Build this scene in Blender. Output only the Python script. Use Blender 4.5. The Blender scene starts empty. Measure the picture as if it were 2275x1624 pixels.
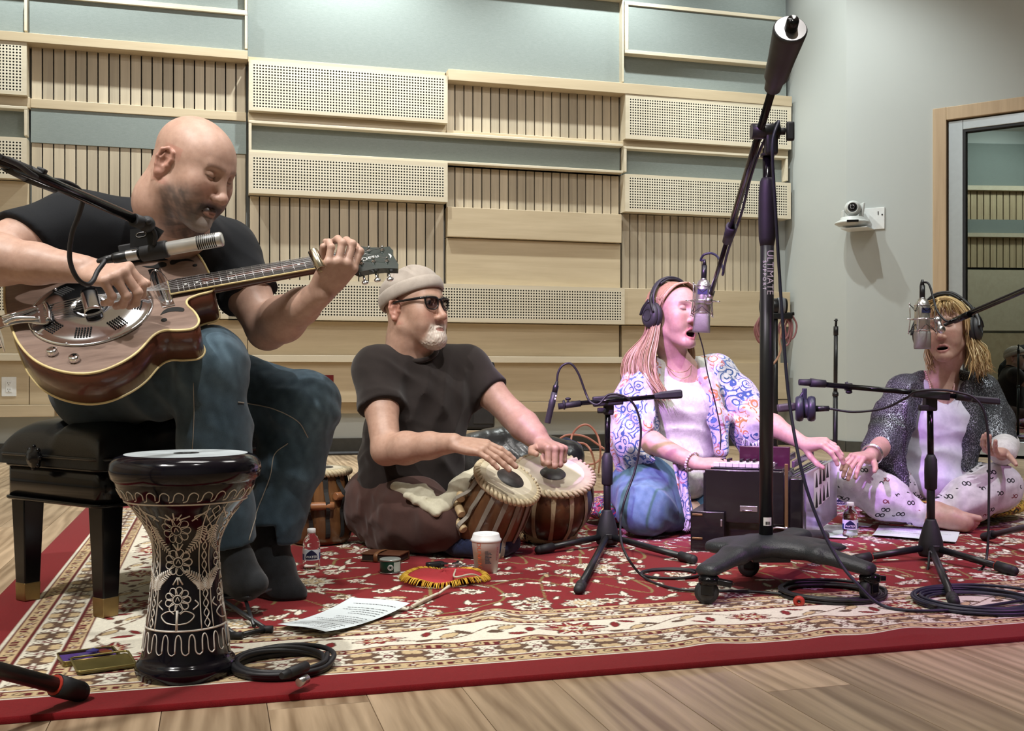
import bpy, bmesh, math, random
import numpy as np
from mathutils import Vector, Matrix, Quaternion, Euler, noise as mnoise

random.seed(7)
S = bpy.context.scene
COL = S.collection
pi = math.pi

# ------------------------------------------------------------------ camera
FPX, CX, HY, CAMH = 2350.0, 1137.5, 838.0, 0.58      # focal length in px, centre column, horizon row, lens height
cam = bpy.data.objects.new('camera', bpy.data.cameras.new('camera'))
COL.objects.link(cam)
cam.location = (0, 0, CAMH)
cam.rotation_euler = (pi / 2, 0, 0)
cam.data.sensor_fit = 'HORIZONTAL'
cam.data.sensor_width = 36.0
cam.data.lens = 36.0 * FPX / 2275.0
cam.data.shift_y = 26.0 / 2275.0
cam.data.clip_start = 0.05
S.camera = cam

# ------------------------------------------------------------------ exposure, world, lights
S.view_settings.view_transform = 'Standard'
S.view_settings.look = 'None'
S.view_settings.gamma = 1.0
S.view_settings.use_curve_mapping = False
S.view_settings.exposure = 0.28
W = bpy.data.worlds.new('studio_air'); S.world = W
W.use_nodes = True
W.node_tree.nodes['Background'].inputs[0].default_value = (0.75, 0.85, 0.9, 1)
W.node_tree.nodes['Background'].inputs[1].default_value = 0.02

TH = math.atan2(0.2705, 0.9627)                       # the back wall and the rug are turned by this angle
RU, RV = Vector((math.cos(TH), math.sin(TH), 0)), Vector((-math.sin(TH), math.cos(TH), 0))
def uv(u, v, z=0.0):
 return RU * u + RV * v + Vector((0, 0, z))

def light(kind, name, loc, target, power, color, size=0.2, spot=60, blend=0.5, sy=None):
 l = bpy.data.lights.new(name, kind)
 l.energy = power; l.color = color
 if kind == 'AREA':
  l.shape = 'RECTANGLE' if sy else 'SQUARE'
  l.size = size
  if sy: l.size_y = sy
 elif kind == 'SPOT':
  l.shadow_soft_size = size; l.spot_size = math.radians(spot); l.spot_blend = blend
 else:
  l.shadow_soft_size = size
 o = bpy.data.objects.new(name, l); COL.objects.link(o)
 o.location = loc
 d = Vector(target) - Vector(loc)
 o.rotation_euler = d.to_track_quat('-Z', 'Y').to_euler()
 return o

COOL = (0.94, 1.0, 0.975)
NEUT = (1.0, 0.97, 0.93)
VIOLET = (0.70, 0.32, 1.0)
# added fill lights under the ceiling, over the musicians and the front
light('AREA', 'ceiling_fill_light', uv(0.3, 2.6, 4.25), uv(0.3, 2.6, 0), 44, NEUT, 1.4, sy=0.9)
light('AREA', 'ceiling_fill_light', uv(-1.6, 0.6, 4.25), uv(-1.2, 1.6, 0), 36, NEUT, 1.2, sy=0.8)
light('AREA', 'ceiling_fill_light', uv(2.6, 3.4, 4.25), uv(2.4, 3.6, 0), 30, NEUT, 1.2, sy=0.8)
# wall washers; the last two spots are added fill
for u_, p_ in ((-1.1, 185), (0.95, 205), (2.9, 160), (4.3, 36)):
 light('SPOT', 'wall_wash_and_fill', uv(u_, 7.28, 4.34), uv(u_, 7.86, 2.0), p_ * 1.3, COOL, 0.04, 118, 0.8)
light('SPOT', 'wall_wash_and_fill', uv(3.3, 6.3, 4.3), uv(4.9, 7.4, 1.2), 175, COOL, 0.03, 80, 0.8)
light('SPOT', 'wall_wash_and_fill', uv(-1.6, 1.8, 4.3), uv(-3.0, 1.8, 2.9), 170, COOL, 0.1, 125, 0.9)  # added spot, brightens the unseen left wall for its mirror image
light('SPOT', 'wall_wash_and_fill', uv(1.2, 4.6, 4.3), uv(1.2, 8.0, 0.9), 150, NEUT, 0.08, 92, 0.9)  # added fill on the lower back wall
# track spots on the players
light('SPOT', 'track_spot', uv(-1.7, 1.0, 4.2), uv(-0.2, 3.0, 0.6), 400, NEUT, 0.06, 46, 0.7)
light('SPOT', 'track_spot', uv(0.7, 0.7, 4.2), uv(0.55, 3.6, 0.4), 350, NEUT, 0.06, 46, 0.7)
light('SPOT', 'track_spot', uv(2.9, 1.4, 4.2), uv(2.8, 3.8, 0.4), 310, COOL, 0.06, 46, 0.7)
# coloured stage lamp beside the lens, aimed at the singers
light('SPOT', 'stage_lamp', (-1.0, 1.0, 2.75), (0.76, 3.95, 0.48), 820, VIOLET, 0.06, 21.5, 0.5)
light('SPOT', 'stage_lamp', (2.3, 1.9, 1.9), (1.75, 2.7, 0), 70, (0.9, 0.3, 1.0), 0.08, 75, 0.9)

# ------------------------------------------------------------------ picture points
def P(x, y, Z):
 """world point seen at pixel (x, y) of the 2275x1624 frame at distance Z in front of the lens"""
 return Vector(((x - CX) / FPX * Z, Z, CAMH + (HY - y) / FPX * Z))
def FL(x, y, z=0.0):
 """point at height z under the pixel (x, y)"""
 return P(x, y, (CAMH - z) * FPX / (y - HY))

# ------------------------------------------------------------------ object helpers
def setp(o, label=None, cat=None, group=None, kind=None):
 if label: o['label'] = label
 if cat: o['category'] = cat
 if group: o['group'] = group
 if kind: o['kind'] = kind
 return o

def empty(name, loc=(0, 0, 0), label=None, cat=None, group=None, kind=None, rot=None):
 o = bpy.data.objects.new(name, None); COL.objects.link(o)
 o.location = loc
 if rot: o.rotation_euler = rot
 o.empty_display_size = 0.05
 return setp(o, label, cat, group, kind)

def wmat(o):
 m = Matrix.LocRotScale(o.location, o.rotation_euler, o.scale)
 return wmat(o.parent) @ m if o.parent else m

def frame_from(z_axis, x_hint=(1, 0, 0)):
 z = Vector(z_axis).normalized(); x = Vector(x_hint)
 x = x - z * x.dot(z)
 if x.length < 1e-5:
  x = Vector((0, 1, 0)) - z * z.y
 x.normalize(); y = z.cross(x)
 return Matrix((x, y, z)).transposed()

def spline(pts, n=8):
 pts = [Vector(p) for p in pts]
 if len(pts) < 3: return pts
 out = []
 for i in range(len(pts) - 1):
  p0 = pts[i - 1] if i > 0 else pts[0] * 2 - pts[1]
  p1, p2 = pts[i], pts[i + 1]
  p3 = pts[i + 2] if i + 2 < len(pts) else pts[-1] * 2 - pts[-2]
  for k in range(n):
   t = k / n
   out.append(0.5 * ((2 * p1) + (p2 - p0) * t + (2 * p0 - 5 * p1 + 4 * p2 - p3) * t * t + (3 * p1 - p0 - 3 * p2 + p3) * t ** 3))
 out.append(pts[-1])
 return out

class MB:
 """collects shapes in a bmesh; build() links them as one mesh object"""
 def __init__(s):
  s.bm = bmesh.new(); s.mi = 0
  s.M = Matrix.Identity(4)
 def _v(s, p): return s.bm.verts.new(s.M @ Vector(p))
 def _f(s, vs, smooth=False):
  try:
   f = s.bm.faces.new(vs)
  except ValueError:
   return None
  f.material_index = s.mi; f.smooth = smooth
  return f
 def box(s, c, size, R=None, bevel=0.0, taper=None):
  c = Vector(c); hx, hy, hz = size[0] / 2, size[1] / 2, size[2] / 2
  R = R or Matrix.Identity(3)
  tx, ty = taper or (1, 1)
  vs = []
  for z in (-1, 1):
   kx, ky = (tx, ty) if z > 0 else (1, 1)
   for x, y in ((-1, -1), (1, -1), (1, 1), (-1, 1)):
    vs.append(s._v(c + R @ Vector((x * hx * kx, y * hy * ky, z * hz))))
  fs = [s._f([vs[i] for i in q]) for q in ((3, 2, 1, 0), (4, 5, 6, 7), (0, 1, 5, 4), (1, 2, 6, 5), (2, 3, 7, 6), (3, 0, 4, 7))]
  if bevel > 0:
   es = list({e for f in fs for e in f.edges})
   r = bmesh.ops.bevel(s.bm, geom=es, offset=bevel, segments=2, profile=0.6, affect='EDGES', clamp_overlap=True)
   for f in r['faces']: f.smooth = True; f.material_index = s.mi
  return s
 def ring(s, c, r, R, n, sq=1.0):
  return [s._v(Vector(c) + R @ Vector((math.cos(2 * pi * i / n) * r, math.sin(2 * pi * i / n) * r * sq, 0))) for i in range(n)]
 def loft(s, rings, caps=True, smooth=True, closed=False):
  for a, b in zip(rings, rings[1:] + ([rings[0]] if closed else [])):
   n = len(a)
   for i in range(n):
    s._f([a[i], a[(i + 1) % n], b[(i + 1) % n], b[i]], smooth)
  if caps and not closed:
   s._f(list(reversed(rings[0]))); s._f(rings[-1])
  return s
 def cyl(s, a, b, r, r2=None, n=16, caps=True):
  a, b = Vector(a), Vector(b)
  R = frame_from(b - a)
  return s.loft([s.ring(a, r, R, n), s.ring(b, r if r2 is None else r2, R, n)], caps)
 def tube(s, pts, r, n=8, sm=6, caps=True, flat=1.0, hint=None):
  """swept tube; r a number or one radius per control point"""
  k = len(pts)
  q = spline(pts, sm) if sm > 1 else [Vector(p) for p in pts]
  rs = r if hasattr(r, '__len__') else [r] * k
  rings = []; prev = None
  for i, p in enumerate(q):
   t = (q[min(i + 1, len(q) - 1)] - q[max(i - 1, 0)])
   if t.length < 1e-9: t = Vector((0, 0, 1))
   R = frame_from(t, prev if prev is not None else (hint or (0.31, 0.2, 0.93)))
   prev = R.col[0].copy()
   f = i / max(1, len(q) - 1) * (k - 1); j = min(int(f), k - 2) if k > 1 else 0
   rr = rs[j] + (rs[min(j + 1, k - 1)] - rs[j]) * (f - j)
   rings.append(s.ring(p, max(rr, 1e-4), R, n, flat))
  return s.loft(rings, caps)
 def lathe(s, prof, c=(0, 0, 0), R=None, n=32, smooth=True, caps=True, wave=None):
  c = Vector(c); R = R or Matrix.Identity(3)
  rings = []
  for r, z in prof:
   rings.append([s._v(c + R @ Vector((math.cos(2 * pi * i / n) * r, math.sin(2 * pi * i / n) * r, z))) for i in range(n)])
  return s.loft(rings, caps, smooth)
 def ball(s, c, r, R=None, n=16, m=10):
  r = r if hasattr(r, '__len__') else (r, r, r)
  c = Vector(c); R = R or Matrix.Identity(3)
  rings = []
  for j in range(1, m):
   t = pi * j / m
   rings.append([s._v(c + R @ Vector((math.sin(t) * math.cos(2 * pi * i / n) * r[0], math.sin(t) * math.sin(2 * pi * i / n) * r[1], -math.cos(t) * r[2]))) for i in range(n)])
  lo = s._v(c + R @ Vector((0, 0, -r[2]))); hi = s._v(c + R @ Vector((0, 0, r[2])))
  s.loft(rings, caps=False)
  for i in range(n):
   s._f([lo, rings[0][(i + 1) % n], rings[0][i]], True)
   s._f([hi, rings[-1][i], rings[-1][(i + 1) % n]], True)
  return s
 def torus(s, c, R0, r, R=None, n=32, m=10, sq=1.0):
  c = Vector(c); R = R or Matrix.Identity(3); rings = []
  for i in range(n):
   a = 2 * pi * i / n; d = Vector((math.cos(a), math.sin(a), 0))
   rings.append([s._v(c + R @ (d * (R0 + math.cos(2 * pi * j / m) * r) + Vector((0, 0, math.sin(2 * pi * j / m) * r * sq)))) for j in range(m)])
  return s.loft(rings, closed=True)
 def prism(s, poly, h0, h1, fr=None, smooth_side=False, origin=(0, 0, 0)):
  """polygon (x, y) extruded from h0 to h1 along the third axis of fr"""
  fr = fr or Matrix.Identity(3); o = Vector(origin)
  a = [s._v(o + fr @ Vector((x, y, h0))) for x, y in poly]
  b = [s._v(o + fr @ Vector((x, y, h1))) for x, y in poly]
  n = len(a)
  for i in range(n):
   s._f([a[i], a[(i + 1) % n], b[(i + 1) % n], b[i]], smooth_side)
  s._f(list(reversed(a))); s._f(b)
  return s
 def quad(s, a, b, c, d):
  s._f([s._v(a), s._v(b), s._v(c), s._v(d)]); return s
 def grid(s, fn, nu, nv, smooth=True):
  vs = [[s._v(fn(i / nu, j / nv)) for i in range(nu + 1)] for j in range(nv + 1)]
  for j in range(nv):
   for i in range(nu):
    s._f([vs[j][i], vs[j][i + 1], vs[j + 1][i + 1], vs[j + 1][i]], smooth)
  return s
 def build(s, name, mat, parent=None, origin=None, fix=True, **kw):
  if fix: bmesh.ops.recalc_face_normals(s.bm, faces=s.bm.faces)
  me = bpy.data.meshes.new(name); s.bm.to_mesh(me); s.bm.free()
  return link(name, me, mat, parent, origin, **kw)

def link(name, me, mat, parent=None, origin=None, **kw):
 """links a mesh given in world coordinates (or in the parent's frame with local=True)"""
 local = kw.pop('local', False)
 o = bpy.data.objects.new(name, me); COL.objects.link(o)
 for m in (mat if isinstance(mat, (list, tuple)) else [mat]):
  me.materials.append(m)
 if parent is not None:
  o.parent = parent
  if not local: me.transform(wmat(parent).inverted())
 elif origin is not None:
  me.transform(Matrix.Translation(-Vector(origin))); o.location = origin
 return setp(o, kw.get('label'), kw.get('cat'), kw.get('group'), kw.get('kind'))

def copy_tree(o, parent=None):
 c = o.copy(); COL.objects.link(c)
 if parent is not None: c.parent = parent
 for ch in [x for x in S.objects if x.parent == o]:
  copy_tree(ch, c)
 return c

# ------------------------------------------------------------------ materials
MATS = {}
def lin(h):
 h = h.lstrip('#'); v = [int(h[i:i + 2], 16) / 255 for i in (0, 2, 4)]
 return tuple(x / 12.92 if x <= 0.04045 else ((x + 0.055) / 1.055) ** 2.4 for x in v)
class NT:
 def __init__(s, name):
  s.m = bpy.data.materials.new(name); s.m.use_nodes = True
  s.t = s.m.node_tree; s.b = s.t.nodes['Principled BSDF']
 def n(s, typ, **kw):
  x = s.t.nodes.new(typ)
  for k, v in kw.items():
   if k == 'ins':
    for i, w in v.items():
     if hasattr(w, 'links') or isinstance(w, bpy.types.NodeSocket): s.t.links.new(w, x.inputs[i])
     else: x.inputs[i].default_value = w
   else: setattr(x, k, v)
  return x
 def math(s, op, a, b=0.0, c=None, clamp=False):
  x = s.t.nodes.new('ShaderNodeMath'); x.operation = op; x.use_clamp = clamp
  for i, w in enumerate((a, b, c)):
   if w is None: continue
   if isinstance(w, bpy.types.NodeSocket): s.t.links.new(w, x.inputs[i])
   else: x.inputs[i].default_value = w
  return x.outputs[0]
 def mix(s, f, a, b, blend='MIX'):
  x = s.t.nodes.new('ShaderNodeMix'); x.data_type = 'RGBA'; x.blend_type = blend
  for i, w in ((0, f), (6, a), (7, b)):
   if isinstance(w, bpy.types.NodeSocket): s.t.links.new(w, x.inputs[i])
   else: x.inputs[i].default_value = w if i == 0 else (tuple(w) + (1,))[:4]
  return x.outputs[2]
 def ramp(s, f, stops, interp='LINEAR'):
  x = s.t.nodes.new('ShaderNodeValToRGB'); x.color_ramp.interpolation = interp
  e = x.color_ramp.elements
  while len(e) < len(stops): e.new(0.5)
  for k, (p, c) in enumerate(stops):
   e[k].position = p; e[k].color = (tuple(c) + (1,))[:4] if hasattr(c, '__len__') else (c, c, c, 1)
  s.t.links.new(f, x.inputs[0]); return x.outputs[0]
 def pos(s): return s.n('ShaderNodeNewGeometry').outputs['Position']
 def obj(s): return s.n('ShaderNodeTexCoord').outputs['Object']
 def mapping(s, v, rot=(0, 0, 0), scale=(1, 1, 1), loc=(0, 0, 0)):
  x = s.n('ShaderNodeMapping', ins={0: v, 1: loc, 2: rot, 3: scale}); return x.outputs[0]
 def noise(s, v, scale=5, detail=3, rough=0.5, dist=0.0):
  x = s.n('ShaderNodeTexNoise', ins={'Vector': v, 'Scale': scale, 'Detail': detail, 'Roughness': rough, 'Distortion': dist}); return x.outputs[0]
 def bump(s, h, strength=0.3, dist=0.01):
  x = s.n('ShaderNodeBump', ins={'Strength': strength, 'Distance': dist, 'Height': h})
  s.t.links.new(x.outputs[0], s.b.inputs['Normal']); return x.outputs[0]
 def set(s, **kw):
  for k, v in kw.items():
   k = k.replace('_', ' ')
   if isinstance(v, bpy.types.NodeSocket): s.t.links.new(v, s.b.inputs[k])
   else: s.b.inputs[k].default_value = (tuple(v) + (1,))[:4] if hasattr(v, '__len__') else v
  return s

def pbr(name, color, rough=0.5, metal=0.0, var=0.12, scale=30, bump=0.0, bscale=200, spec=0.5, coat=0.0, sheen=0.0, trans=0.0, ior=1.45, emit=0.0):
 if name in MATS: return MATS[name]
 c = lin(color) if isinstance(color, str) else color
 t = NT(name)
 v = t.obj()
 f = t.noise(v, scale, 3)
 lo = tuple(max(0, x * (1 - var)) for x in c); hi = tuple(min(1, x * (1 + var)) for x in c)
 t.set(Base_Color=t.ramp(f, [(0.3, lo), (0.7, hi)]), Roughness=rough, Metallic=metal)
 t.b.inputs['Specular IOR Level'].default_value = spec
 if coat: t.b.inputs['Coat Weight'].default_value = coat; t.b.inputs['Coat Roughness'].default_value = 0.05
 if sheen: t.b.inputs['Sheen Weight'].default_value = sheen
 if trans: t.b.inputs['Transmission Weight'].default_value = trans; t.b.inputs['IOR'].default_value = ior
 if emit: t.set(Emission_Color=c); t.b.inputs['Emission Strength'].default_value = emit
 if bump: t.bump(t.noise(v, bscale, 2), bump, 0.002)
 MATS[name] = t.m
 return t.m

def wood(name, lo, hi, axis='X', rough=0.4, streak=14, rot=TH, contrast=1.0, planks=False, coat=0.0):
 """grain runs along the given axis of the room (turned by rot)"""
 if name in MATS: return MATS[name]
 t = NT(name)
 v = t.mapping(t.pos(), rot=(0, 0, -rot))
 sc = {'X': (0.6, streak, streak), 'Y': (streak, 0.6, streak), 'Z': (streak, streak, 0.6)}[axis]
 if planks:
  r = t.n('ShaderNodeObjectInfo').outputs['Random']
  off = t.n('ShaderNodeCombineXYZ', ins={0: t.math('MULTIPLY', r, 17.0), 1: t.math('MULTIPLY', r, 41.0), 2: t.math('MULTIPLY', r, 9.0)}).outputs[0]
  v = t.n('ShaderNodeVectorMath', operation='ADD', ins={0: v, 1: off}).outputs[0]
 w = t.mapping(v, scale=sc)
 f1 = t.noise(w, 1.0, 5, 0.6, 0.8)
 f2 = t.noise(t.mapping(v, scale=tuple(x * 5 for x in sc)), 1.0, 3, 0.6)
 f = t.math('ADD', t.math('MULTIPLY', f1, 0.75), t.math('MULTIPLY', f2, 0.25))
 if planks and axis == 'Y':
  f3 = t.n('ShaderNodeTexWave', ins={'Vector': t.mapping(v, scale=(5, 0.45, 5)), 'Scale': 1.5, 'Distortion': 11.0, 'Detail': 3.0, 'Detail Scale': 1.3}).outputs[1]
  f = t.math('ADD', t.math('MULTIPLY', f, 0.86), t.math('MULTIPLY', f3, 0.14))
 c = t.ramp(f, [(0.5 - 0.2 / contrast, lin(lo)), (0.5 + 0.2 / contrast, lin(hi))])
 if planks:
  c = t.mix(1.0, c, t.ramp(r, [(0, (0.80,) * 3), (1, (1.08,) * 3)]), 'MULTIPLY')
 t.set(Base_Color=c, Roughness=rough)
 if coat: t.b.inputs['Coat Weight'].default_value = coat; t.b.inputs['Coat Roughness'].default_value = 0.08
 t.bump(f2, 0.08, 0.002)
 MATS[name] = t.m
 return t.m

def text_mesh(body, size, loc, R, thick=0.0004, align='CENTER'):
 """returns a mesh of lettering standing at loc; R columns: reading direction, up, normal"""
 cu = bpy.data.curves.new('lettering', 'FONT'); cu.body = body; cu.size = size
 cu.align_x = align; cu.align_y = 'CENTER'; cu.extrude = thick; cu.resolution_u = 3
 o = bpy.data.objects.new('lettering', cu); COL.objects.link(o)
 dg = bpy.context.evaluated_depsgraph_get(); dg.update()
 me = bpy.data.meshes.new_from_object(o.evaluated_get(dg))
 bpy.data.objects.remove(o); bpy.data.curves.remove(cu)
 me.materials.clear()
 me.transform(Matrix.Translation(Vector(loc)) @ R.to_4x4())
 return me
BLACK = pbr('black_metal', (0.012, 0.013, 0.015), 0.35, 0.0, 0.1, spec=0.5)
RUBBER = pbr('black_rubber', (0.014, 0.015, 0.018), 0.6, 0.0, 0.15, bump=0.1)
CHROME = pbr('chrome', (0.82, 0.83, 0.86), 0.12, 1.0, 0.02)
STEEL = pbr('brushed_nickel', (0.55, 0.55, 0.56), 0.32, 1.0, 0.05)
WHITEP = pbr('white_plastic', (0.78, 0.80, 0.80), 0.4, 0.0, 0.03)
# ================================================================== room
MAPLE_H = wood('maple_flat_grain', '#b3a184', '#ccbb9e', 'X', 0.42, 9)
MAPLE_V = wood('maple_slat_grain', '#b09a7c', '#cbb896', 'Z', 0.45, 16)
MAPLE_E = wood('maple_edge', '#c8bca4', '#d8cdb7', 'X', 0.4, 10)
BACKING = pbr('black_felt_backing', (0.006, 0.006, 0.007), 0.9)
def fabric_mat():
 t = NT('grey_acoustic_fabric'); v = t.pos()
 f = t.noise(v, 420, 2, 0.7)
 g = t.noise(t.mapping(v, scale=(30, 30, 600)), 1.0, 2)
 h = t.math('ADD', t.math('MULTIPLY', f, 0.6), t.math('MULTIPLY', g, 0.4))
 t.set(Base_Color=t.ramp(h, [(0.3, lin('#727b78')), (0.7, lin('#8e9693'))]), Roughness=0.9)
 t.bump(f, 0.15, 0.002)
 return t.m
FABRIC = fabric_mat()
def paint_mat(name, c):
 t = NT(name); v = t.pos(); f = t.noise(v, 160, 2)
 t.set(Base_Color=t.ramp(t.noise(v, 1.3, 2), [(0.3, tuple(x * 0.97 for x in c)), (0.7, c)]), Roughness=0.7)
 t.bump(f, 0.05, 0.002); return t.m
PAINT = paint_mat('pale_grey_wall_paint', lin('#b6bbb9'))
CEILP = paint_mat('white_ceiling_paint', lin('#d8d8d4'))
PITCH = 0.0213
def perf_mat():
 """maple face with a square grid of round drill holes; the face carries its cell numbers as UV"""
 t = NT('perforated_maple')
 uvn = t.n('ShaderNodeUVMap').outputs[0]
 sp = t.n('ShaderNodeSeparateXYZ', ins={0: uvn})
 fx = t.math('SUBTRACT', t.math('FRACT', sp.outputs[0]), 0.5); fy = t.math('SUBTRACT', t.math('FRACT', sp.outputs[1]), 0.5)
 d = t.math('SQRT', t.math('ADD', t.math('MULTIPLY', fx, fx), t.math('MULTIPLY', fy, fy)))
 hole = t.math('LESS_THAN', d, 0.29)
 v = t.mapping(t.pos(), rot=(0, 0, -TH), scale=(1.2, 9, 9))
 wood_c = t.ramp(t.noise(v, 1.0, 4, 0.6, 0.5), [(0.3, lin('#cfc6b1')), (0.7, lin('#dad2c0'))])
 t.set(Base_Color=t.mix(hole, wood_c, (0.012, 0.010, 0.008)), Roughness=0.5)
 t.t.links.new(t.math('MULTIPLY', t.math('SUBTRACT', 1.0, hole), 0.5), t.b.inputs['Specular IOR Level'])
 return t.m
PERF = perf_mat()

VW, VF, VS, VG, VP = 8.12, 7.95, 8.05, 8.04, 8.02        # painted wall, proud faces, slats, fabric, plain boards
m = MB(); m.box((1.2, VW + 0.1, 2.2), (9.2, 0.2, 4.4))
wall_back = link('wall_back', bpy.data.meshes.new('wall_back'), PAINT)
m.bm.to_mesh(wall_back.data); wall_back['kind'] = 'structure'
wall_back.rotation_euler = (0, 0, TH)

def bbox(u0, u1, v0, v1, z0, z1, bevel=0.002):
 return ((u0 + u1) / 2, (v0 + v1) / 2, (z0 + z1) / 2), (u1 - u0, v1 - v0, z1 - z0)
def board(name, u0, u1, z0, z1, face, mat, parent=wall_back, back=VW, bevel=0.003):
 c, s_ = bbox(u0, u1, face, back, z0, z1)
 m = MB(); m.box(c, s_, bevel=bevel)
 return m.build(name, mat, parent, local=True)
def perforated(u0, u1, z0, z1, face=VF):
 w, h = u1 - u0, z1 - z0
 nx, nz = int((w - 0.05) / PITCH), int((h - 0.045) / PITCH)
 mx, mz = (w - nx * PITCH) / 2, (h - nz * PITCH) / 2
 m = MB(); m.mi = 0
 x = (u0, u0 + mx, u1 - mx, u1); z = (z0, z0 + mz, z1 - mz, z1)
 vs = [[m._v((a, face, b)) for b in z] for a in x]
 uvl = m.bm.loops.layers.uv.new('UVMap')
 for i in range(3):
  for j in range(3):
   m.mi = 1 if (i, j) == (1, 1) else 0
   f = m._f([vs[i][j], vs[i + 1][j], vs[i + 1][j + 1], vs[i][j + 1]])
   if (i, j) == (1, 1):
    for l, q in zip(f.loops, ((0, 0), (nx, 0), (nx, nz), (0, nz))): l[uvl].uv = q
 m.mi = 0
 B = [m._v((a, VW, b)) for a, b in ((u0, z0), (u1, z0), (u1, z1), (u0, z1))]
 F = [vs[0][0], vs[3][0], vs[3][3], vs[0][3]]
 edge = [[vs[i][0] for i in range(4)], [vs[3][j] for j in range(4)], [vs[i][3] for i in (3, 2, 1, 0)], [vs[0][j] for j in (3, 2, 1, 0)]]
 for k in range(4):
  m._f(edge[k] + [B[(k + 1) % 4], B[k]])
 return m.build('perforated_panel', [MAPLE_E, PERF], wall_back, local=True)
slat_n = 0
def slats(u0, u1, z0, z1, n=20, face=VS):
 bk = board('slat_panel', u0, u1, z0, z1, face + 0.022, BACKING, bevel=0)
 w = (u1 - u0) / n
 m = MB(); m.box((0, 0, 0), (w - 0.0085, 0.02, z1 - z0), bevel=0.0015)
 me = bpy.data.meshes.new('slat'); m.bm.to_mesh(me); m.bm.free(); me.materials.append(SLATM)
 for i in range(n):
  o = bpy.data.objects.new('slat', me); COL.objects.link(o); o.parent = bk
  o.location = (u0 + (i + 0.5) * w, face + 0.011, (z0 + z1) / 2)
 return bk
SLATM = wood('maple_slats', '#a89b87', '#c8baa2', 'Z', 0.45, 16, planks=True)
def framed(u0, u1, z0, z1, sides='LRTB', face=7.965, t=0.02, vg=VG):
 f = board('fabric_panel', u0, u1, z0, z1, vg, FABRIC, bevel=0)
 if 'T' in sides: board('panel_frame', u0, u1, z1 - t, z1, face, MAPLE_E, f)
 if 'B' in sides: board('panel_frame', u0, u1, z0, z0 + t, face, MAPLE_E, f)
 if 'L' in sides: board('panel_frame', u0, u0 + t, z0 + t, z1 - t, face + 0.001, MAPLE_E, f)
 if 'R' in sides: board('panel_frame', u1 - t, u1, z0 + t, z1 - t, face + 0.001, MAPLE_E, f)
 return f
U = [-2.72, -1.24, 0.235, 1.725, 3.18, 4.68]
G = 0.012
# column 0 (only its end shows) and column 1
framed(U[0], U[1] - G, 2.96, 3.27, 'LR'); framed(U[0], U[1] - G, 3.31, 4.1, 'LRTB')
perforated(U[0], U[1] - G, 2.53, 2.895)
board('shadow_board', U[0], U[1], 2.455, 2.53, 8.0, MAPLE_H)
framed(U[0], U[1] - G, 2.235, 2.455, 'LRT')
perforated(U[0], U[1] - G, 1.95, 2.235)
board('plain_board', U[0], U[1] - G, 1.31, 1.945, VP, MAPLE_H)
perforated(U[0], U[1] - G, 1.005, 1.30)
framed(U[1], U[2] - 0.004, 2.96, 3.245, 'RT', 7.965, 0.02, 7.985); framed(U[1], U[2] - 0.004, 3.25, 4.1, 'LRTB', 7.99)
board('rail', U[0], U[2] - 0.004, 2.895, 2.96, VF - 0.012, MAPLE_H)
slats(U[1], U[2] - 0.012, 2.53, 2.895, 20)
board('shadow_board', U[1], U[2] - G, 2.465, 2.53, 8.03, MAPLE_H)
board('fabric_panel', U[1], U[2] - G, 2.225, 2.465, VG, FABRIC, bevel=0)
slats(U[1], U[2] - 0.012, 1.67, 2.225, 20)
board('plain_board', U[1], U[2] - G, 1.31, 1.665, VP, MAPLE_H)
perforated(U[1], U[2] - G, 1.005, 1.30)
# column 2 and 3
board('fabric_panel', U[2], U[4] - 0.02, 2.935, 3.62, VG - 0.01, FABRIC, bevel=0)
board('panel_frame', U[2], U[4] - 0.02, 3.62, 3.68, VF, MAPLE_E)
board('panel_frame', U[4] - 0.02, U[4] - 0.006, 2.96, 3.68, VF + 0.01, MAPLE_E)
board('fabric_panel', U[2], U[4], 3.69, 4.25, VG, FABRIC, bevel=0)
board('trim_strip', U[2], U[3] - G, 2.895, 2.935, 8.0, MAPLE_H)
perforated(U[2] + 0.004, U[3] - 0.004, 2.53, 2.895)
board('shadow_board', U[2], U[3], 2.46, 2.53, 8.02, MAPLE_H)
framed(U[2] + 0.004, U[4] - G, 2.225, 2.46, 'LTB')
perforated(U[2] + 0.004, U[3] - 0.004, 1.925, 2.225)
slats(U[2] + 0.01, U[3] - 0.01, 1.30, 1.92, 20)
perforated(0.06 + U[2] - 0.2, U[4] - 0.004, 1.005, 1.298)
board('rail', U[3], U[5], 2.86, 2.945, VF - 0.012, MAPLE_H)
slats(U[3] + 0.004, U[4] - 0.012, 2.49, 2.86, 20)
board('sill_board', U[3], U[4], 2.462, 2.49, 8.0, MAPLE_H)
slats(U[3] + 0.004, U[4] - 0.012, 1.89, 2.215, 20)
board('plain_board', U[3] + 0.004, U[4] - 0.016, 1.665, 1.895, 7.985, MAPLE_H)
board('plain_board', U[3] + 0.004, U[4] - 0.012, 1.30, 1.66, VP, MAPLE_H)
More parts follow.
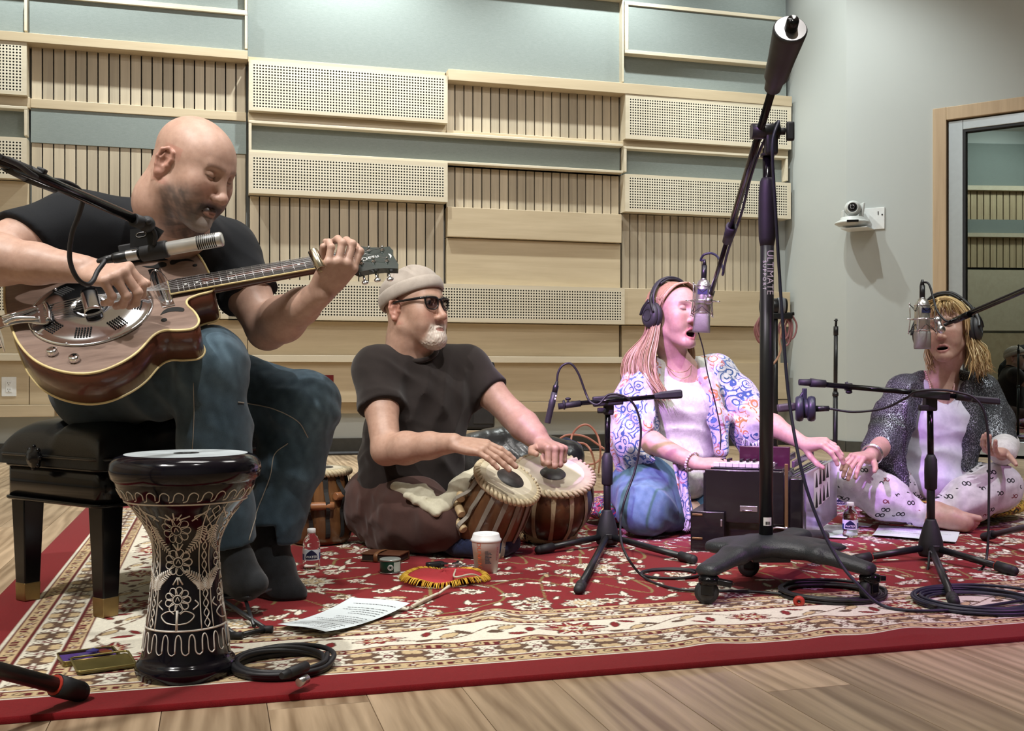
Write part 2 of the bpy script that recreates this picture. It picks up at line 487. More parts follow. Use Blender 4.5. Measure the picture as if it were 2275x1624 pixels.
# column 4
framed(U[4], U[5] - 0.01, 3.19, 3.61, 'LRTB', VF, 0.03, VF + 0.012)
board('fabric_panel', U[4] - 0.006, U[5], 2.945, 3.19, VG - 0.01, FABRIC, bevel=0)
board('fabric_panel', U[4], U[5], 3.61, 4.25, VG, FABRIC, bevel=0)
perforated(U[4], U[5] - 0.004, 2.50, 2.86, VF - 0.006)
board('shadow_board', U[4], U[5], 2.445, 2.50, 8.0, MAPLE_H)
framed(U[4], U[5] - 0.02, 2.218, 2.445, 'LRT')
perforated(U[4], U[5] - 0.004, 1.915, 2.218)
slats(U[4] + 0.01, U[5] - 0.06, 1.30, 1.91, 20)
board('plain_board', U[4], U[5] - 0.004, 1.005, 1.298, VF + 0.01, MAPLE_H)
board('plain_board', U[4], U[5] - 0.06, 0.70, 1.0, VP, MAPLE_H)
board('plain_board', U[4] - 0.02, U[5] - 0.02, 0.395, 0.70, VF + 0.02, MAPLE_H)
board('base_board', U[4] - 0.02, U[5], 0.305, 0.39, 7.98, MAPLE_H)
# lower band, ledge, boards under it
for a, b in ((U[0], U[1]), (U[1], U[2]), (U[2], U[3] + 0.002), (U[3] + 0.002, U[4] - 0.02)):
 board('plain_board', a, b - 0.004, 0.742, 1.0, VP, MAPLE_H)
 board('ledge', a, b - 0.004, 0.692, 0.742, VF - 0.005, MAPLE_E)
 board('plain_board', a, b - 0.004, 0.39, 0.692, 7.985, MAPLE_H)
board('base_board', U[0], U[1] + 0.16, 0.305, 0.388, 7.96, MAPLE_H)
board('base_board', U[1] + 0.16, 2.0, 0.305, 0.388, 8.07, MAPLE_H)
board('base_board', 2.0, U[4] - 0.02, 0.305, 0.388, 7.985, MAPLE_H)

# other walls, ceiling
def slab(name, pts, z0, z1, mat, kind='structure', parent=None):
 m = MB(); m.prism([(p[0], p[1]) for p in pts], z0, z1)
 return m.build(name, mat, parent, kind=kind)
wall_right = slab('wall_right', [uv(4.72, 8.3), uv(4.72, 7.202), uv(4.92, 7.1), uv(4.92, 8.3)], 0, 4.4, PAINT)
PB = uv(4.72, 7.202); DB = Vector((0.82, -0.572, 0)).normalized(); NB = Vector((0.572, 0.82, 0)).normalized()
def wb(t, d=0.0, z=0.0): return PB + DB * t + NB * d + Vector((0, 0, z))
T0, T1, DZ = 0.643, 3.6, 2.565
BASEC = pbr('dark_grey_vinyl_base', (0.055, 0.054, 0.048), 0.5)
m = MB()
fr = Matrix((DB, NB, Vector((0, 0, 1)))).transposed()
def wbox(m, t0, t1, d0, d1, z0, z1, bevel=0.0):
 m.box(wb((t0 + t1) / 2, (d0 + d1) / 2, (z0 + z1) / 2), (t1 - t0, d1 - d0, z1 - z0), fr, bevel)
wbox(m, 0, T0, 0, 0.15, 0, 4.4); wbox(m, T0, T1, 0, 0.15, DZ, 4.4); wbox(m, T1, 9.0, 0, 0.15, 0, 4.4)
wall_corner = m.build('wall_corner', PAINT, kind='structure')
slab('wall_left', [uv(-3.0, -2.4), uv(-3.0, 8.3), uv(-3.2, 8.3), uv(-3.2, -2.4)], 0, 4.4, PAINT)
slab('ceiling', [uv(-3.2, -2.6), uv(11, -2.6), uv(11, 8.3), uv(-3.2, 8.3)], 4.4, 4.5, CEILP)
def basebar(name, a, b, n, h=0.10, t=0.012):
 a, b, n = Vector(a), Vector(b), Vector(n)
 d = (b - a).normalized(); R = Matrix((d, n, Vector((0, 0, 1)))).transposed()
 m = MB(); m.box((a + b) / 2 + n * t / 2 + Vector((0, 0, h / 2)), ((b - a).length, t, h), R, 0.003)
 return m.build(name, BASEC, kind='structure')
basebar('baseboard_back', uv(-3.0, VW), uv(4.72, VW), -RV, 0.115)
basebar('baseboard_right', uv(4.72, VW), uv(4.72, 7.202), -RU, 0.085)
basebar('baseboard_corner', wb(0), wb(T0), -NB, 0.085)
basebar('baseboard_left', uv(-3.0, -2.2), uv(-3.0, VW), RU, 0.1)

# the walls behind the lens; the left one shows mirrored in the glass of the door
slab('wall_front', [uv(-3.2, -2.2), uv(11, -2.2), uv(11, -2.4), uv(-3.2, -2.4)], 0, 4.4, PAINT)
wl = bpy.data.objects['wall_left']
m = MB()
for z0, z1 in ((2.28, 2.74), (3.02, 3.46)):
 for k in range(64): m.box(uv(-2.985, -1.9 + k * 0.105, (z0 + z1) / 2), (0.03, 0.088, z1 - z0), Matrix.Rotation(TH, 3, 'Z'))
m.build('slat', MAPLE_V, wl, kind='stuff')
for z0, z1, d, mt in ((2.74, 2.80, 0.12, MAPLE_E), (3.46, 3.53, 0.12, MAPLE_E), (3.53, 4.2, 0.02, FABRIC), (2.80, 3.02, 0.03, FABRIC), (1.3, 2.24, 0.06, MAPLE_E), (2.2, 3.5, 0.004, BACKING), (0.4, 1.26, 0.05, MAPLE_H)):
 m = MB(); m.box(uv(-3.0 + d / 2, 1.5, (z0 + z1) / 2), (d, 7.0, z1 - z0), Matrix.Rotation(TH, 3, 'Z'))
 m.build('wall_panel', mt, wl)

# ------------------------------------------------------------------ floor
FLOORW = wood('floor_oak_plank', '#8c7459', '#cdb495', 'Y', 0.38, 11, planks=True, contrast=1.35)
m = MB(); m.prism([tuple(uv(u_, v_).xy) for u_, v_ in ((-3.2, -2.4), (11, -2.4), (11, 8.3), (-3.2, 8.3))], -0.12, -0.006)
floor = m.build('floor', pbr('subfloor', (0.05, 0.04, 0.03), 0.8), kind='structure')
PW, PL = 0.178, 1.22
m = MB(); m.box((0, 0, -0.005), (PW - 0.0012, PL - 0.0012, 0.01), bevel=0.0006)
pme = bpy.data.meshes.new('plank'); m.bm.to_mesh(pme); m.bm.free(); pme.materials.append(FLOORW)
planks, rest = [], []
for i in range(-17, 62):
 off = ((i * 0.377) % 1.0) * PL
 for j in range(-2, 9):
  u_, v_ = i * PW, j * PL + off - 0.4
  if v_ > 8.5 or v_ < -2.6: continue
  vis = False
  for du in (-0.5, 0, 0.5):
   for dv in (-0.5, -0.25, 0, 0.25, 0.5):
    p = uv(u_ + du * PW, v_ + dv * PL)
    if p.y > 1.55 and abs(p.x) < p.y * 0.52 and v_ + dv * PL < 8.12:
     uu, vv = u_ + du * PW, v_ + dv * PL
     if not (-0.50 < uu < 3.38 and 1.97 < vv < 4.94): vis = True
  (planks if vis else rest).append((u_, v_, uv(u_, v_).y))
planks.sort(key=lambda q: q[2])
rest += planks[295:]; planks = planks[:295]
for u_, v_, _ in planks:
 o = bpy.data.objects.new('plank', pme); COL.objects.link(o); o.parent = floor
 o.location = uv(u_, v_); o.rotation_euler = (0, 0, TH)
m = MB()
for u_, v_, _ in rest:
 m.box(uv(u_, v_, -0.005), (PW - 0.0012, PL - 0.0012, 0.01), Matrix.Rotation(TH, 3, 'Z'))
m.build('plank', FLOORW, floor, kind='stuff')

# ------------------------------------------------------------------ glass door in the corner wall
ALU = pbr('satin_aluminium', (0.50, 0.56, 0.60), 0.35, 0.6, 0.03)
DOORW = wood('door_casing_maple', '#b49a7c', '#cdb595', 'Z', 0.45, 12)
m = MB(); wbox(m, T0, T0 + 0.095, -0.02, 0.15, 0, DZ, 0.004); wbox(m, T1 - 0.095, T1, -0.02, 0.15, 0, DZ, 0.004)
wbox(m, T0 + 0.095, T1 - 0.095, -0.02, 0.15, DZ - 0.095, DZ, 0.004)
door = m.build('door_1', DOORW, kind='structure')
ta, tb, za, zb = T0 + 0.105, T1 - 0.105, 0.02, DZ - 0.105
m = MB()
wbox(m, ta, ta + 0.1, 0.005, 0.10, za, zb, 0.004); wbox(m, tb - 0.1, tb, 0.005, 0.10, za, zb, 0.004)
wbox(m, ta + 0.1, tb - 0.1, 0.005, 0.10, zb - 0.07, zb, 0.004); wbox(m, ta + 0.1, tb - 0.1, 0.005, 0.10, za, za + 0.10, 0.004)
m.build('door_frame', ALU, door)
m = MB()
for a_, b_, c_, d_ in ((ta + 0.1, ta + 0.118, za + 0.1, zb - 0.07), (tb - 0.118, tb - 0.1, za + 0.1, zb - 0.07), (ta + 0.118, tb - 0.118, zb - 0.088, zb - 0.07), (ta + 0.118, tb - 0.118, za + 0.1, za + 0.118)):
 wbox(m, a_, b_, 0.01, 0.09, c_, d_)
m.build('gasket', RUBBER, door)
def glass_mat():
 t = NT('tinted_studio_glass')
 g = t.n('ShaderNodeBsdfGlossy', ins={'Color': (0.85, 0.95, 0.9, 1), 'Roughness': 0.0})
 tr = t.n('ShaderNodeBsdfTransparent', ins={0: (0.36, 0.44, 0.41, 1)})
 mx = t.n('ShaderNodeMixShader', ins={0: 0.27, 1: tr.outputs[0], 2: g.outputs[0]})
 t.t.links.new(mx.outputs[0], t.t.nodes['Material Output'].inputs[0])
 return t.m
GLASSD = glass_mat()
m = MB(); wbox(m, ta + 0.1, tb - 0.1, 0.045, 0.053, za + 0.1, zb - 0.07)
m.build('glass_pane', GLASSD, door)
# the small dark room behind the glass with its own window reveal
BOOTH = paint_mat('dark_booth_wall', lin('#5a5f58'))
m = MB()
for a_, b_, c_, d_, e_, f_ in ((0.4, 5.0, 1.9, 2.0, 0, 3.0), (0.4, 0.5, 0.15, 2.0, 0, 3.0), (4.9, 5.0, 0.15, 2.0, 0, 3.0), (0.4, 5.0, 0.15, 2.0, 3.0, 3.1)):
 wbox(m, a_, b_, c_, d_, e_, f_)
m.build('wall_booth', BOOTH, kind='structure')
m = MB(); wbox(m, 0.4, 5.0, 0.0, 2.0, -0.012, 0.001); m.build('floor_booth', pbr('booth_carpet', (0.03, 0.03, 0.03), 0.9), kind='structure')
# ================================================================== the rug: pattern woven cell by cell
RU0, RU1, RV0, RV1 = -0.54, 3.42, 1.93, 4.98
rug_u = np.arange(RU0, RU1 + 1e-6, 0.0042)
rug_v = np.concatenate([np.arange(RV0, 2.56, 0.0034), np.arange(2.56, RV1, 0.0068), [RV1]])
UU, VV = np.meshgrid(rug_u, rug_v)
RED, DRED = np.array(lin('#82141b')), np.array(lin('#651217'))
CRM, TAN, BRN, OLV = np.array(lin('#ebe6d4')), np.array(lin('#d2ba90')), np.array(lin('#5d4536')), np.array(lin('#8a7748'))
C = np.empty(UU.shape + (3,)); C[:] = RED
rr = np.random.RandomState(11)
def win(cu, cv, R):
 i0, i1 = np.searchsorted(rug_u, (cu - R, cu + R)); j0, j1 = np.searchsorted(rug_v, (cv - R, cv + R))
 sl = (slice(j0, j1), slice(i0, i1))
 return sl, UU[sl] - cu, VV[sl] - cv
def rosette(cu, cv, R, n=6, rot=0.0, pet=CRM, mid=TAN, heart=RED, out=BRN):
 sl, x, y = win(cu, cv, R * 1.35)
 if x.size == 0: return
 r = np.hypot(x, y); a = np.arctan2(y, x) + rot
 k = 0.80 + 0.20 * np.cos(n * a)
 c = C[sl]
 c[r < R * k + 0.0045] = out
 c[r < R * k - 0.001] = pet
 seam = (np.abs(np.sin(n * a / 2)) < 0.10) & (r > R * 0.45) & (r < R * k)
 c[seam] = out
 c[(r < R * 0.46)] = mid
 c[(r < R * 0.34)] = out
 c[(r < R * 0.25)] = heart
def leaf(cu, cv, L, w, rot, col=CRM, spine=BRN):
 sl, x, y = win(cu, cv, L * 1.1)
 if x.size == 0: return
 p = x * math.cos(rot) + y * math.sin(rot); q = -x * math.sin(rot) + y * math.cos(rot)
 t = np.clip(1 - (p / L) ** 2, 0, 1) * w * (1 - 0.25 * p / L)
 c = C[sl]
 c[(np.abs(q) < t + 0.003) & (np.abs(p) < L)] = spine
 c[(np.abs(q) < t - 0.001) & (np.abs(p) < L)] = col
 if w > 0.012: c[(np.abs(q) < 0.0022) & (np.abs(p) < L * 0.7)] = spine
def palmette(cu, cv, R, rot, outer=CRM, inner=RED, line=BRN, core=CRM):
 sl, x, y = win(cu, cv, R * 1.6)
 if x.size == 0: return
 p = x * math.cos(rot) + y * math.sin(rot); q = -x * math.sin(rot) + y * math.cos(rot)
 r = np.hypot(p, q * 1.25); a = np.arctan2(q, p)
 k = 0.82 + 0.18 * np.cos(9 * a) + 0.18 * np.cos(a)
 c = C[sl]
 c[r < R * k + 0.005] = line
 c[r < R * k] = outer
 c[(np.abs(np.sin(4.5 * a)) < 0.16) & (r > R * 0.5 * k) & (r < R * k)] = line
 c[r < R * k * 0.62] = line
 c[r < R * k * 0.56] = inner
 c[r < R * k * 0.34] = line
 c[r < R * k * 0.29] = core
 c[r < R * 0.13] = inner
def vine(pts, w=0.0045, col=OLV):
 q = spline([(a, b, 0) for a, b in pts], 40)
 for p in q:
  sl, x, y = win(p.x, p.y, w * 1.5)
  if x.size: C[sl][np.hypot(x, y) < w] = col
# field: scrolling vines with rosettes, palmettes and leaves
FU0, FU1, FV0, FV1 = RU0 + 0.54, RU1 - 0.54, RV0 + 0.54, RV1 - 0.54
for j in range(4):
 for i in range(8):
  cu = FU0 + 0.2 + i * 0.40 + (j % 2) * 0.2; cv = FV0 + 0.22 + j * 0.50
  if cu > FU1 + 0.05: continue
  sgn = 1 if (i + j) % 2 else -1
  vine([(cu - 0.2, cv - 0.16), (cu - 0.08, cv - 0.20 * sgn), (cu + 0.10, cv - 0.10), (cu + 0.12, cv + 0.10), (cu - 0.02, cv + 0.14), (cu - 0.06, cv + 0.02)])
  vine([(cu + 0.12, cv + 0.10), (cu + 0.24, cv + 0.17 * sgn), (cu + 0.33, cv + 0.02)])
for k in range(560):
 a, b = rr.uniform(FU0, FU1), rr.uniform(FV0, FV1)
 leaf(a, b, rr.uniform(0.016, 0.042), rr.uniform(0.005, 0.012), rr.uniform(0, pi), CRM if k % 4 else TAN)
for k in range(330):
 a, b = rr.uniform(FU0, FU1), rr.uniform(FV0, FV1)
 rosette(a, b, rr.uniform(0.017, 0.036), rr.choice([5, 6, 8]), rr.uniform(0, 6), CRM, TAN if k % 2 else CRM, RED if k % 3 else BRN)
for j in range(5):
 for i in range(8):
  cu = FU0 + 0.05 + i * 0.42 + (j % 2) * 0.21; cv = FV0 + 0.05 + j * 0.47
  if cu > FU1: continue
  palmette(cu, cv, 0.075 if (i + j) % 2 else 0.058, rr.uniform(0, 2 * pi), CRM, RED if i % 2 else TAN)
  for q in range(5):
   a = q * 2 * pi / 5 + j
   rosette(cu + 0.125 * math.cos(a), cv + 0.125 * math.sin(a), 0.027, 5, a, CRM, RED, CRM)
   leaf(cu + 0.165 * math.cos(a + 0.5), cv + 0.165 * math.sin(a + 0.5), 0.03, 0.009, a + 1.4)
# border: e = distance from the rug's edge, s = distance along that edge
du0, du1, dv0, dv1 = UU - RU0, RU1 - UU, VV - RV0, RV1 - VV
E = np.minimum(np.minimum(du0, du1), np.minimum(dv0, dv1))
horiz = np.minimum(dv0, dv1) <= np.minimum(du0, du1)
SD = np.where(horiz, UU - (RU0 + RU1) / 2, VV - (RV0 + RV1) / 2)
bd = E < 0.54
def band(a, b, col): C[(E >= a) & (E < b)] = col
band(0.0, 0.103, RED); band(0.103, 0.112, CRM)
band(0.112, 0.155, TAN); band(0.155, 0.235, BRN * 1.3); band(0.235, 0.27, TAN)
band(0.27, 0.40, CRM); band(0.40, 0.43, TAN); band(0.43, 0.495, BRN * 1.3); band(0.495, 0.535, TAN)
def small(a, b, per, fn):
 """repeats a motif along a band; fn gets local coordinates along and across"""
 m_ = (E >= a) & (E < b)
 k = np.floor(SD[m_] / per); x = SD[m_] - (k + 0.5) * per; y = E[m_] - (a + b) / 2
 c = C[m_]; fn(c, x, y, k.astype(int)); C[m_] = c
def tan_motif(c, x, y, k):
 r = np.hypot(x, y * 1.1); a = np.arctan2(y, x)
 h = np.hypot(np.abs(x) - 0.034, y)
 c[h < 0.010] = BRN; c[h < 0.006] = TAN
 c[(np.abs(np.abs(x) - 0.052) < 0.006) & (np.abs(y + 0.004) < 0.008)] = DRED
 c[r < 0.015 * (0.75 + 0.25 * np.cos(5 * a))] = DRED
 c[r < 0.0045] = CRM
def guard_motif(c, x, y, k):
 r = np.hypot(x, y); a = np.arctan2(y, x)
 z = np.abs(y) > np.abs(x) * 1.0 + 0.004
 c[z & (np.abs(x) < 0.036)] = CRM
 q = np.hypot(np.abs(x) - 0.043, np.abs(y) - 0.022)
 c[q < 0.012] = TAN
 kk = 0.030 * (0.72 + 0.28 * np.cos(6 * a))
 c[r < kk + 0.004] = BRN; c[r < kk] = CRM
 c[r < 0.011] = DRED; c[r < 0.005] = CRM
def main_motif(c, x, y, k):
 ev = (k % 2 == 0)
 # leaves and dots everywhere
 for ox, oy, L, w, an, col in ((-0.15, 0.02, 0.03, 0.010, 0.6, TAN), (0.15, -0.02, 0.03, 0.010, 0.6, TAN), (-0.14, -0.035, 0.022, 0.007, -0.5, RED), (0.14, 0.035, 0.022, 0.007, -0.5, RED),
      (-0.105, -0.01, 0.026, 0.009, 1.3, RED), (0.105, 0.012, 0.026, 0.009, 1.3, RED), (-0.185, -0.01, 0.02, 0.007, 0.2, BRN), (0.185, 0.0, 0.02, 0.007, 2.6, BRN),
      (-0.09, 0.045, 0.02, 0.006, 0.1, BRN), (0.09, -0.045, 0.02, 0.006, 0.1, BRN)):
  p = (x - ox) * math.cos(an) + (y - oy) * math.sin(an); q = -(x - ox) * math.sin(an) + (y - oy) * math.cos(an)
  t = np.clip(1 - (p / L) ** 2, 0, 1) * w
  c[(np.abs(q) < t + 0.003) & (np.abs(p) < L + 0.003) & (t > 0)] = BRN
  c[(np.abs(q) < t) & (np.abs(p) < L)] = col
 yy = np.where(ev, y, -y)
 r = np.hypot(x * 0.72, yy * 1.05); a = np.arctan2(yy, x)
 sz = np.where(ev, 0.058, 0.040)
 kk = sz * (0.80 + 0.20 * np.cos(8 * a) + 0.08 * np.sin(a))
 c[r < kk + 0.004] = BRN; c[r < kk] = RED
 c[(np.abs(np.sin(4 * a)) < 0.2) & (r < kk) & (r > kk * 0.55)] = CRM
 c[r < kk * 0.60] = TAN; c[r < kk * 0.45] = BRN; c[r < kk * 0.38] = CRM; c[r < kk * 0.18] = RED
 vx = np.abs(y - 0.045 * np.sin(SDL[0])) < 0.0026
 c[vx & (r > kk + 0.006)] = BRN * 1.6
SDL = [None]
mm = (E >= 0.27) & (E < 0.40); SDL[0] = SD[mm] * 2 * pi / 0.44
small(0.112, 0.155, 0.125, tan_motif); small(0.235, 0.27, 0.125, tan_motif)
small(0.155, 0.235, 0.105, guard_motif)
small(0.27, 0.40, 0.44, main_motif)
small(0.40, 0.43, 0.125, tan_motif); small(0.43, 0.495, 0.095, guard_motif); small(0.495, 0.535, 0.125, tan_motif)
for e0 in (0.112, 0.153, 0.236, 0.268, 0.402, 0.432, 0.494, 0.536):
 C[np.abs(E - e0) < 0.0034] = DRED
for e0 in (0.107, 0.159, 0.231, 0.437, 0.489):
 C[np.abs(E - e0) < 0.003] = CRM
# slightly uneven pile colour and the rug's waves
n1 = rr.rand(*UU.shape) * 0.16 + 0.92
C = C * n1[..., None]
Zr = np.full(UU.shape, 0.012)
def wave(px, py, L, wid, h, ang):
 global Zr
 p = FL(px, py); cu, cv = p.dot(RU), p.dot(RV)
 a = (UU - cu) * math.cos(ang) + (VV - cv) * math.sin(ang); b = -(UU - cu) * math.sin(ang) + (VV - cv) * math.cos(ang)
 Zr += h * np.exp(-(a / L) ** 2 - (b / wid) ** 2)
for w_ in ((1090, 1395, 0.16, 0.045, 0.016, 1.2), (1000, 1420, 0.12, 0.04, 0.010, 1.0), (1180, 1425, 0.10, 0.05, 0.009, 1.5), (865, 1455, 0.12, 0.06, 0.007, 0.9),
   (1560, 1425, 0.18, 0.06, 0.008, 1.3), (1830, 1400, 0.12, 0.05, 0.010, 1.1), (2020, 1420, 0.15, 0.06, 0.009, 0.9), (700, 1480, 0.10, 0.05, 0.006, 1.4)):
 wave(*w_)
edge_fall = np.clip(E / 0.05, 0, 1)
Zr = 0.012 + (Zr - 0.012) * edge_fall
nv_, nu_ = UU.shape
co = np.stack([UU * math.cos(TH) - VV * math.sin(TH), UU * math.sin(TH) + VV * math.cos(TH), Zr], -1).reshape(-1, 3)
idx = np.arange(nv_ * nu_).reshape(nv_, nu_)
quads = np.stack([idx[:-1, :-1], idx[:-1, 1:], idx[1:, 1:], idx[1:, :-1]], -1).reshape(-1, 4)
loop = np.concatenate([idx[0, :-1], idx[:-1, -1], idx[-1, :0:-1], idx[:0:-1, 0]])
low = co[loop].copy(); low[:, 2] = 0.0005
base = len(co); co = np.concatenate([co, low])
lo_i = base + np.arange(len(loop)); nx_ = np.roll(np.arange(len(loop)), -1)
quads = np.concatenate([quads, np.stack([loop, lo_i, lo_i[nx_], loop[nx_]], -1)])
cols = np.concatenate([C.reshape(-1, 3), np.tile(RED * 0.8, (len(loop), 1))])
def np_mesh(name, v, f, cols=None, smooth=True):
 me = bpy.data.meshes.new(name)
 k = f.shape[1]
 me.vertices.add(len(v)); me.vertices.foreach_set('co', np.ascontiguousarray(v, dtype=np.float32).ravel())
 me.loops.add(f.size); me.loops.foreach_set('vertex_index', np.ascontiguousarray(f, dtype=np.int32).ravel())
 me.polygons.add(len(f)); me.polygons.foreach_set('loop_start', np.arange(0, f.size, k, dtype=np.int32))
 me.polygons.foreach_set('use_smooth', np.full(len(f), smooth))
 me.update(calc_edges=True)
 if cols is not None:
  ca = me.color_attributes.new('tint', 'FLOAT_COLOR', 'POINT')
  ca.data.foreach_set('color', np.concatenate([cols, np.ones((len(cols), 1))], 1).astype(np.float32).ravel())
 return me
def rug_mat():
 t = NT('woven_rug_pile')
 a = t.n('ShaderNodeAttribute', attribute_name='tint')
 f = t.noise(t.pos(), 700, 2, 0.7)
 t.set(Base_Color=t.mix(1.0, a.outputs['Color'], t.ramp(f, [(0.25, (0.8,) * 3), (0.75, (1.12,) * 3)]), 'MULTIPLY'), Roughness=0.95)
 t.b.inputs['Specular IOR Level'].default_value = 0.15
 t.b.inputs['Sheen Weight'].default_value = 0.15
 t.bump(f, 0.5, 0.003)
 return t.m
rug = link('rug', np_mesh('rug', co, quads, cols), rug_mat(), label='large red and cream oriental floral rug under the musicians', cat='rug')
# ================================================================== soft solids: bodies and clothes grown as one surface
def smin(a, b, k):
 if k <= 0: return np.minimum(a, b)
 h = np.maximum(k - np.abs(a - b), 0) / k
 return np.minimum(a, b) - h * h * k * 0.25
def V3(p): return np.array([p[0], p[1], p[2]], dtype=np.float64)
class Solid:
 def __init__(s): s.pr = []; s.disp = []; s.xf = Matrix.Identity(4); s.sc = 1.0
 def w(s, p): return V3(s.xf @ Vector(p))
 def cone(s, a, b, r1, r2=None, k=0.02, mode='u', flat=None):
  r2 = r1 if r2 is None else r2
  a, b = s.w(a), s.w(b); r1 *= s.sc; r2 *= s.sc; k *= s.sc
  ba = b - a; L2 = max(float(ba @ ba), 1e-12)
  def f(p):
   q = p - a
   t = np.clip((q @ ba) / L2, 0, 1)
   return np.linalg.norm(q - t[..., None] * ba, axis=-1) - (r1 + (r2 - r1) * t)
  s.pr.append((f, (a + b) / 2, math.sqrt(L2) / 2 + max(r1, r2), k, mode)); return s
 def chain(s, pts, rs, k=0.02, mode='u'):
  for i in range(len(pts) - 1): s.cone(pts[i], pts[i + 1], rs[i], rs[i + 1], k, mode)
  return s
 def ell(s, c, r, R=None, k=0.02, mode='u'):
  c = s.w(c); r = np.array([x * s.sc for x in r]); k *= s.sc
  M = (s.xf.to_3x3().normalized() @ (R or Matrix.Identity(3)))
  A = np.array([[M[i][j] for j in range(3)] for i in range(3)])     # columns: axes
  def f(p):
   q = (p - c) @ A
   k0 = np.linalg.norm(q / r, axis=-1); k1 = np.linalg.norm(q / (r * r), axis=-1)
   return k0 * (k0 - 1.0) / np.maximum(k1, 1e-9)
  s.pr.append((f, c, float(r.max()), k, mode)); return s
 def ball(s, c, r, k=0.02, mode='u'): return s.cone(c, c, r, r, k, mode)
 def sleeve(s, a, b, r1, r2, cut, n, k=0.03):
  """a tapered tube that ends in a clean hem at the cut point"""
  a, b, cut, n = V3(a), V3(b), V3(cut), V3(Vector(n).normalized()); ba = b - a; L2 = float(ba @ ba)
  def f(p):
   q = p - a; t = np.clip((q @ ba) / L2, 0, 1)
   return -smin(-(np.linalg.norm(q - t[..., None] * ba, axis=-1) - (r1 + (r2 - r1) * t)), -((p - cut) @ n), 0.006)
  s.pr.append((f, (a + b) / 2, math.sqrt(L2) / 2 + max(r1, r2), k, 'u')); return s
 def plane(s, c, n, k=0.004, c2=None, R=None):
  """keeps what lies on the side away from n (optionally only near c2 within R)"""
  c = s.w(c); n = V3(s.xf.to_3x3().normalized() @ Vector(n).normalized())
  f = lambda p: -((p - c) @ n)
  s.pr.append((f, V3(c2) if c2 is not None else c, R if R else 1e3, k, 's')); return s
 def fold(s, c, rad, d, freq, amp, wob=1.0, ph=0.0):
  """cloth folds around c: ridges running across direction d"""
  c = V3(c); d = V3(Vector(d).normalized())
  e = np.array([d[1] - d[2] * 0.6, d[2] - d[0] * 0.7, d[0] * 0.5 - d[1]]) + 0.3
  def g(p):
   q = p - c; r2 = (q * q).sum(-1) / (rad * rad)
   t = (q @ d) * freq * 2 * pi + ph + wob * np.sin((q @ e) * freq * 3.1 + ph) + 0.6 * wob * np.sin((q @ e) * freq * 7.3)
   return amp * (np.abs(np.sin(t * 0.5)) - 0.5) * np.exp(-r2)
  s.disp.append((g, c, rad * 1.8)); return s
 def eval_blocks(s, pts, cen, R):
  """pts (nb, m, 3); cen (nb, 3); R block radius"""
  d = np.full(pts.shape[:2], 5.0)
  for f, c, br, k, mode in s.pr:
   dist = np.linalg.norm(cen - c, axis=1)
   sel = np.nonzero(dist < br + k + R * 1.05 + 0.002)[0]
   if not len(sel): continue
   for c0 in range(0, len(sel), 400):
    q = sel[c0:c0 + 400]
    v = f(pts[q])
    if mode == 'u': d[q] = smin(d[q], v, k)
    elif mode == 's': d[q] = -smin(-d[q], v, k)
    else: d[q] = -smin(-d[q], -v, k)
  for g, c, br in s.disp:
   dist = np.linalg.norm(cen - c, axis=1)
   sel = np.nonzero(dist < br + R)[0]
   for c0 in range(0, len(sel), 400):
    q = sel[c0:c0 + 400]; d[q] += g(pts[q])
  return d
 def bounds(s, pad=0.02):
  lo = np.full(3, 1e9); hi = -lo
  for f, c, br, k, mode in s.pr:
   if mode == 'u': lo = np.minimum(lo, c - br - pad); hi = np.maximum(hi, c + br + pad)
  return lo, hi
 def mesh(s, h, lo=None, hi=None, skip=()):
  """surface nets on a sparse grid; returns verts, quads. skip: boxes (lo, hi) left to finer grids"""
  if lo is None: lo, hi = s.bounds()
  lo, hi = np.asarray(lo, float), np.asarray(hi, float)
  B = 8
  nb = np.maximum(1, np.ceil((hi - lo) / (h * B)).astype(int))
  n = nb * B
  bi = np.stack(np.meshgrid(*[np.arange(k) for k in nb], indexing='ij'), -1).reshape(-1, 3)
  cen = lo + (bi + 0.5) * B * h - 0.5 * h
  R = B * h * 0.5 * math.sqrt(3)
  dc = s.eval_blocks(cen[:, None, :], cen, R * 3)[:, 0]
  act = np.abs(dc) < R * 1.5 + 0.012
  for a, b in skip:
   ins = np.all((cen - B * h * 0.5 > a + h * 1.5) & (cen + B * h * 0.5 < b - h * 1.5), axis=1)
   act &= ~ins
  arr = np.repeat(np.repeat(np.repeat(np.where(dc < 0, -1.0, 1.0).reshape(nb).astype(np.float32), B, 0), B, 1), B, 2)
  ai = bi[act]
  if not len(ai): return np.zeros((0, 3)), np.zeros((0, 4), int)
  off = np.stack(np.meshgrid(*[np.arange(B)] * 3, indexing='ij'), -1).reshape(-1, 3)
  for c0 in range(0, len(ai), 600):
   q = ai[c0:c0 + 600]
   pts = lo + (q[:, None, :] * B + off[None]) * h
   d = s.eval_blocks(pts, cen[act][c0:c0 + 600], R)
   g = q[:, None, :] * B + off[None]
   arr[g[..., 0], g[..., 1], g[..., 2]] = d
  ins = arr < 0
  cnt = np.zeros(n - 1, np.int8)
  for dx in (0, 1):
   for dy in (0, 1):
    for dz in (0, 1):
     cnt += ins[dx:n[0] - 1 + dx, dy:n[1] - 1 + dy, dz:n[2] - 1 + dz]
  ci = np.argwhere((cnt > 0) & (cnt < 8))
  if skip:
   ctr = lo + (ci + 0.5) * h; keep = np.ones(len(ci), bool)
   for a, b in skip: keep &= ~np.all((ctr > a + 1.5 * h) & (ctr < b - 1.5 * h), axis=1)
   ci = ci[keep]
  acc = np.zeros((len(ci), 3)); num = np.zeros(len(ci))
  cor = [(i, j, k) for i in (0, 1) for j in (0, 1) for k in (0, 1)]
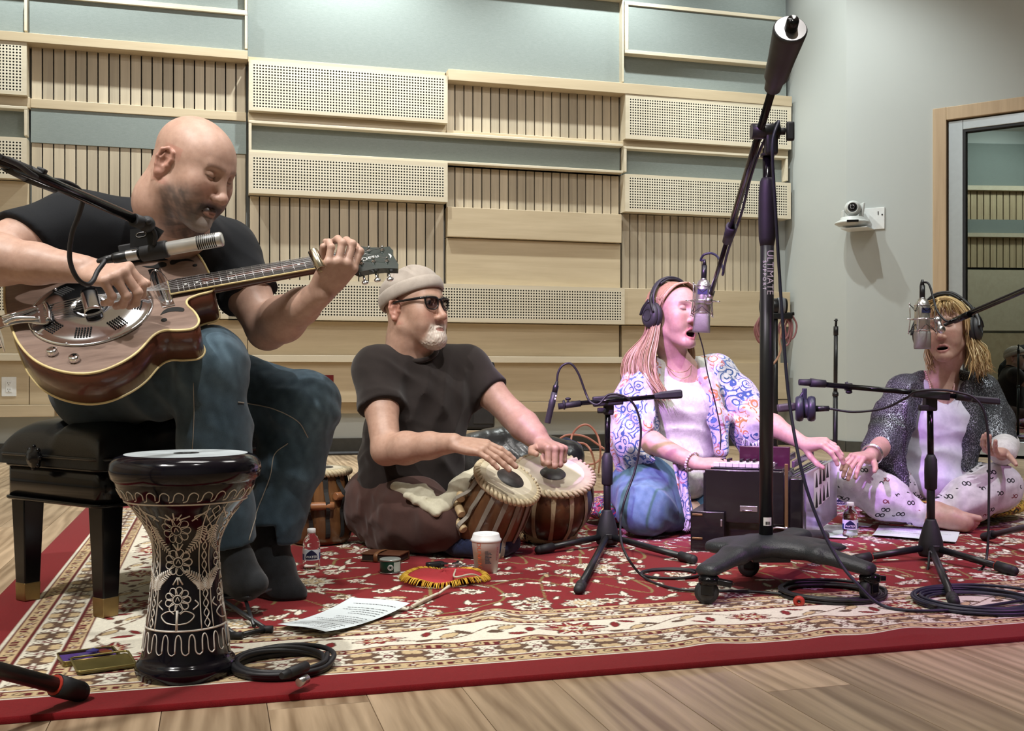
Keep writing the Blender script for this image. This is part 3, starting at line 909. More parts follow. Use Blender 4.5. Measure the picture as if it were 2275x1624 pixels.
  val = {o: arr[ci[:, 0] + o[0], ci[:, 1] + o[1], ci[:, 2] + o[2]] for o in cor}
  for o in cor:
   for ax in range(3):
    if o[ax]: continue
    p = list(o); p[ax] = 1; p = tuple(p)
    a, b = val[o], val[p]
    m_ = (a < 0) != (b < 0)
    t = np.where(m_, a / np.where(m_, a - b, 1.0), 0)
    pos = np.tile(np.array(o, float), (len(ci), 1)); pos[:, ax] += t
    acc += pos * m_[:, None]; num += m_
  verts = lo + (ci + acc / np.maximum(num, 1)[:, None]) * h
  vid = np.full(n - 1, -1, np.int32); vid[ci[:, 0], ci[:, 1], ci[:, 2]] = np.arange(len(ci))
  quads = []
  for ax in range(3):
   u_, v_ = (ax + 1) % 3, (ax + 2) % 3
   for o in ((0, 0, 0),):
    A = ins[ci[:, 0], ci[:, 1], ci[:, 2]]
    e = ci.copy(); e[:, ax] += 1
    Bv = ins[e[:, 0], e[:, 1], e[:, 2]]
    m_ = (A != Bv) & (ci[:, u_] > 0) & (ci[:, v_] > 0)
    c = ci[m_]; sgn = A[m_]
    q = []
    for du, dv in ((0, 0), (-1, 0), (-1, -1), (0, -1)):
     z = c.copy(); z[:, u_] += du; z[:, v_] += dv
     q.append(vid[z[:, 0], z[:, 1], z[:, 2]])
    q = np.stack(q, -1); ok = (q >= 0).all(1)
    q = q[ok]; sg = sgn[ok]
    q = np.where(sg[:, None], q, q[:, ::-1])
    quads.append(q)
  return verts, np.concatenate(quads)
def join_np(parts):
 vs, fs, o = [], [], 0
 for v, f in parts:
  vs.append(v); fs.append(f + o); o += len(v)
 return np.concatenate(vs), np.concatenate(fs)
def relax(v, f, it=1, lam=0.5):
 for _ in range(it):
  acc = np.zeros_like(v); num = np.zeros(len(v))
  for i in range(4):
   a, b = f[:, i], f[:, (i + 1) % 4]
   np.add.at(acc, a, v[b]); np.add.at(num, a, 1)
   np.add.at(acc, b, v[a]); np.add.at(num, b, 1)
  v = v + lam * (acc / np.maximum(num, 1)[:, None] - v)
 return v

def frame(fwd, up=(0, 0, 1)):
 """matrix with columns right, forward, up"""
 f = Vector(fwd).normalized(); u = Vector(up); r = f.cross(u).normalized(); u = r.cross(f)
 return Matrix((r, f, u)).transposed()
def head_matrix(c, yaw, pitch, roll, scale):
 """local frame: x the person's right, y forward, z up; yaw 0 looks at the lens, positive turns towards the frame's right; pitch > 0 looks up"""
 R = Matrix.Rotation(pi + math.radians(yaw), 3, 'Z') @ Matrix.Rotation(math.radians(pitch), 3, 'X') @ Matrix.Rotation(math.radians(roll), 3, 'Y')
 return Matrix.LocRotScale(Vector(c), R.to_quaternion(), Vector((scale,) * 3))

def add_head(s, M, sc, female=False, mouth=0.0, brow=0.0, eye='open', jawdrop=0.0, heavy=0.0, beard=0.0):
 """grows a head onto the solid: cranium, brow, sockets, lids, nose, lips, jaw, ears"""
 s.xf, s.sc = M, sc
 jw = 0.050 if female else 0.057
 s.ell((0, -0.014, 0.046), (0.074, 0.096, 0.080), k=0.02)
 s.ell((0, 0.030, 0.030), (0.066, 0.060, 0.066), k=0.03)
 s.ell((0, 0.030, -0.030), (0.060 + heavy * 0.006, 0.056, 0.062), k=0.03)
 for x in (-1, 1):
  s.cone((x * jw, -0.005, -0.050 - jawdrop * 0.5), (x * 0.018, 0.070, -0.098 - jawdrop), 0.017, 0.014, k=0.03)
  s.ball((x * 0.041, 0.060, -0.014), 0.024, k=0.03)                       # cheekbone
  s.ball((x * 0.036, 0.060, -0.050), 0.020 + heavy * 0.004, k=0.03)       # cheek
 s.ell((0, 0.045, -0.080 - jawdrop * 0.7), (0.036, 0.034, 0.026), k=0.03)
 s.ball((0, 0.080, -0.098 - jawdrop), 0.0155, k=0.02)                        # chin
 bz = 0.0345
 s.cone((-0.036, 0.070, bz), (-0.010, 0.083, bz - 0.002), 0.010, 0.010, k=0.015)
 s.cone((0.036, 0.070, bz), (0.010, 0.083, bz - 0.002), 0.010, 0.010, k=0.015)
 for x in (-1, 1):
  s.ell((x * 0.031, 0.092, 0.017), (0.019, 0.017, 0.012), k=0.012, mode='s')   # socket
  s.ball((x * 0.031, 0.0715, 0.0165), 0.0132, k=0.003)                          # eyeball with lids
  if eye == 'closed':
   s.ell((x * 0.031, 0.0735, 0.0165), (0.0155, 0.0128, 0.0125), k=0.004)
   s.cone((x * 0.044, 0.0765, 0.0115), (x * 0.018, 0.0805, 0.0105), 0.0014, 0.0014, k=0.002, mode='s')
  else:
   s.cone((x * 0.044, 0.0745, 0.0185), (x * 0.031, 0.0825, 0.0245), 0.0035, 0.0042, k=0.004)
   s.cone((x * 0.031, 0.0825, 0.0245), (x * 0.019, 0.0790, 0.0180), 0.0042, 0.0030, k=0.004)
   s.cone((x * 0.044, 0.0750, 0.0125), (x * 0.019, 0.0785, 0.0110), 0.0032, 0.0030, k=0.004)
 nl, nk = (0.0, 1.0) if not female else (-0.005, 0.84)
 s.cone((0, 0.084, 0.026), (0, 0.108 + nl, -0.024), 0.0072 * nk, 0.0105 * nk, k=0.014)
 s.ball((0, 0.110 + nl, -0.027), 0.0118 * nk, k=0.008)
 for x in (-1, 1):
  s.ball((x * 0.0125 * nk, 0.099 + nl, -0.031), 0.0082 * nk, k=0.007)
  s.ball((x * 0.0065, 0.103 + nl, -0.0400), 0.0042, k=0.003, mode='s')
 # lips around a mouth of the given opening
 o = mouth; zu, zl = -0.0610 + o * 0.002, -0.0700 - o * 0.020 - jawdrop * 0.55
 hw = 0.024 - o * 0.002
 for x in (-1, 1):
  s.cone((x * hw, 0.0790, (zu + zl) / 2), (x * 0.007, 0.0925, zu), 0.0036, 0.0056 * nk, k=0.006)
  s.cone((x * hw, 0.0790, (zu + zl) / 2), (x * 0.006, 0.0905, zl), 0.0038, 0.0064 * nk, k=0.006)
 s.cone((-0.007, 0.0925, zu), (0.007, 0.0925, zu), 0.0052 * nk, 0.0052 * nk, k=0.005)
 s.cone((-0.006, 0.0905, zl), (0.006, 0.0905, zl), 0.0064 * nk, 0.0064 * nk, k=0.005)
 if o > 0.05:
  s.ell((0, 0.084, (zu + zl) / 2), (hw * 0.86, 0.026, max(0.0035, (zu - zl) / 2 - 0.0052)), k=0.004, mode='s')
 else:
  s.cone((-hw * 0.9, 0.0850, (zu + zl) / 2), (hw * 0.9, 0.0850, (zu + zl) / 2), 0.0016, 0.0016, k=0.004, mode='s')
  s.cone((-0.008, 0.0965, (zu + zl) / 2), (0.008, 0.0965, (zu + zl) / 2), 0.0020, 0.0020, k=0.003, mode='s')
 if beard:
  s.ell((0, 0.072, -0.094 - jawdrop), (0.034, 0.030, 0.026 * beard), k=0.02)
 for x in (-1, 1):                                                           # ears
  R = Matrix.Rotation(x * 0.32, 3, 'Z') @ Matrix.Rotation(-0.20, 3, 'X')
  E = lambda dx, dy, dz: Vector((x * 0.0745, -0.014, 0.002)) + R @ Vector((x * dx, dy, dz))
  s.ell(E(0.002, -0.003, 0.0), (0.0050, 0.0165, 0.0290), R, k=0.006)
  s.chain([E(0.006, 0.008, -0.003), E(0.006, 0.011, 0.013), E(0.006, 0.005, 0.028), E(0.007, -0.008, 0.032), E(0.008, -0.019, 0.022), E(0.008, -0.020, 0.004), E(0.006, -0.014, -0.013), E(0.004, -0.004, -0.025)],
    [0.0030, 0.0036, 0.0040, 0.0042, 0.0044, 0.0042, 0.0040, 0.0046], k=0.003)
  s.ball(E(0.003, -0.002, -0.027), 0.0072, k=0.006)                       # lobe
  s.chain([E(0.006, -0.009, 0.018), E(0.0065, -0.012, 0.004), E(0.005, -0.006, -0.011)], [0.0026, 0.0030, 0.0030], k=0.003)
  s.ell(E(0.0085, -0.001, 0.001), (0.006, 0.0075, 0.011), R, k=0.003, mode='s')
  s.ball(E(0.003, 0.010, -0.003), 0.0048, k=0.004)                        # tragus
 s.xf, s.sc = Matrix.Identity(4), 1.0

FING = [(0.030, 0.0, (0.043, 0.026, 0.021), 0.0101), (0.010, 0.005, (0.048, 0.030, 0.022), 0.0103), (-0.0105, 0.001, (0.044, 0.028, 0.022), 0.0098), (-0.030, -0.009, (0.034, 0.021, 0.019), 0.0087)]
def add_hand(s, wrist, fwd, back, thumb_side, bends, thumb=None, size=1.0, spread=4, wrist_r=0.026, wob=(0, 0, 0, 0)):
 """wrist point, direction to the knuckles, direction the back of the hand faces, +1/-1 for which side the thumb leaves (fwd x back * side)
 bends: for each finger the bend at its three joints in degrees; thumb: (direction local x,y,z), bends"""
 y = Vector(fwd).normalized(); z = Vector(back); z = (z - y * z.dot(y)).normalized(); x = y.cross(z) * thumb_side
 o = Vector(wrist)
 L = lambda a, b, c: o + (x * a + y * b + z * c) * size
 nails = []
 for (fx, fy, lens, r), bd, wb_ in zip(FING, bends, wob):
  k0 = L(fx * 0.62, 0.012, -0.002); k1 = L(fx, 0.088 + fy, 0.0)
  s.cone(k0, k1, 0.0145 * size, (r + 0.0022) * size, k=0.010)
  sp = math.radians(spread * (fx / 0.02) + wb_)
  d0 = (y * math.cos(sp) + x * math.sin(sp)).normalized()
  p = k1; ang = 0; rr_ = r
  for q, (ln, b_) in enumerate(zip(lens, bd)):
   ang += math.radians(b_)
   d = d0 * math.cos(ang) - z * math.sin(ang)
   e = p + d * ln * size
   s.cone(p, e, rr_ * size, rr_ * 0.90 * size, k=0.0035)
   if q < 2: s.ball(e, rr_ * 0.93 * size, k=0.003)        # joint
   p = e; rr_ *= 0.92
  dn = d0 * math.sin(ang) + z * math.cos(ang)
  nails.append((p - d * 0.004 * size + dn * rr_ * 0.75 * size, d, dn))
 s.ell(L(0, 0.048, -0.004), (0.036 * size, 0.044 * size, 0.014 * size), Matrix((x, y, z)).transposed(), k=0.014)
 s.ell(L(0.018, 0.034, -0.012), (0.017 * size, 0.030 * size, 0.014 * size), Matrix((x, y, z)).transposed(), k=0.014)
 td, tb = thumb or ((0.75, 0.62, -0.25), (15, 20))
 d = (x * td[0] + y * td[1] + z * td[2]).normalized(); p = L(0.022, 0.018, -0.010)
 ax = (d.cross(y - x * 0.6)).normalized()
 for ln, r0, r1, b_ in ((0.042, 0.0135, 0.0112, 0), (0.033, 0.0108, 0.0098, tb[0]), (0.026, 0.0098, 0.0080, tb[1])):
  d = Matrix.Rotation(math.radians(b_), 3, ax) @ d
  e = p + d * ln * size
  s.cone(p, e, r0 * size, r1 * size, k=0.005); p = e
 return nails

def skin_mat(name, rough=0.48):
 if name in MATS: return MATS[name]
 t = NT(name)
 a = t.n('ShaderNodeAttribute', attribute_name='tint')
 f = t.noise(t.pos(), 60, 4, 0.6); g = t.noise(t.pos(), 420, 2)
 c = t.mix(1.0, a.outputs['Color'], t.ramp(f, [(0.3, (0.88, 0.84, 0.83)), (0.7, (1.06, 1.05, 1.05))]), 'MULTIPLY')
 t.set(Base_Color=c, Roughness=rough)
 t.b.inputs['Subsurface Weight'].default_value = 0.12
 t.b.inputs['Subsurface Radius'].default_value = (0.012, 0.005, 0.003)
 t.b.inputs['Subsurface Scale'].default_value = 0.6
 t.bump(g, 0.12, 0.001)
 MATS[name] = t.m
 return t.m
SKIN = skin_mat('skin')
def cloth(name, c0, c1=None, scale=60, fine=600, rough=0.85, sheen=0.2, bump=0.25, extra=None):
 if name in MATS: return MATS[name]
 t = NT(name); v = t.pos()
 f = t.noise(v, scale, 3, 0.6); g = t.noise(v, fine, 2, 0.7)
 c = t.ramp(t.math('ADD', t.math('MULTIPLY', f, 0.7), t.math('MULTIPLY', g, 0.3)), [(0.32, lin(c0)), (0.68, lin(c1 or c0))])
 if extra: c = extra(t, v, c)
 t.set(Base_Color=c, Roughness=rough)
 t.b.inputs['Sheen Weight'].default_value = sheen
 t.b.inputs['Specular IOR Level'].default_value = 0.25
 t.bump(g, bump, 0.002)
 MATS[name] = t.m
 return t.m
def mixc(c, m_, col, a=1.0):
 """blends colour col into rows of c by weight m_"""
 w = np.clip(m_, 0, 1)[:, None] * a
 return c * (1 - w) + np.asarray(col) * w
def sstep(a, b, x):
 t = np.clip((x - a) / (b - a), 0, 1); return t * t * (3 - 2 * t)
def pnoise(p, s, seed=0):
 """cheap smooth noise in 0..1 for arrays of points"""
 q = p * s + seed * 7.31
 return 0.5 + 0.25 * (np.sin(q[:, 0] * 1.3 + 2.1 * np.sin(q[:, 1] * 0.9 + q[:, 2])) + np.sin(q[:, 1] * 1.7 + 1.7 * np.sin(q[:, 2] * 1.1 - q[:, 0])) * 0.6 + 0.4 * np.sin(q[:, 2] * 2.3 + q[:, 0] * 1.9))
def head_local(M, v):
 Mi = np.array(M.inverted()); return v @ Mi[:3, :3].T + Mi[:3, 3]
def paint_face(v, c, M, lip, mouth=0.0, jawdrop=0.0, eye='open', iris=(0.08, 0.12, 0.16), browc=None, blush=None):
 q = head_local(M, v); x, y, z = q[:, 0], q[:, 1], q[:, 2]; ax = np.abs(x)
 front = y > 0.04
 o = mouth; zu, zl = -0.0610 + o * 0.002, -0.0700 - o * 0.020 - jawdrop * 0.55; zm = (zu + zl) / 2
 if blush is not None:
  c = mixc(c, np.exp(-(((ax - 0.042) / 0.02) ** 2 + ((z + 0.02) / 0.02) ** 2)) * front, blush, 0.35)
  c = mixc(c, np.exp(-((ax / 0.014) ** 2 + ((z + 0.026) / 0.014) ** 2)) * (y > 0.09), blush, 0.3)
  c = mixc(c, sstep(0.070, 0.076, ax) * (np.abs(z) < 0.045) * (y < 0.02), blush, 0.5)
 hl = (zu - zl) / 2 + 0.0065
 e = (x / 0.026) ** 2 + ((z - zm) / hl) ** 2
 c = mixc(c, sstep(1.15, 0.85, e) * (y > 0.074), lip)
 if o > 0.05:
  inner = (x / 0.021) ** 2 + ((z - zm) / max(0.004, (zu - zl) / 2 - 0.003)) ** 2
  depth = (y < 0.0885 - 9 * x * x)
  c = mixc(c, ((inner < 1.05) & depth & (y > 0.03)).astype(float), (0.030, 0.008, 0.008))
  teeth = (inner < 1.0) & (z > zu - 0.0085) & (z < zu - 0.002) & (y > 0.045) & (y < 0.089) & (ax < 0.017)
  c = mixc(c, teeth.astype(float), (0.62, 0.58, 0.52))
 if eye == 'open':
  r = np.hypot(ax - 0.031, z - 0.0165)
  ball = (r < 0.0098) & (y > 0.072) & (np.abs(z - 0.0172) < 0.0062)
  c = mixc(c, ball.astype(float), (0.62, 0.58, 0.55))
  c = mixc(c, (ball & (r < 0.0052)).astype(float), iris)
  c = mixc(c, (ball & (r < 0.0024)).astype(float), (0.01, 0.01, 0.01))
  c = mixc(c, (np.abs(z - 0.0232 + 40 * (ax - 0.031) ** 2) < 0.0012) & (np.abs(ax - 0.031) < 0.013) & (y > 0.07), (0.06, 0.035, 0.03), 0.8)
 else:
  lid = np.exp(-((z - 0.0108 - 14 * (ax - 0.031) ** 2) / 0.0021) ** 2) * sstep(0.0155, 0.0125, np.abs(ax - 0.031)) * (y > 0.062)
  c = mixc(c, lid, (0.055, 0.035, 0.03), 0.8)
 if browc is not None:
  bw = np.exp(-((z - 0.0385 + 6 * (ax - 0.028) ** 2) / 0.0042) ** 2) * (np.abs(ax - 0.029) < 0.021) * (y > 0.05)
  c = mixc(c, bw, browc, 0.75)
 return c
# ================================================================== people
LIPM, LIPF = (0.38, 0.18, 0.15), (0.44, 0.17, 0.16)
def nearest_paint(v, c, pts, rad, col, a):
 for p in pts:
  d2 = ((v - V3(p)) ** 2).sum(1)
  c = mixc(c, np.exp(-d2 / (rad * rad)), col, a)
 return c
def body_mesh(s, boxes, coarse=0.0055):
 """one skin: the whole figure on a coarse grid, the boxes (lo, hi, h) on fine ones"""
 parts = [s.mesh(coarse, skip=[(a, b) for a, b, h in boxes])]
 for a, b, h in boxes:
  parts.append(s.mesh(h, a, b))
 v, f = join_np(parts)
 return v, f
def hbox(c, r):
 c = V3(c); return c - r, c + r
def add_nails(v, c, nails, col=(0.62, 0.40, 0.34), r=0.0062):
 for p, d, n in nails:
  q = v - V3(p); a = q @ V3(d); b = q @ V3(n)
  side = np.sqrt(np.maximum((q * q).sum(1) - a * a - b * b, 0))
  c = mixc(c, ((a / 0.0075) ** 2 + (side / 0.0055) ** 2 < 1) & (b > -0.004) & (np.abs(b) < 0.01), col, 0.8)
 return c
def cloth_part(name, s, h, mat, parent, it=2, paint=None, lo=None, hi=None, **kw):
 v, f = s.mesh(h, lo, hi); v = relax(v, f, it, 0.4)
 return link(name, np_mesh(name, v, f, paint(v) if paint else None), mat, parent, **kw)
def tint_cloth(name, rough=0.85, fine=700, bump=0.25, sheen=0.15, mottled=0.15, spec=0.25):
 if name in MATS: return MATS[name]
 t = NT(name); a = t.n('ShaderNodeAttribute', attribute_name='tint'); v = t.pos()
 g = t.noise(v, fine, 2, 0.7); f = t.noise(v, 45, 3)
 h = t.math('ADD', t.math('MULTIPLY', g, 0.5), t.math('MULTIPLY', f, 0.5))
 t.set(Base_Color=t.mix(1.0, a.outputs['Color'], t.ramp(h, [(0.3, (1 - mottled,) * 3), (0.7, (1 + mottled,) * 3)]), 'MULTIPLY'), Roughness=rough)
 t.b.inputs['Sheen Weight'].default_value = sheen; t.b.inputs['Specular IOR Level'].default_value = spec
 t.bump(g, bump, 0.002); MATS[name] = t.m
 return t.m
def const(c): return lambda v: np.tile(np.array(c), (len(v), 1))
TORSO = lambda *rows: rows

# ------------------------------------------------------------------ the guitarist on the piano bench
g_head_c = P(426, 384, 2.40)
gM = head_matrix(g_head_c, 66, -24, -3, 0.985)
guit = empty('person', FL(300, 1345), 'bald bearded man in black t-shirt and jeans playing a resonator guitar on the piano bench', 'person')
gj = dict(hipR=P(232, 848, 2.66), hipL=P(300, 844, 2.86), kneeR=P(462, 812, 2.48), ankR=P(500, 1225, 2.55), kneeL=P(676, 905, 2.72), ankL=P(592, 1225, 2.74),
   shR=P(172, 505, 2.46), elR=P(-75, 568, 2.28), wrR=P(186, 598, 2.235), shL=P(500, 560, 2.70), elL=P(594, 732, 2.62), wrL=P(712, 652, 2.47),
   neck=P(392, 512, 2.52), chest=P(335, 625, 2.74), belly=P(280, 780, 2.85))
b = Solid()
add_head(b, gM, 0.985, eye='closed', brow=1, heavy=0.6)
b.chain([gM @ Vector((0, -0.035, -0.03)), gM @ Vector((0, -0.045, -0.09)), gj['neck'], gj['neck'].lerp(gj['chest'], 0.4)], [0.066, 0.064, 0.070, 0.08], k=0.03)
b.chain([gj['chest'], gj['belly']], [0.12, 0.12], k=0.05)
b.cone(gj['shR'], gj['shL'], 0.055, 0.055, k=0.05)
b.chain([gj['shR'], gj['shR'].lerp(gj['elR'], 0.5), gj['elR']], [0.056, 0.055, 0.047], k=0.02)
b.chain([gj['elR'], gj['elR'].lerp(gj['wrR'], 0.28), gj['elR'].lerp(gj['wrR'], 0.6), gj['wrR']], [0.047, 0.054, 0.042, 0.030], k=0.02)
b.chain([gj['shL'], gj['shL'].lerp(gj['elL'], 0.5), gj['elL']], [0.056, 0.057, 0.048], k=0.02)
b.chain([gj['elL'], gj['elL'].lerp(gj['wrL'], 0.3), gj['elL'].lerp(gj['wrL'], 0.65), gj['wrL']], [0.048, 0.055, 0.042, 0.030], k=0.02)
b.cone(gj['hipR'], gj['hipL'], 0.10, k=0.05).cone(gj['belly'], gj['hipR'].lerp(gj['hipL'], 0.5), 0.10, k=0.05)
for q in 'RL':
 b.chain([gj['hip' + q], gj['knee' + q], gj['ank' + q]], [0.075, 0.050, 0.038], k=0.03)
knR = P(281, 612, 2.19)
n1 = add_hand(b, gj['wrR'], knR - gj['wrR'], (-0.10, -0.55, 0.83), -1, [(58, 55, 30), (64, 58, 30), (70, 60, 30), (74, 58, 30)], ((0.55, 0.75, -0.45), (18, 25)), 1.06, 2)
knL = P(748, 602, 2.445)
n2 = add_hand(b, gj['wrL'], knL - gj['wrL'], (0.62, -0.76, -0.10), 1, [(38, 62, 35), (44, 66, 38), (42, 64, 35), (40, 52, 28)], ((-0.65, 0.60, -0.50), (15, 15)), 1.04, 5)
v, f = body_mesh(b, [(*hbox(g_head_c, 0.165), 0.0022), (*hbox(gj['wrR'].lerp(knR, 0.8), 0.115), 0.0021), (*hbox(gj['wrL'].lerp(knL, 0.9), 0.115), 0.0021)])
c = np.tile(np.array((0.50, 0.325, 0.25)), (len(v), 1))
q = head_local(gM, v)
c = paint_face(v, c, gM, (0.40, 0.20, 0.16), eye='closed', browc=(0.30, 0.19, 0.15), blush=(0.50, 0.22, 0.17))
nz = pnoise(q, 260, 1) * 0.35 + pnoise(q, 90, 2) * 0.65
hd = np.linalg.norm(q - np.array([0, 0, 0]), axis=1) < 0.16
ax_, y_, z_ = np.abs(q[:, 0]), q[:, 1], q[:, 2]
jawband = sstep(-0.006, -0.046, z_ + 0.35 * np.maximum(0, 0.055 - y_) * (ax_ > 0.04)) * sstep(-0.022, 0.022, y_) * hd
jawband *= 1 - np.exp(-(((ax_) / 0.045) ** 2 + ((z_ + 0.035) / 0.022) ** 2)) * (y_ > 0.05)
c = mixc(c, jawband * (0.5 + 0.8 * nz), (0.085, 0.070, 0.064), 0.92)
mou = np.clip(1.3 * np.exp(-(((z_ + 0.0535 + 0.30 * np.maximum(ax_ - 0.012, 0)) / 0.0085) ** 2)), 0, 1) * (ax_ < 0.036) * (y_ > 0.06) * hd
c = mixc(c, mou, (0.035, 0.028, 0.026), 0.95)
side_m = np.exp(-(((ax_ - 0.034) / 0.009) ** 2)) * (z_ < -0.05) * (z_ > -0.10) * (y_ > 0.05) * hd
c = mixc(c, side_m, (0.06, 0.05, 0.047), 0.7)
grey = np.clip(1.5 * np.exp(-((ax_ / 0.030) ** 2 + ((z_ + 0.092) / 0.020) ** 2)), 0, 1) * (z_ < -0.079) * (y_ > 0.04) * hd
c = mixc(c, grey * (0.5 + 0.6 * nz), (0.40, 0.36, 0.33), 0.95)
c = mixc(c, sstep(1.15, 0.85, (q[:, 0] / 0.021) ** 2 + ((z_ + 0.0685) / 0.0062) ** 2) * (y_ > 0.078) * hd, (0.42, 0.24, 0.19), 0.9)
c = add_nails(v, c, n1 + n2)
link('body', np_mesh('body', v, f, c), SKIN, guit)

SHIRT_B = tint_cloth('black_cotton_jersey', mottled=0.1, sheen=0.05)
s = Solid()
s.chain([gj['neck'].lerp(gj['chest'], 0.25) + Vector((0, 0.05, 0)), gj['chest'], gj['belly'], gj['belly'] + Vector((0.01, 0.03, -0.10))], [0.100, 0.160, 0.165, 0.16], k=0.07)
s.cone(gj['shR'] + Vector((0, 0, 0.0)), gj['shL'], 0.072, 0.070, k=0.07)
s.cone(gj['neck'] + Vector((-0.03, 0.03, -0.01)), gj['shR'], 0.075, 0.066, k=0.06)
s.cone(gj['neck'] + Vector((0.01, 0.04, -0.02)), gj['shL'], 0.070, 0.066, k=0.05)
shm = gj['shR'].lerp(gj['elR'], 0.62)
s.sleeve(gj['shR'], gj['shR'].lerp(gj['elR'], 0.62), 0.076, 0.074, gj['shR'].lerp(gj['elR'], 0.50), gj['elR'] - gj['shR'] + Vector((0.05, 0, -0.10)), 0.04)
slm = gj['shL'].lerp(gj['elL'], 0.62)
s.sleeve(gj['shL'], slm, 0.074, 0.078, gj['shL'].lerp(gj['elL'], 0.60), gj['elL'] - gj['shL'], 0.04)
nd = (gM @ Vector((0, -0.04, -0.09))) - gj['neck']
s.cone(gj['neck'] - nd * 0.05 + Vector((0.012, -0.02, 0)), gj['neck'] + nd * 2 + Vector((0.02, -0.02, 0)), 0.066, 0.085, k=0.012, mode='s')
s.fold(gj['shL'].lerp(gj['chest'], 0.5), 0.16, (0.5, 0.2, 0.9), 16, 0.010)
s.fold(gj['shR'].lerp(gj['chest'], 0.5), 0.16, (-0.3, 0.2, 0.9), 14, 0.009)
s.fold(gj['belly'], 0.2, (0.2, 0, 1), 13, 0.013); s.fold(slm, 0.1, (0.5, 0, 0.8), 18, 0.007)
cloth_part('shirt', s, 0.006, SHIRT_B, guit, paint=const((0.006, 0.0075, 0.010)), label='black cotton t-shirt')

def denim(base, fade, spots):
 def p(v):
  c = np.tile(np.array(base), (len(v), 1))
  for pt, r, a in spots:
   d2 = ((v - V3(pt)) ** 2).sum(1)
   c = mixc(c, np.exp(-d2 / r ** 2) * (0.45 + 0.8 * pnoise(v * np.array([1, 1, 0.4]), 120, 3)), fade, a)
  return c
 return p
DENIM = tint_cloth('denim', rough=0.9, fine=900, bump=0.4, mottled=0.28)
s = Solid()
s.cone(gj['hipR'], gj['hipL'], 0.125, k=0.06).cone(gj['belly'] + Vector((0, 0.02, -0.06)), gj['hipR'].lerp(gj['hipL'], 0.5), 0.15, 0.14, k=0.06)
mids = {}
for q_, r0, r1, r2, r3 in (('R', 0.118, 0.100, 0.083, 0.078), ('L', 0.120, 0.100, 0.086, 0.074)):
 hp, kn, an = gj['hip' + q_], gj['knee' + q_], gj['ank' + q_]
 low = kn.lerp(an, 0.97)
 s.chain([hp, hp.lerp(kn, 0.6), kn], [r0, r1 + 0.006, r1 - 0.012], k=0.05)
 s.chain([kn, kn.lerp(an, 0.35), low], [r1 - 0.012, r2, r3], k=0.035)
 mids[q_] = (hp.lerp(kn, 0.6), kn, kn.lerp(an, 0.5), low)
s.plane(gj['kneeL'].lerp(gj['ankL'], 0.93), gj['ankL'] - gj['kneeL'] + Vector((0.1, 0, 0.0)), 0.004, mids['L'][3], 0.11)
s.plane(gj['kneeR'].lerp(gj['ankR'], 0.95), gj['ankR'] - gj['kneeR'], 0.004, mids['R'][3], 0.11)
s.fold(mids['R'][1] + Vector((-0.05, 0, -0.02)), 0.13, (0.75, 0, 0.66), 14, 0.013, 1.2)
s.fold(mids['L'][1] + Vector((-0.03, 0, -0.05)), 0.14, (0.55, 0, 0.83), 13, 0.014, 1.2)
s.fold(mids['L'][0], 0.15, (0.25, 0.1, 0.95), 12, 0.010); s.fold(mids['R'][0], 0.15, (0.8, 0.1, 0.5), 12, 0.010)
s.fold(mids['L'][2], 0.2, (0.1, 0, 1), 7, 0.006); s.fold(mids['R'][2], 0.2, (0.2, 0, 1), 8, 0.008)
s.fold(mids['L'][3], 0.12, (-0.1, 0, 1), 15, 0.008)
jeans_g = cloth_part('jeans', s, 0.006, DENIM, guit, paint=denim((0.020, 0.038, 0.056), (0.12, 0.19, 0.24), [(gj['kneeR'] + Vector((0.02, -0.08, 0.04)), 0.12, 0.75), (mids['L'][0] + Vector((0, -0.05, 0.1)), 0.15, 0.5),
 (gj['kneeL'] + Vector((0.06, -0.04, 0)), 0.10, 0.85), (mids['R'][2] + Vector((0, -0.08, 0)), 0.14, 0.35), (mids['L'][2] + Vector((0.04, -0.06, 0)), 0.14, 0.4)]), label='faded dark blue jeans')
STITCH = pbr('tan_thread', (0.34, 0.30, 0.25), 0.8)
bpy.context.view_layer.update()
dg0 = bpy.context.evaluated_depsgraph_get()
from mathutils.bvhtree import BVHTree
def tree_of(o):
 me = o.data; M = wmat(o)
 return BVHTree.FromPolygons([M @ v_.co for v_ in me.vertices], [p_.vertices for p_ in me.polygons])
def on_surface(tree, px, py, off=0.0015):
 d = (P(px, py, 1.0) - cam.location).normalized()
 h = tree.ray_cast(cam.location, d)
 return h[0] + h[1] * off if h[0] is not None else None
def seam(o, pix, mat, r=0.0013, name='seam'):
 t = tree_of(o); pts = [on_surface(t, *p) for p in [(a.x, a.y) for a in spline([(x, y, 0) for x, y in pix], 6)]]
 pts = [p for p in pts if p is not None]
 if len(pts) > 2: MB().tube(pts, r, 6, 1).build(name, mat, o)
seam(jeans_g, [(528, 893), (600, 906), (660, 935), (684, 972)], STITCH)
seam(jeans_g, [(640, 985), (610, 1010), (600, 1060), (570, 1140), (552, 1200)], STITCH)
seam(jeans_g, [(430, 850), (432, 920), (428, 1000)], STITCH, 0.0009)
SOCK = cloth('black_sock_knit', '#141618', '#1f2226', fine=900, bump=0.4)
def foot(s, ank, heel, ball_, toe, w=1.0, k=0.02):
 s.chain([ank, heel], [0.042 * w, 0.036 * w], k); s.chain([heel, ball_], [0.036 * w, 0.042 * w], k)
 s.chain([ank, ank.lerp(ball_, 0.6), ball_], [0.042 * w, 0.040 * w, 0.038 * w], k); s.chain([ball_, toe], [0.040 * w, 0.026 * w], k)
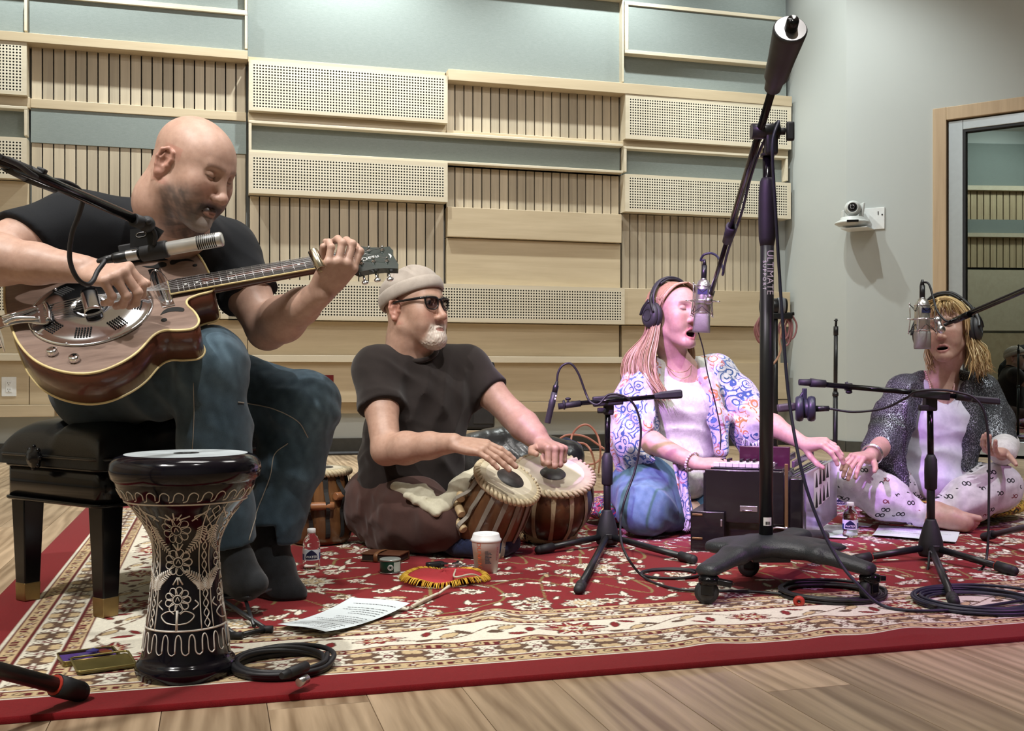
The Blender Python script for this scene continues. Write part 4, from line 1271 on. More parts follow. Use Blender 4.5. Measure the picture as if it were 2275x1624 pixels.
s = Solid(); foot(s, gj['ankR'].lerp(gj['kneeR'], 0.12), P(490, 1280, 2.58), P(545, 1292, 2.52), P(572, 1296, 2.50)); s.cone(gj['ankR'].lerp(gj['kneeR'], 0.25), gj['ankR'], 0.05, 0.045, k=0.02)
cloth_part('sock', s, 0.004, SOCK, guit)
s = Solid(); foot(s, gj['ankL'].lerp(gj['kneeL'], 0.1), P(572, 1292, 2.76), P(632, 1312, 2.72), P(660, 1319, 2.71)); s.plane((0, 0, 0.0135), (0, 0, -1), 0.004); s.cone(gj['ankL'].lerp(gj['kneeL'], 0.25), gj['ankL'], 0.05, 0.045, k=0.02)
cloth_part('sock', s, 0.004, SOCK, guit, it=1)

# ------------------------------------------------------------------ the tabla player
t_head_c = P(922, 692, 3.55)
tM = head_matrix(t_head_c, 56, 4, 0, 1.07)
tab = empty('person', FL(900, 1205), 'man in beige rolled cap, dark glasses and brown t-shirt playing the tabla pair', 'person')
tj = dict(shR=P(838, 822, 3.52), elR=P(858, 1000, 3.36), wrR=P(1008, 984, 3.22), shL=P(1036, 818, 3.72), elL=P(1142, 925, 3.62), wrL=P(1206, 984, 3.53),
   neck=P(918, 795, 3.60), chest=P(935, 890, 3.63), belly=P(915, 1020, 3.62), hipR=P(850, 1120, 3.62), hipL=P(960, 1120, 3.74), kneeR=P(975, 1160, 3.36), ankR=P(850, 1205, 3.52), kneeL=P(1120, 1130, 3.72), ankL=P(960, 1170, 3.62))
b = Solid()
add_head(b, tM, 1.07, heavy=1.0, beard=1.0)
b.chain([tM @ Vector((0, -0.03, -0.03)), tM @ Vector((0, -0.035, -0.09)), tj['neck'], tj['neck'].lerp(tj['chest'], 0.30)], [0.066, 0.067, 0.069, 0.060], k=0.03)
b.chain([tj['chest'], tj['belly'], tj['hipR'].lerp(tj['hipL'], 0.5)], [0.085, 0.09, 0.09], k=0.03)
b.cone(tj['shR'], tj['shL'], 0.055, k=0.05)
b.chain([tj['shR'], tj['shR'].lerp(tj['elR'], 0.5), tj['elR']], [0.055, 0.053, 0.046], k=0.02)
b.chain([tj['elR'], tj['elR'].lerp(tj['wrR'], 0.3), tj['elR'].lerp(tj['wrR'], 0.65), tj['wrR']], [0.046, 0.050, 0.040, 0.030], k=0.02)
b.chain([tj['shL'], tj['shL'].lerp(tj['elL'], 0.5), tj['elL']], [0.055, 0.053, 0.046], k=0.02)
b.chain([tj['elL'], tj['elL'].lerp(tj['wrL'], 0.35), tj['elL'].lerp(tj['wrL'], 0.7), tj['wrL']], [0.046, 0.050, 0.040, 0.031], k=0.02)
for q_ in 'RL': b.chain([tj['hip' + q_], tj['knee' + q_] + Vector((0, 0, 0.02)), tj['ank' + q_] + Vector((0, 0, 0.03))], [0.08, 0.055, 0.035], k=0.03)
knR = P(1062, 1002, 3.20)
n1 = add_hand(b, tj['wrR'], knR - tj['wrR'] + Vector((0, 0, 0.012)), (0.30, -0.45, 0.84), -1, [(18, 12, 8), (22, 10, 6), (24, 10, 6), (20, 14, 8)], ((0.45, 0.85, -0.30), (10, 12)), 1.08, 3)
knL = P(1240, 985, 3.47)
n2 = add_hand(b, tj['wrL'], P(1250, 1002, 3.41) - tj['wrL'], (0.25, -0.30, 0.92), 1, [(72, 95, 60), (74, 96, 60), (77, 96, 60), (80, 92, 55)], ((0.85, 0.60, -0.10), (25, 35)), 1.13, 1)
v, f = body_mesh(b, [(*hbox(t_head_c, 0.165), 0.0025), (*hbox(tj['wrR'].lerp(knR, 0.95), 0.125), 0.0023), (*hbox(tj['wrL'].lerp(knL, 0.8), 0.115), 0.0023)])
c = np.tile(np.array((0.50, 0.315, 0.235)), (len(v), 1))
q = head_local(tM, v); ax_, y_, z_ = np.abs(q[:, 0]), q[:, 1], q[:, 2]; hd = np.linalg.norm(q, axis=1) < 0.17
c = paint_face(v, c, tM, LIPM, browc=(0.35, 0.27, 0.2), blush=(0.52, 0.20, 0.15))
nz = pnoise(q, 300, 4) * 0.5 + pnoise(q, 110, 5) * 0.5
goat = sstep(-0.043, -0.056, z_) * sstep(0.049, 0.037, ax_ + 0.10 * np.maximum(0, z_ + 0.08)) * sstep(0.035, 0.060, y_) * hd
goat *= 1 - sstep(1.1, 0.8, (q[:, 0] / 0.019) ** 2 + ((z_ + 0.0665) / 0.007) ** 2)
disp = goat * (pnoise(q * np.array([1, 1, 0.35]), 520, 6) * 0.0035 + 0.002) * sstep(-0.045, -0.07, z_)
nrm = np.zeros_like(v); fn = np.cross(v[f[:, 2]] - v[f[:, 0]], v[f[:, 3]] - v[f[:, 1]])
for i in range(4): np.add.at(nrm, f[:, i], fn)
nrm /= np.maximum(np.linalg.norm(nrm, axis=1), 1e-12)[:, None]
v = v + nrm * disp[:, None]
c = mixc(c, goat * (0.70 + 0.5 * nz), (0.66, 0.60, 0.53), 0.97)
stub = sstep(-0.03, -0.05, z_) * (y_ > 0) * hd * (1 - goat)
c = mixc(c, stub * nz, (0.42, 0.30, 0.25), 0.3)
c = add_nails(v, c, n1 + n2)
link('body', np_mesh('body', v, f, c), SKIN, tab)
s = Solid()
Rt = Matrix.Rotation(math.radians(32), 3, 'Z')
s.ell(tj['chest'], (0.190, 0.150, 0.17), Rt, k=0.06).ell(tj['belly'], (0.185, 0.165, 0.20), Rt, k=0.08).ell(tj['belly'] + Vector((-0.01, 0.02, -0.10)), (0.185, 0.16, 0.10), Rt, k=0.06)
s.cone(tj['shR'], tj['shL'], 0.070, k=0.06); s.cone(tj['neck'] + Vector((-0.03, 0.02, -0.02)), tj['shR'], 0.072, 0.062, k=0.05); s.cone(tj['neck'] + Vector((0.03, 0.03, -0.02)), tj['shL'], 0.072, 0.062, k=0.05)
sR, sL = tj['shR'].lerp(tj['elR'], 0.55), tj['shL'].lerp(tj['elL'], 0.60)
s.sleeve(tj['shR'], sR, 0.074, 0.080, tj['shR'].lerp(tj['elR'], 0.50), tj['elR'] - tj['shR'] + Vector((0.02, 0, 0)), 0.04); s.sleeve(tj['shL'], sL, 0.072, 0.072, tj['shL'].lerp(tj['elL'], 0.54), tj['elL'] - tj['shL'], 0.04)
nd = (tM @ Vector((0, -0.035, -0.09))) - tj['neck']
s.cone(tj['neck'] + Vector((0.018, -0.04, 0.040)), tj['neck'] + nd * 2.2 + Vector((0, -0.01, 0.03)), 0.058, 0.080, k=0.010, mode='s')
s.fold(P(985, 880, 3.5), 0.17, (0.85, 0.3, -0.35), 13, 0.014, 0.8); s.fold(P(960, 1000, 3.5), 0.2, (0.8, 0.2, 0.5), 9, 0.011)
s.fold(P(850, 1030, 3.55), 0.16, (0.3, 0, 1), 12, 0.012); s.fold(sR, 0.11, (0.3, 0, 1), 14, 0.007); s.fold(P(900, 840, 3.5), 0.13, (0.6, 0.1, 0.75), 13, 0.008)
cloth_part('shirt', s, 0.0065, tint_cloth('brown_cotton_jersey', mottled=0.12), tab, paint=const((0.020, 0.0145, 0.0132)), label='dark brown t-shirt')
m = MB(); pts = [P(924 + 47 * math.cos(a_), 775 + 27 * math.sin(a_), 3.585 - 0.075 * math.sin(a_)) for a_ in [2 * pi * i / 24 for i in range(24)]]
m.tube(pts + [pts[0]], 0.0085, 8, 2, False); m.build('collar', cloth('brown_collar_rib', '#241d1b', '#2c2422'), tab)
s = Solid()
s.cone(tj['hipR'], tj['hipL'], 0.13, k=0.06)
s.chain([tj['hipR'], tj['hipR'].lerp(tj['kneeR'], 0.55), tj['kneeR']], [0.125, 0.118, 0.085], k=0.05).chain([tj['kneeR'], tj['ankR']], [0.080, 0.055], k=0.05)
s.chain([tj['hipL'], tj['kneeL']], [0.12, 0.085], k=0.05).chain([tj['kneeL'], tj['ankL']], [0.08, 0.06], k=0.05)
s.plane((0, 0, 0.013), (0, 0, -1), 0.01)
s.fold(P(930, 1150, 3.35), 0.16, (0.5, 0.1, 0.85), 10, 0.010); s.fold(P(835, 1150, 3.5), 0.14, (0.75, 0, -0.6), 15, 0.012)
cloth_part('trousers', s, 0.0065, tint_cloth('brown_cotton_twill', mottled=0.12), tab, paint=const((0.070, 0.034, 0.028)), label='russet brown cotton trousers')
# rolled cap and glasses
s = Solid(); s.xf, s.sc = tM, 1.07
hR = Matrix.Rotation(0.30, 3, 'X')
s.ell((0, -0.018, 0.070), (0.086, 0.104, 0.072), hR, k=0.01); s.plane((0, -0.01, 0.062), hR @ Vector((0, 0, -1)), 0.004)
for i in range(4):
 a_ = i * pi / 4
 pts = [(0.0 + math.cos(a_) * math.cos(t_) * 0.0845, -0.018 + math.sin(a_) * math.cos(t_) * 0.102, 0.070 + math.sin(t_) * 0.071) for t_ in (0.15, 0.6, 1.0, 1.57, 2.1, 2.55, 3.0)]
 pts = [Vector((0, -0.018, 0.070)) + hR @ (Vector(p_) - Vector((0, -0.018, 0.070))) for p_ in pts]
 s.chain(pts, [0.0012] * 7, k=0.004, mode='s')
s.xf, s.sc = Matrix.Identity(4), 1.0
s.fold(tM @ Vector((0.05, 0.0, 0.11)), 0.09, (0.6, 0.5, 0.6), 16, 0.006)
CAPM = cloth('beige_cap_cotton', '#a49a90', '#b8aea4', 25, 500)
cap_ = cloth_part('cap', s, 0.0032, CAPM, tab, it=1, label='beige rolled cap')
m = MB(); m.M = tM
cc = Vector((0, -0.014, 0.060))
ringp = []
for i in range(48):
 a_ = 2 * pi * i / 48
 ringp.append(cc + hR @ Vector((math.cos(a_) * 0.0865, math.sin(a_) * 0.105, -0.004)))
rings = []
for i, p_ in enumerate(ringp):
 out = (p_ - cc).normalized(); upv = hR @ Vector((0, 0, 1))
 rings.append([m._v(p_ + out * (0.0085 * math.cos(k_)) + upv * (0.0215 * math.sin(k_))) for k_ in [2 * pi * j / 12 for j in range(12)]])
m.loft(rings, closed=True)
m.build('cuff', CAPM, cap_)
m = MB(); m.M = tM @ Matrix.Translation((0, 0, 0.0))
FRM = pbr('black_acetate', (0.008, 0.008, 0.009), 0.18, spec=0.6)
for x in (-1, 1):
 pts = [(x * 0.008, 0.0985, 0.029), (x * 0.020, 0.0985, 0.032), (x * 0.050, 0.0910, 0.032), (x * 0.0565, 0.0880, 0.028), (x * 0.054, 0.0885, 0.008), (x * 0.046, 0.0920, -0.003), (x * 0.024, 0.0985, -0.004), (x * 0.011, 0.1000, 0.006), (x * 0.008, 0.0985, 0.029)]
 m.tube(pts, [0.0030, 0.0040, 0.0042, 0.0036, 0.0022, 0.0020, 0.0020, 0.0022, 0.0030], 8, 5)
 m.tube([(x * 0.0565, 0.0885, 0.030), (x * 0.066, 0.078, 0.030), (x * 0.080, 0.03, 0.027), (x * 0.0825, -0.010, 0.024), (x * 0.081, -0.028, 0.012)], [0.0042, 0.0046, 0.0036, 0.0030, 0.0024], 8, 5)
m.tube([(-0.011, 0.0995, 0.025), (0, 0.1035, 0.027), (0.011, 0.0995, 0.025)], 0.0034, 8, 4)
gl = m.build('glasses', FRM, tab)
t = NT('smoked_lens'); tr_ = t.n('ShaderNodeBsdfTransparent', ins={0: (0.66, 0.62, 0.63, 1)}); gg = t.n('ShaderNodeBsdfGlossy', ins={'Roughness': 0.03})
mx_ = t.n('ShaderNodeMixShader', ins={0: 0.10, 1: tr_.outputs[0], 2: gg.outputs[0]}); t.t.links.new(mx_.outputs[0], t.t.nodes['Material Output'].inputs[0]); LENS = t.m
for x in (-1, 1):
 m = MB(); m.M = tM
 m.prism([(x * a_, b_) for a_, b_ in ((0.009, 0.028), (0.020, 0.031), (0.050, 0.031), (0.0555, 0.027), (0.0530, 0.008), (0.0455, -0.002), (0.024, -0.003), (0.0115, 0.007))], -0.0005, 0.0005,
   Matrix(((1, 0, 0), (0, 0, 1), (0, 1, 0))), origin=(0, 0.0965, 0))
 for v_ in m.bm.verts:
  l_ = tM.inverted() @ v_.co; l_.y -= max(0, abs(l_.x) - 0.018) * 0.26; v_.co = tM @ l_
 m.build('lens', LENS, gl)
# ------------------------------------------------------------------ hair made of locks over a cap
def hair_mat(name, shades, rough=0.45):
 t = NT(name)
 r = t.n('ShaderNodeNewGeometry').outputs['Random Per Island']
 f = t.noise(t.mapping(t.pos(), scale=(160, 160, 14)), 1.0, 3)
 m_ = t.math('ADD', t.math('MULTIPLY', r, 0.6), t.math('MULTIPLY', f, 0.4))
 n = len(shades)
 t.set(Base_Color=t.ramp(m_, [(0.2 + 0.6 * i / (n - 1), lin(s_)) for i, s_ in enumerate(shades)]), Roughness=rough)
 t.bump(f, 0.4, 0.002)
 return t.m
hr = random.Random(5)
def locks(m, paths, n, rad, jit, taper=0.35, wav=0.0, seg=5, flat=0.55, per=9.0):
 """n strands between neighbouring guide paths (each a list of points)"""
 for i in range(n):
  t_ = hr.random() * (len(paths) - 1); a = min(int(t_), len(paths) - 2); f_ = t_ - a
  k = min(len(paths[a]), len(paths[a + 1]))
  ph = hr.random() * 6.28; end = hr.uniform(0.82, 1.0)
  j0 = Vector((hr.gauss(0, jit), hr.gauss(0, jit), hr.gauss(0, jit)))
  pts = []
  for q_ in range(k):
   p_ = Vector(paths[a][q_]).lerp(Vector(paths[a + 1][q_]), f_)
   s_ = q_ / (k - 1)
   p_ = p_ + j0 * (0.35 + s_) + Vector((math.sin(ph + s_ * per), math.cos(ph * 1.3 + s_ * per * 0.8), 0.3 * math.sin(ph + s_ * per))) * wav * s_
   pts.append(p_)
  if end < 1: pts[-1] = pts[-2].lerp(pts[-1], (end - 0.8) * 5)
  r = rad * hr.uniform(0.7, 1.3)
  m.tube(pts, [r * 0.8] + [r] * (k - 2) + [r * taper * 0.4], seg, 4, True, flat)

# ------------------------------------------------------------------ first singer, with the harmonium
w_head_c = P(1499, 704, 3.93)
wM = head_matrix(w_head_c, 33, 6, -5, 1.0)
w1 = empty('person', FL(1500, 1165), 'woman with long straight hair and printed shawl singing at the harmonium', 'person')
wj = dict(shR=P(1432, 832, 3.95), elR=P(1408, 965, 3.83), wrR=P(1546, 1029, 3.64), shL=P(1592, 828, 4.03), elL=P(1690, 930, 3.90), wrL=P(1783, 984, 3.74),
   neck=P(1509, 818, 3.975), chest=P(1510, 895, 3.97), belly=P(1512, 1000, 3.97), hipR=P(1452, 1085, 4.03), hipL=P(1560, 1085, 4.12), kneeR=P(1432, 1128, 3.74), ankR=P(1528, 1140, 3.92), kneeL=P(1640, 1125, 3.98), ankL=P(1552, 1135, 3.93))
b = Solid()
add_head(b, wM, 1.0, female=True, mouth=0.95, eye='closed', jawdrop=0.010)
b.chain([wM @ Vector((0, -0.032, -0.03)), wM @ Vector((0, -0.036, -0.09)), wj['neck'], wj['neck'].lerp(wj['chest'], 0.35)], [0.054, 0.050, 0.054, 0.07], k=0.03)
b.chain([wj['chest'], wj['belly'], wj['hipR'].lerp(wj['hipL'], 0.5)], [0.085, 0.08, 0.09], k=0.03)
b.cone(wj['shR'], wj['shL'], 0.040, k=0.04)
for q_, sz in (('R', 1.0), ('L', 1.0)):
 b.chain([wj['sh' + q_], wj['el' + q_]], [0.042, 0.036], k=0.02)
 b.chain([wj['el' + q_], wj['el' + q_].lerp(wj['wr' + q_], 0.3), wj['wr' + q_]], [0.036, 0.040, 0.0245], k=0.02)
 b.chain([wj['hip' + q_], wj['knee' + q_], wj['ank' + q_]], [0.08, 0.055, 0.040], k=0.03)
knR = P(1592, 1030, 3.595)
n1 = add_hand(b, wj['wrR'], knR - wj['wrR'], (0.05, -0.35, 0.93), -1, [(14, 18, 12), (18, 22, 14), (22, 26, 14), (26, 26, 14)], ((0.5, 0.82, -0.35), (12, 15)), 0.93, 3)
knL = P(1828, 984, 3.69)
n2 = add_hand(b, wj['wrL'], knL - wj['wrL'], (0.25, -0.55, 0.80), 1, [(38, 26, 14), (34, 30, 14), (34, 30, 16), (34, 28, 16)], ((0.35, 0.55, -0.75), (12, 15)), 0.95, 3)
ftR = P(1545, 1150, 3.86)
b.chain([wj['ankR'], ftR, P(1590, 1165, 3.84)], [0.040, 0.036, 0.028], k=0.02)
v, f = body_mesh(b, [(*hbox(w_head_c, 0.155), 0.0025), (*hbox(wj['wrR'].lerp(knR, 1.1), 0.10), 0.0024), (*hbox(wj['wrL'].lerp(knL, 1.1), 0.10), 0.0024)])
c = np.tile(np.array((0.56, 0.37, 0.30)), (len(v), 1))
c = paint_face(v, c, wM, LIPF, mouth=0.95, jawdrop=0.010, eye='closed', browc=(0.15, 0.09, 0.06), blush=(0.58, 0.26, 0.22))
c = add_nails(v, c, n1 + n2, (0.62, 0.36, 0.34))
link('body', np_mesh('body', v, f, c), SKIN, w1)
TOPW = cloth('white_slub_knit', '#bfc0ba', '#dedfd8', 80, 380, bump=0.4)
s = Solid()
Rw = Matrix.Rotation(math.radians(18), 3, 'Z')
s.ell(wj['chest'], (0.150, 0.115, 0.14), Rw, k=0.06).ell(wj['belly'], (0.140, 0.120, 0.17), Rw, k=0.08).ell(wj['belly'] + Vector((0, 0.02, -0.10)), (0.150, 0.13, 0.09), Rw, k=0.06)
s.cone(wj['shR'], wj['shL'], 0.052, k=0.05).cone(wj['neck'] + Vector((-0.03, 0.02, -0.015)), wj['shR'], 0.055, 0.05, k=0.04).cone(wj['neck'] + Vector((0.03, 0.02, -0.015)), wj['shL'], 0.055, 0.05, k=0.04)
s.ball(wj['chest'] + Vector((-0.055, -0.085, -0.01)), 0.055, k=0.05).ball(wj['chest'] + Vector((0.065, -0.065, -0.01)), 0.055, k=0.05)
s.cone(wj['neck'] + Vector((0.008, -0.05, -0.012)), wj['neck'] + Vector((0.0, 0.01, 0.14)), 0.062, 0.07, k=0.01, mode='s')
s.fold(wj['belly'] + Vector((0, -0.08, 0)), 0.15, (0.25, 0, 1), 13, 0.012); s.fold(wj['chest'] + Vector((0, -0.1, -0.05)), 0.13, (0.7, 0, 0.7), 9, 0.006)
cloth_part('top', s, 0.0055, TOPW, w1, label='white slub knit top')
s = Solid()
s.cone(wj['hipR'], wj['hipL'], 0.125, k=0.06)
s.chain([wj['hipR'], wj['hipR'].lerp(wj['kneeR'], 0.5) + Vector((-0.02, 0, 0.03)), wj['kneeR']], [0.120, 0.120, 0.095], k=0.05).chain([wj['kneeR'], wj['kneeR'].lerp(wj['ankR'], 0.62)], [0.088, 0.078], k=0.05)
s.chain([wj['hipL'], wj['kneeL']], [0.115, 0.088], k=0.05).chain([wj['kneeL'], wj['kneeL'].lerp(wj['ankL'], 0.7)], [0.085, 0.07], k=0.05)
s.plane((0, 0, 0.0135), (0, 0, -1), 0.01)
s.fold(P(1440, 1100, 3.7), 0.17, (0.45, 0.2, 0.87), 9, 0.014, 1.1); s.fold(P(1400, 1060, 3.85), 0.14, (0.8, 0.1, -0.6), 11, 0.010); s.fold(P(1480, 1150, 3.75), 0.10, (0.9, 0, 0.3), 14, 0.009)
cloth_part('jeans', s, 0.006, DENIM, w1, paint=denim((0.060, 0.135, 0.235), (0.20, 0.33, 0.44), [(wj['kneeR'] + Vector((0, -0.08, 0.06)), 0.14, 0.5), (P(1400, 1060, 3.75), 0.12, 0.35)]), label='loose mid-blue jeans')

def shawl_mat():
 """white crinkled cotton printed with paisley rings and sprigs in blue, rust and green"""
 t = NT('printed_shawl_cotton'); v = t.pos()
 w = t.n('ShaderNodeVectorMath', operation='ADD', ins={0: v, 1: t.n('ShaderNodeVectorMath', operation='SCALE', ins={0: t.n('ShaderNodeTexNoise', ins={'Vector': v, 'Scale': 14.0}).outputs['Color'], 'Scale': 0.03}).outputs[0]}).outputs[0]
 v1 = t.n('ShaderNodeTexVoronoi', feature='F1', ins={'Vector': w, 'Scale': 22.0}).outputs['Distance']
 ring = t.math('LESS_THAN', t.math('ABSOLUTE', t.math('SUBTRACT', t.math('FRACT', t.math('MULTIPLY', v1, 3.4)), 0.5)), 0.15)
 e2 = t.n('ShaderNodeTexVoronoi', feature='DISTANCE_TO_EDGE', ins={'Vector': w, 'Scale': 85.0}).outputs['Distance']
 net = t.math('LESS_THAN', e2, 0.085)
 lace = t.n('ShaderNodeTexNoise', ins={'Vector': w, 'Scale': 70.0, 'Detail': 1.0}).outputs[0]
 dots = t.math('GREATER_THAN', lace, 0.60)
 m_ = t.math('MAXIMUM', ring, t.math('MULTIPLY', net, dots))
 big = t.noise(v, 7.5, 2)
 patch = t.math('GREATER_THAN', t.noise(v, 11.0, 2), 0.40)
 m2 = t.math('MULTIPLY', m_, patch, clamp=True)
 pos_ = t.n('ShaderNodeSeparateXYZ', ins={0: v})
 colr = t.ramp(big, [(0.38, lin('#3a5590')), (0.47, lin('#5672b0')), (0.52, lin('#b0788c')), (0.57, lin('#b8764e')), (0.64, lin('#a87c48'))], 'CONSTANT')
 base = t.ramp(t.noise(v, 60, 3), [(0.3, lin('#b3b0c0')), (0.7, lin('#d9d6e0'))])
 t.set(Base_Color=t.mix(m2, base, colr), Roughness=0.85)
 t.b.inputs['Sheen Weight'].default_value = 0.2
 t.bump(t.noise(t.mapping(v, scale=(260, 260, 60)), 1.0, 2), 0.35, 0.002)
 return t.m
SHAWL = shawl_mat()
s = Solid()
s.cone(wj['neck'] + Vector((-0.05, 0.03, -0.01)), wj['shR'] + Vector((-0.005, 0, 0)), 0.055, 0.060, k=0.04).cone(wj['neck'] + Vector((0.05, 0.03, -0.01)), wj['shL'], 0.055, 0.060, k=0.04)
s.chain([wj['shR'], P(1412, 900, 3.90), P(1408, 975, 3.86)], [0.066, 0.082, 0.088], k=0.05)
s.chain([P(1408, 975, 3.86), P(1475, 1000, 3.76)], [0.078, 0.058], k=0.05)
s.chain([wj['shL'], P(1635, 890, 3.98), P(1668, 945, 3.93)], [0.064, 0.080, 0.084], k=0.05).chain([P(1668, 945, 3.93), P(1672, 1000, 3.92)], [0.075, 0.05], k=0.05)
s.ell(wj['chest'] + Vector((0, 0.04, -0.03)), (0.170, 0.115, 0.18), Rw, k=0.05).ell(wj['belly'] + Vector((0, 0.05, 0)), (0.165, 0.115, 0.16), Rw, k=0.05)
s.chain([P(1430, 850, 3.84), P(1438, 930, 3.82), P(1440, 985, 3.80)], [0.045, 0.05, 0.05], k=0.04)          # front panels
s.chain([P(1572, 845, 3.90), P(1598, 930, 3.86), P(1602, 1000, 3.84)], [0.035, 0.036, 0.03], k=0.03)
s.chain([P(1405, 985, 3.86), P(1395, 1035, 3.86)], [0.07, 0.045], k=0.05)
s.cone(P(1508, 790, 3.80), P(1515, 1080, 3.78), 0.085, 0.105, k=0.012, mode='s')                              # open front
s.cone(wj['neck'] + Vector((0.0, -0.05, 0.0)), wj['neck'] + Vector((0, 0.0, 0.14)), 0.068, 0.075, k=0.01, mode='s')
s.cone(P(1455, 985, 3.74), P(1545, 1029, 3.60), 0.046, 0.07, k=0.012, mode='s')
s.fold(P(1415, 930, 3.85), 0.15, (0.95, 0, 0.3), 14, 0.011); s.fold(P(1660, 920, 3.9), 0.15, (0.75, 0, 0.65), 13, 0.012); s.fold(P(1600, 930, 3.86), 0.15, (1, 0.1, 0.1), 17, 0.009); s.fold(P(1450, 985, 3.8), 0.09, (0.4, 0, 0.9), 18, 0.008)
shawl = cloth_part('shawl', s, 0.0055, SHAWL, w1, label='white shawl printed with blue and rust paisley')
m = MB()
scarf = [[P(1490, 1000, 3.72), P(1500, 1060, 3.70), P(1512, 1110, 3.69), P(1524, 1160, 3.68)], [P(1530, 1015, 3.72), P(1530, 1060, 3.70), P(1536, 1110, 3.69), P(1540, 1150, 3.68)]]
m.grid(lambda a, c_: spline(scarf[0], 8)[int(c_ * 24)].lerp(spline(scarf[1], 8)[int(c_ * 24)], a) + Vector((0, -0.012 * math.sin(a * 9 + c_ * 4), 0)), 10, 24)
sc_ = m.build('scarf_end', SHAWL, w1)
sc_.modifiers.new('thick', 'SOLIDIFY').thickness = 0.003
FRNG = hair_mat('shawl_fringe_thread', ['#8f86a6', '#c9c4d4', '#e6e2ea'], 0.8)
m = MB()
for i in range(26):
 x_ = 1652 + i * 1.7 + hr.uniform(-1, 1); y0 = 985 - abs(i - 13) * 1.0
 p0 = P(x_, y0, 3.845 + hr.uniform(-0.01, 0.01))
 m.tube([p0, p0 + Vector((hr.gauss(0, 0.004), -0.006, -0.020)), p0 + Vector((hr.gauss(0, 0.006), 0, -0.045)), p0 + Vector((hr.gauss(0, 0.008), 0, -0.065 - hr.random() * 0.02))], [0.0016, 0.0018, 0.0017, 0.0010], 5, 3)
for i in range(30):
 p0 = scarf[0][3].lerp(scarf[1][3], hr.random()) + Vector((0, hr.uniform(-0.01, 0.01), 0.01))
 m.tube([p0, p0 + Vector((hr.gauss(0, 0.005), 0, -0.02)), p0 + Vector((hr.gauss(-0.004, 0.008), 0, -0.045))], [0.0017, 0.0017, 0.001], 5, 3)
m.build('fringe', FRNG, shawl, kind='stuff')
# hair, bracelet, necklace
H1 = hair_mat('long_fair_hair', ['#75583f', '#977658', '#b49679', '#cbb59c'])
s = Solid(); s.xf = wM
s.ell((0, -0.022, 0.050), (0.084, 0.104, 0.086), k=0.01); s.ell((0, -0.055, -0.03), (0.072, 0.055, 0.09), k=0.03)
s.ell((0, 0.105, -0.01), (0.073, 0.085, 0.092), k=0.02, mode='s'); s.xf = Matrix.Identity(4)
hair1 = cloth_part('hair', s, 0.0045, H1, w1, it=1)
m = MB()
def hp(x, y, z): return wM @ Vector((x, y, z))
top = [[hp(-0.004 + 0.004 * i, 0.075 - 0.030 * i, 0.118 + 0.006 * math.sin(i * 0.8)), hp(0.045, 0.062 - 0.030 * i, 0.103), hp(0.079, 0.038 - 0.022 * i, 0.060), hp(0.086, 0.008 - 0.012 * i, 0.010)] for i in range(6)]
locks(m, top, 190, 0.0026, 0.0018)
top2 = [[hp(-0.004 - 0.002 * i, 0.075 - 0.030 * i, 0.118), hp(-0.045, 0.062 - 0.030 * i, 0.103), hp(-0.078, 0.040 - 0.022 * i, 0.055), hp(-0.086, 0.010 - 0.012 * i, 0.0)] for i in range(6)]
locks(m, top2, 130, 0.0026, 0.0018)
fall = [[hp(0.082, -0.005 - 0.014 * i, 0.02), P(1444 - 3 * i, 745, 3.86 + 0.022 * i), P(1430 - 9 * i, 790, 3.84 + 0.026 * i), P(1434 - 12 * i, 830, 3.815 + 0.03 * i), P(1462 - 16 * i, 868, 3.795 + 0.03 * i), P(1476 - 15 * i, 892, 3.79 + 0.03 * i)] for i in range(5)]
fall = [[hp(0.078, 0.015, 0.0), P(1463, 752, 3.85), P(1455, 800, 3.82), P(1462, 838, 3.80), P(1480, 872, 3.785), P(1490, 895, 3.78)]] + fall
locks(m, fall, 430, 0.0023, 0.0055, wav=0.006)
back = [[hp(-0.080, -0.03 - 0.02 * i, 0.0), P(1540 - 6 * i, 770, 3.99 + 0.02 * i), P(1542 - 8 * i, 800, 3.985 + 0.02 * i), P(1538 - 10 * i, 830, 3.98 + 0.02 * i)] for i in range(3)]
locks(m, back, 90, 0.0026, 0.003)
m.build('hair_lock', H1, hair1)
m = MB()
bw = wj['wrR'].lerp(wj['elR'], 0.06); R_ = frame_from(wj['wrR'] - wj['elR'])
for i in range(22):
 a_ = i * 2 * pi / 22
 m.ball(bw + R_ @ Vector((math.cos(a_) * 0.034, math.sin(a_) * 0.034, 0)), 0.0048, n=8, m=6)
m.build('bracelet_bead', pbr('pearl_bead', '#d8cdd0', 0.25), w1, kind='stuff')
GOLD = pbr('gold', (0.75, 0.52, 0.24), 0.25, 1.0)
m = MB(); m.tube([P(1481, 812, 3.91), P(1492, 822, 3.885), P(1508, 827, 3.875), P(1526, 824, 3.89), P(1536, 812, 3.925)], 0.0012, 6)
m.build('necklace', GOLD, w1)

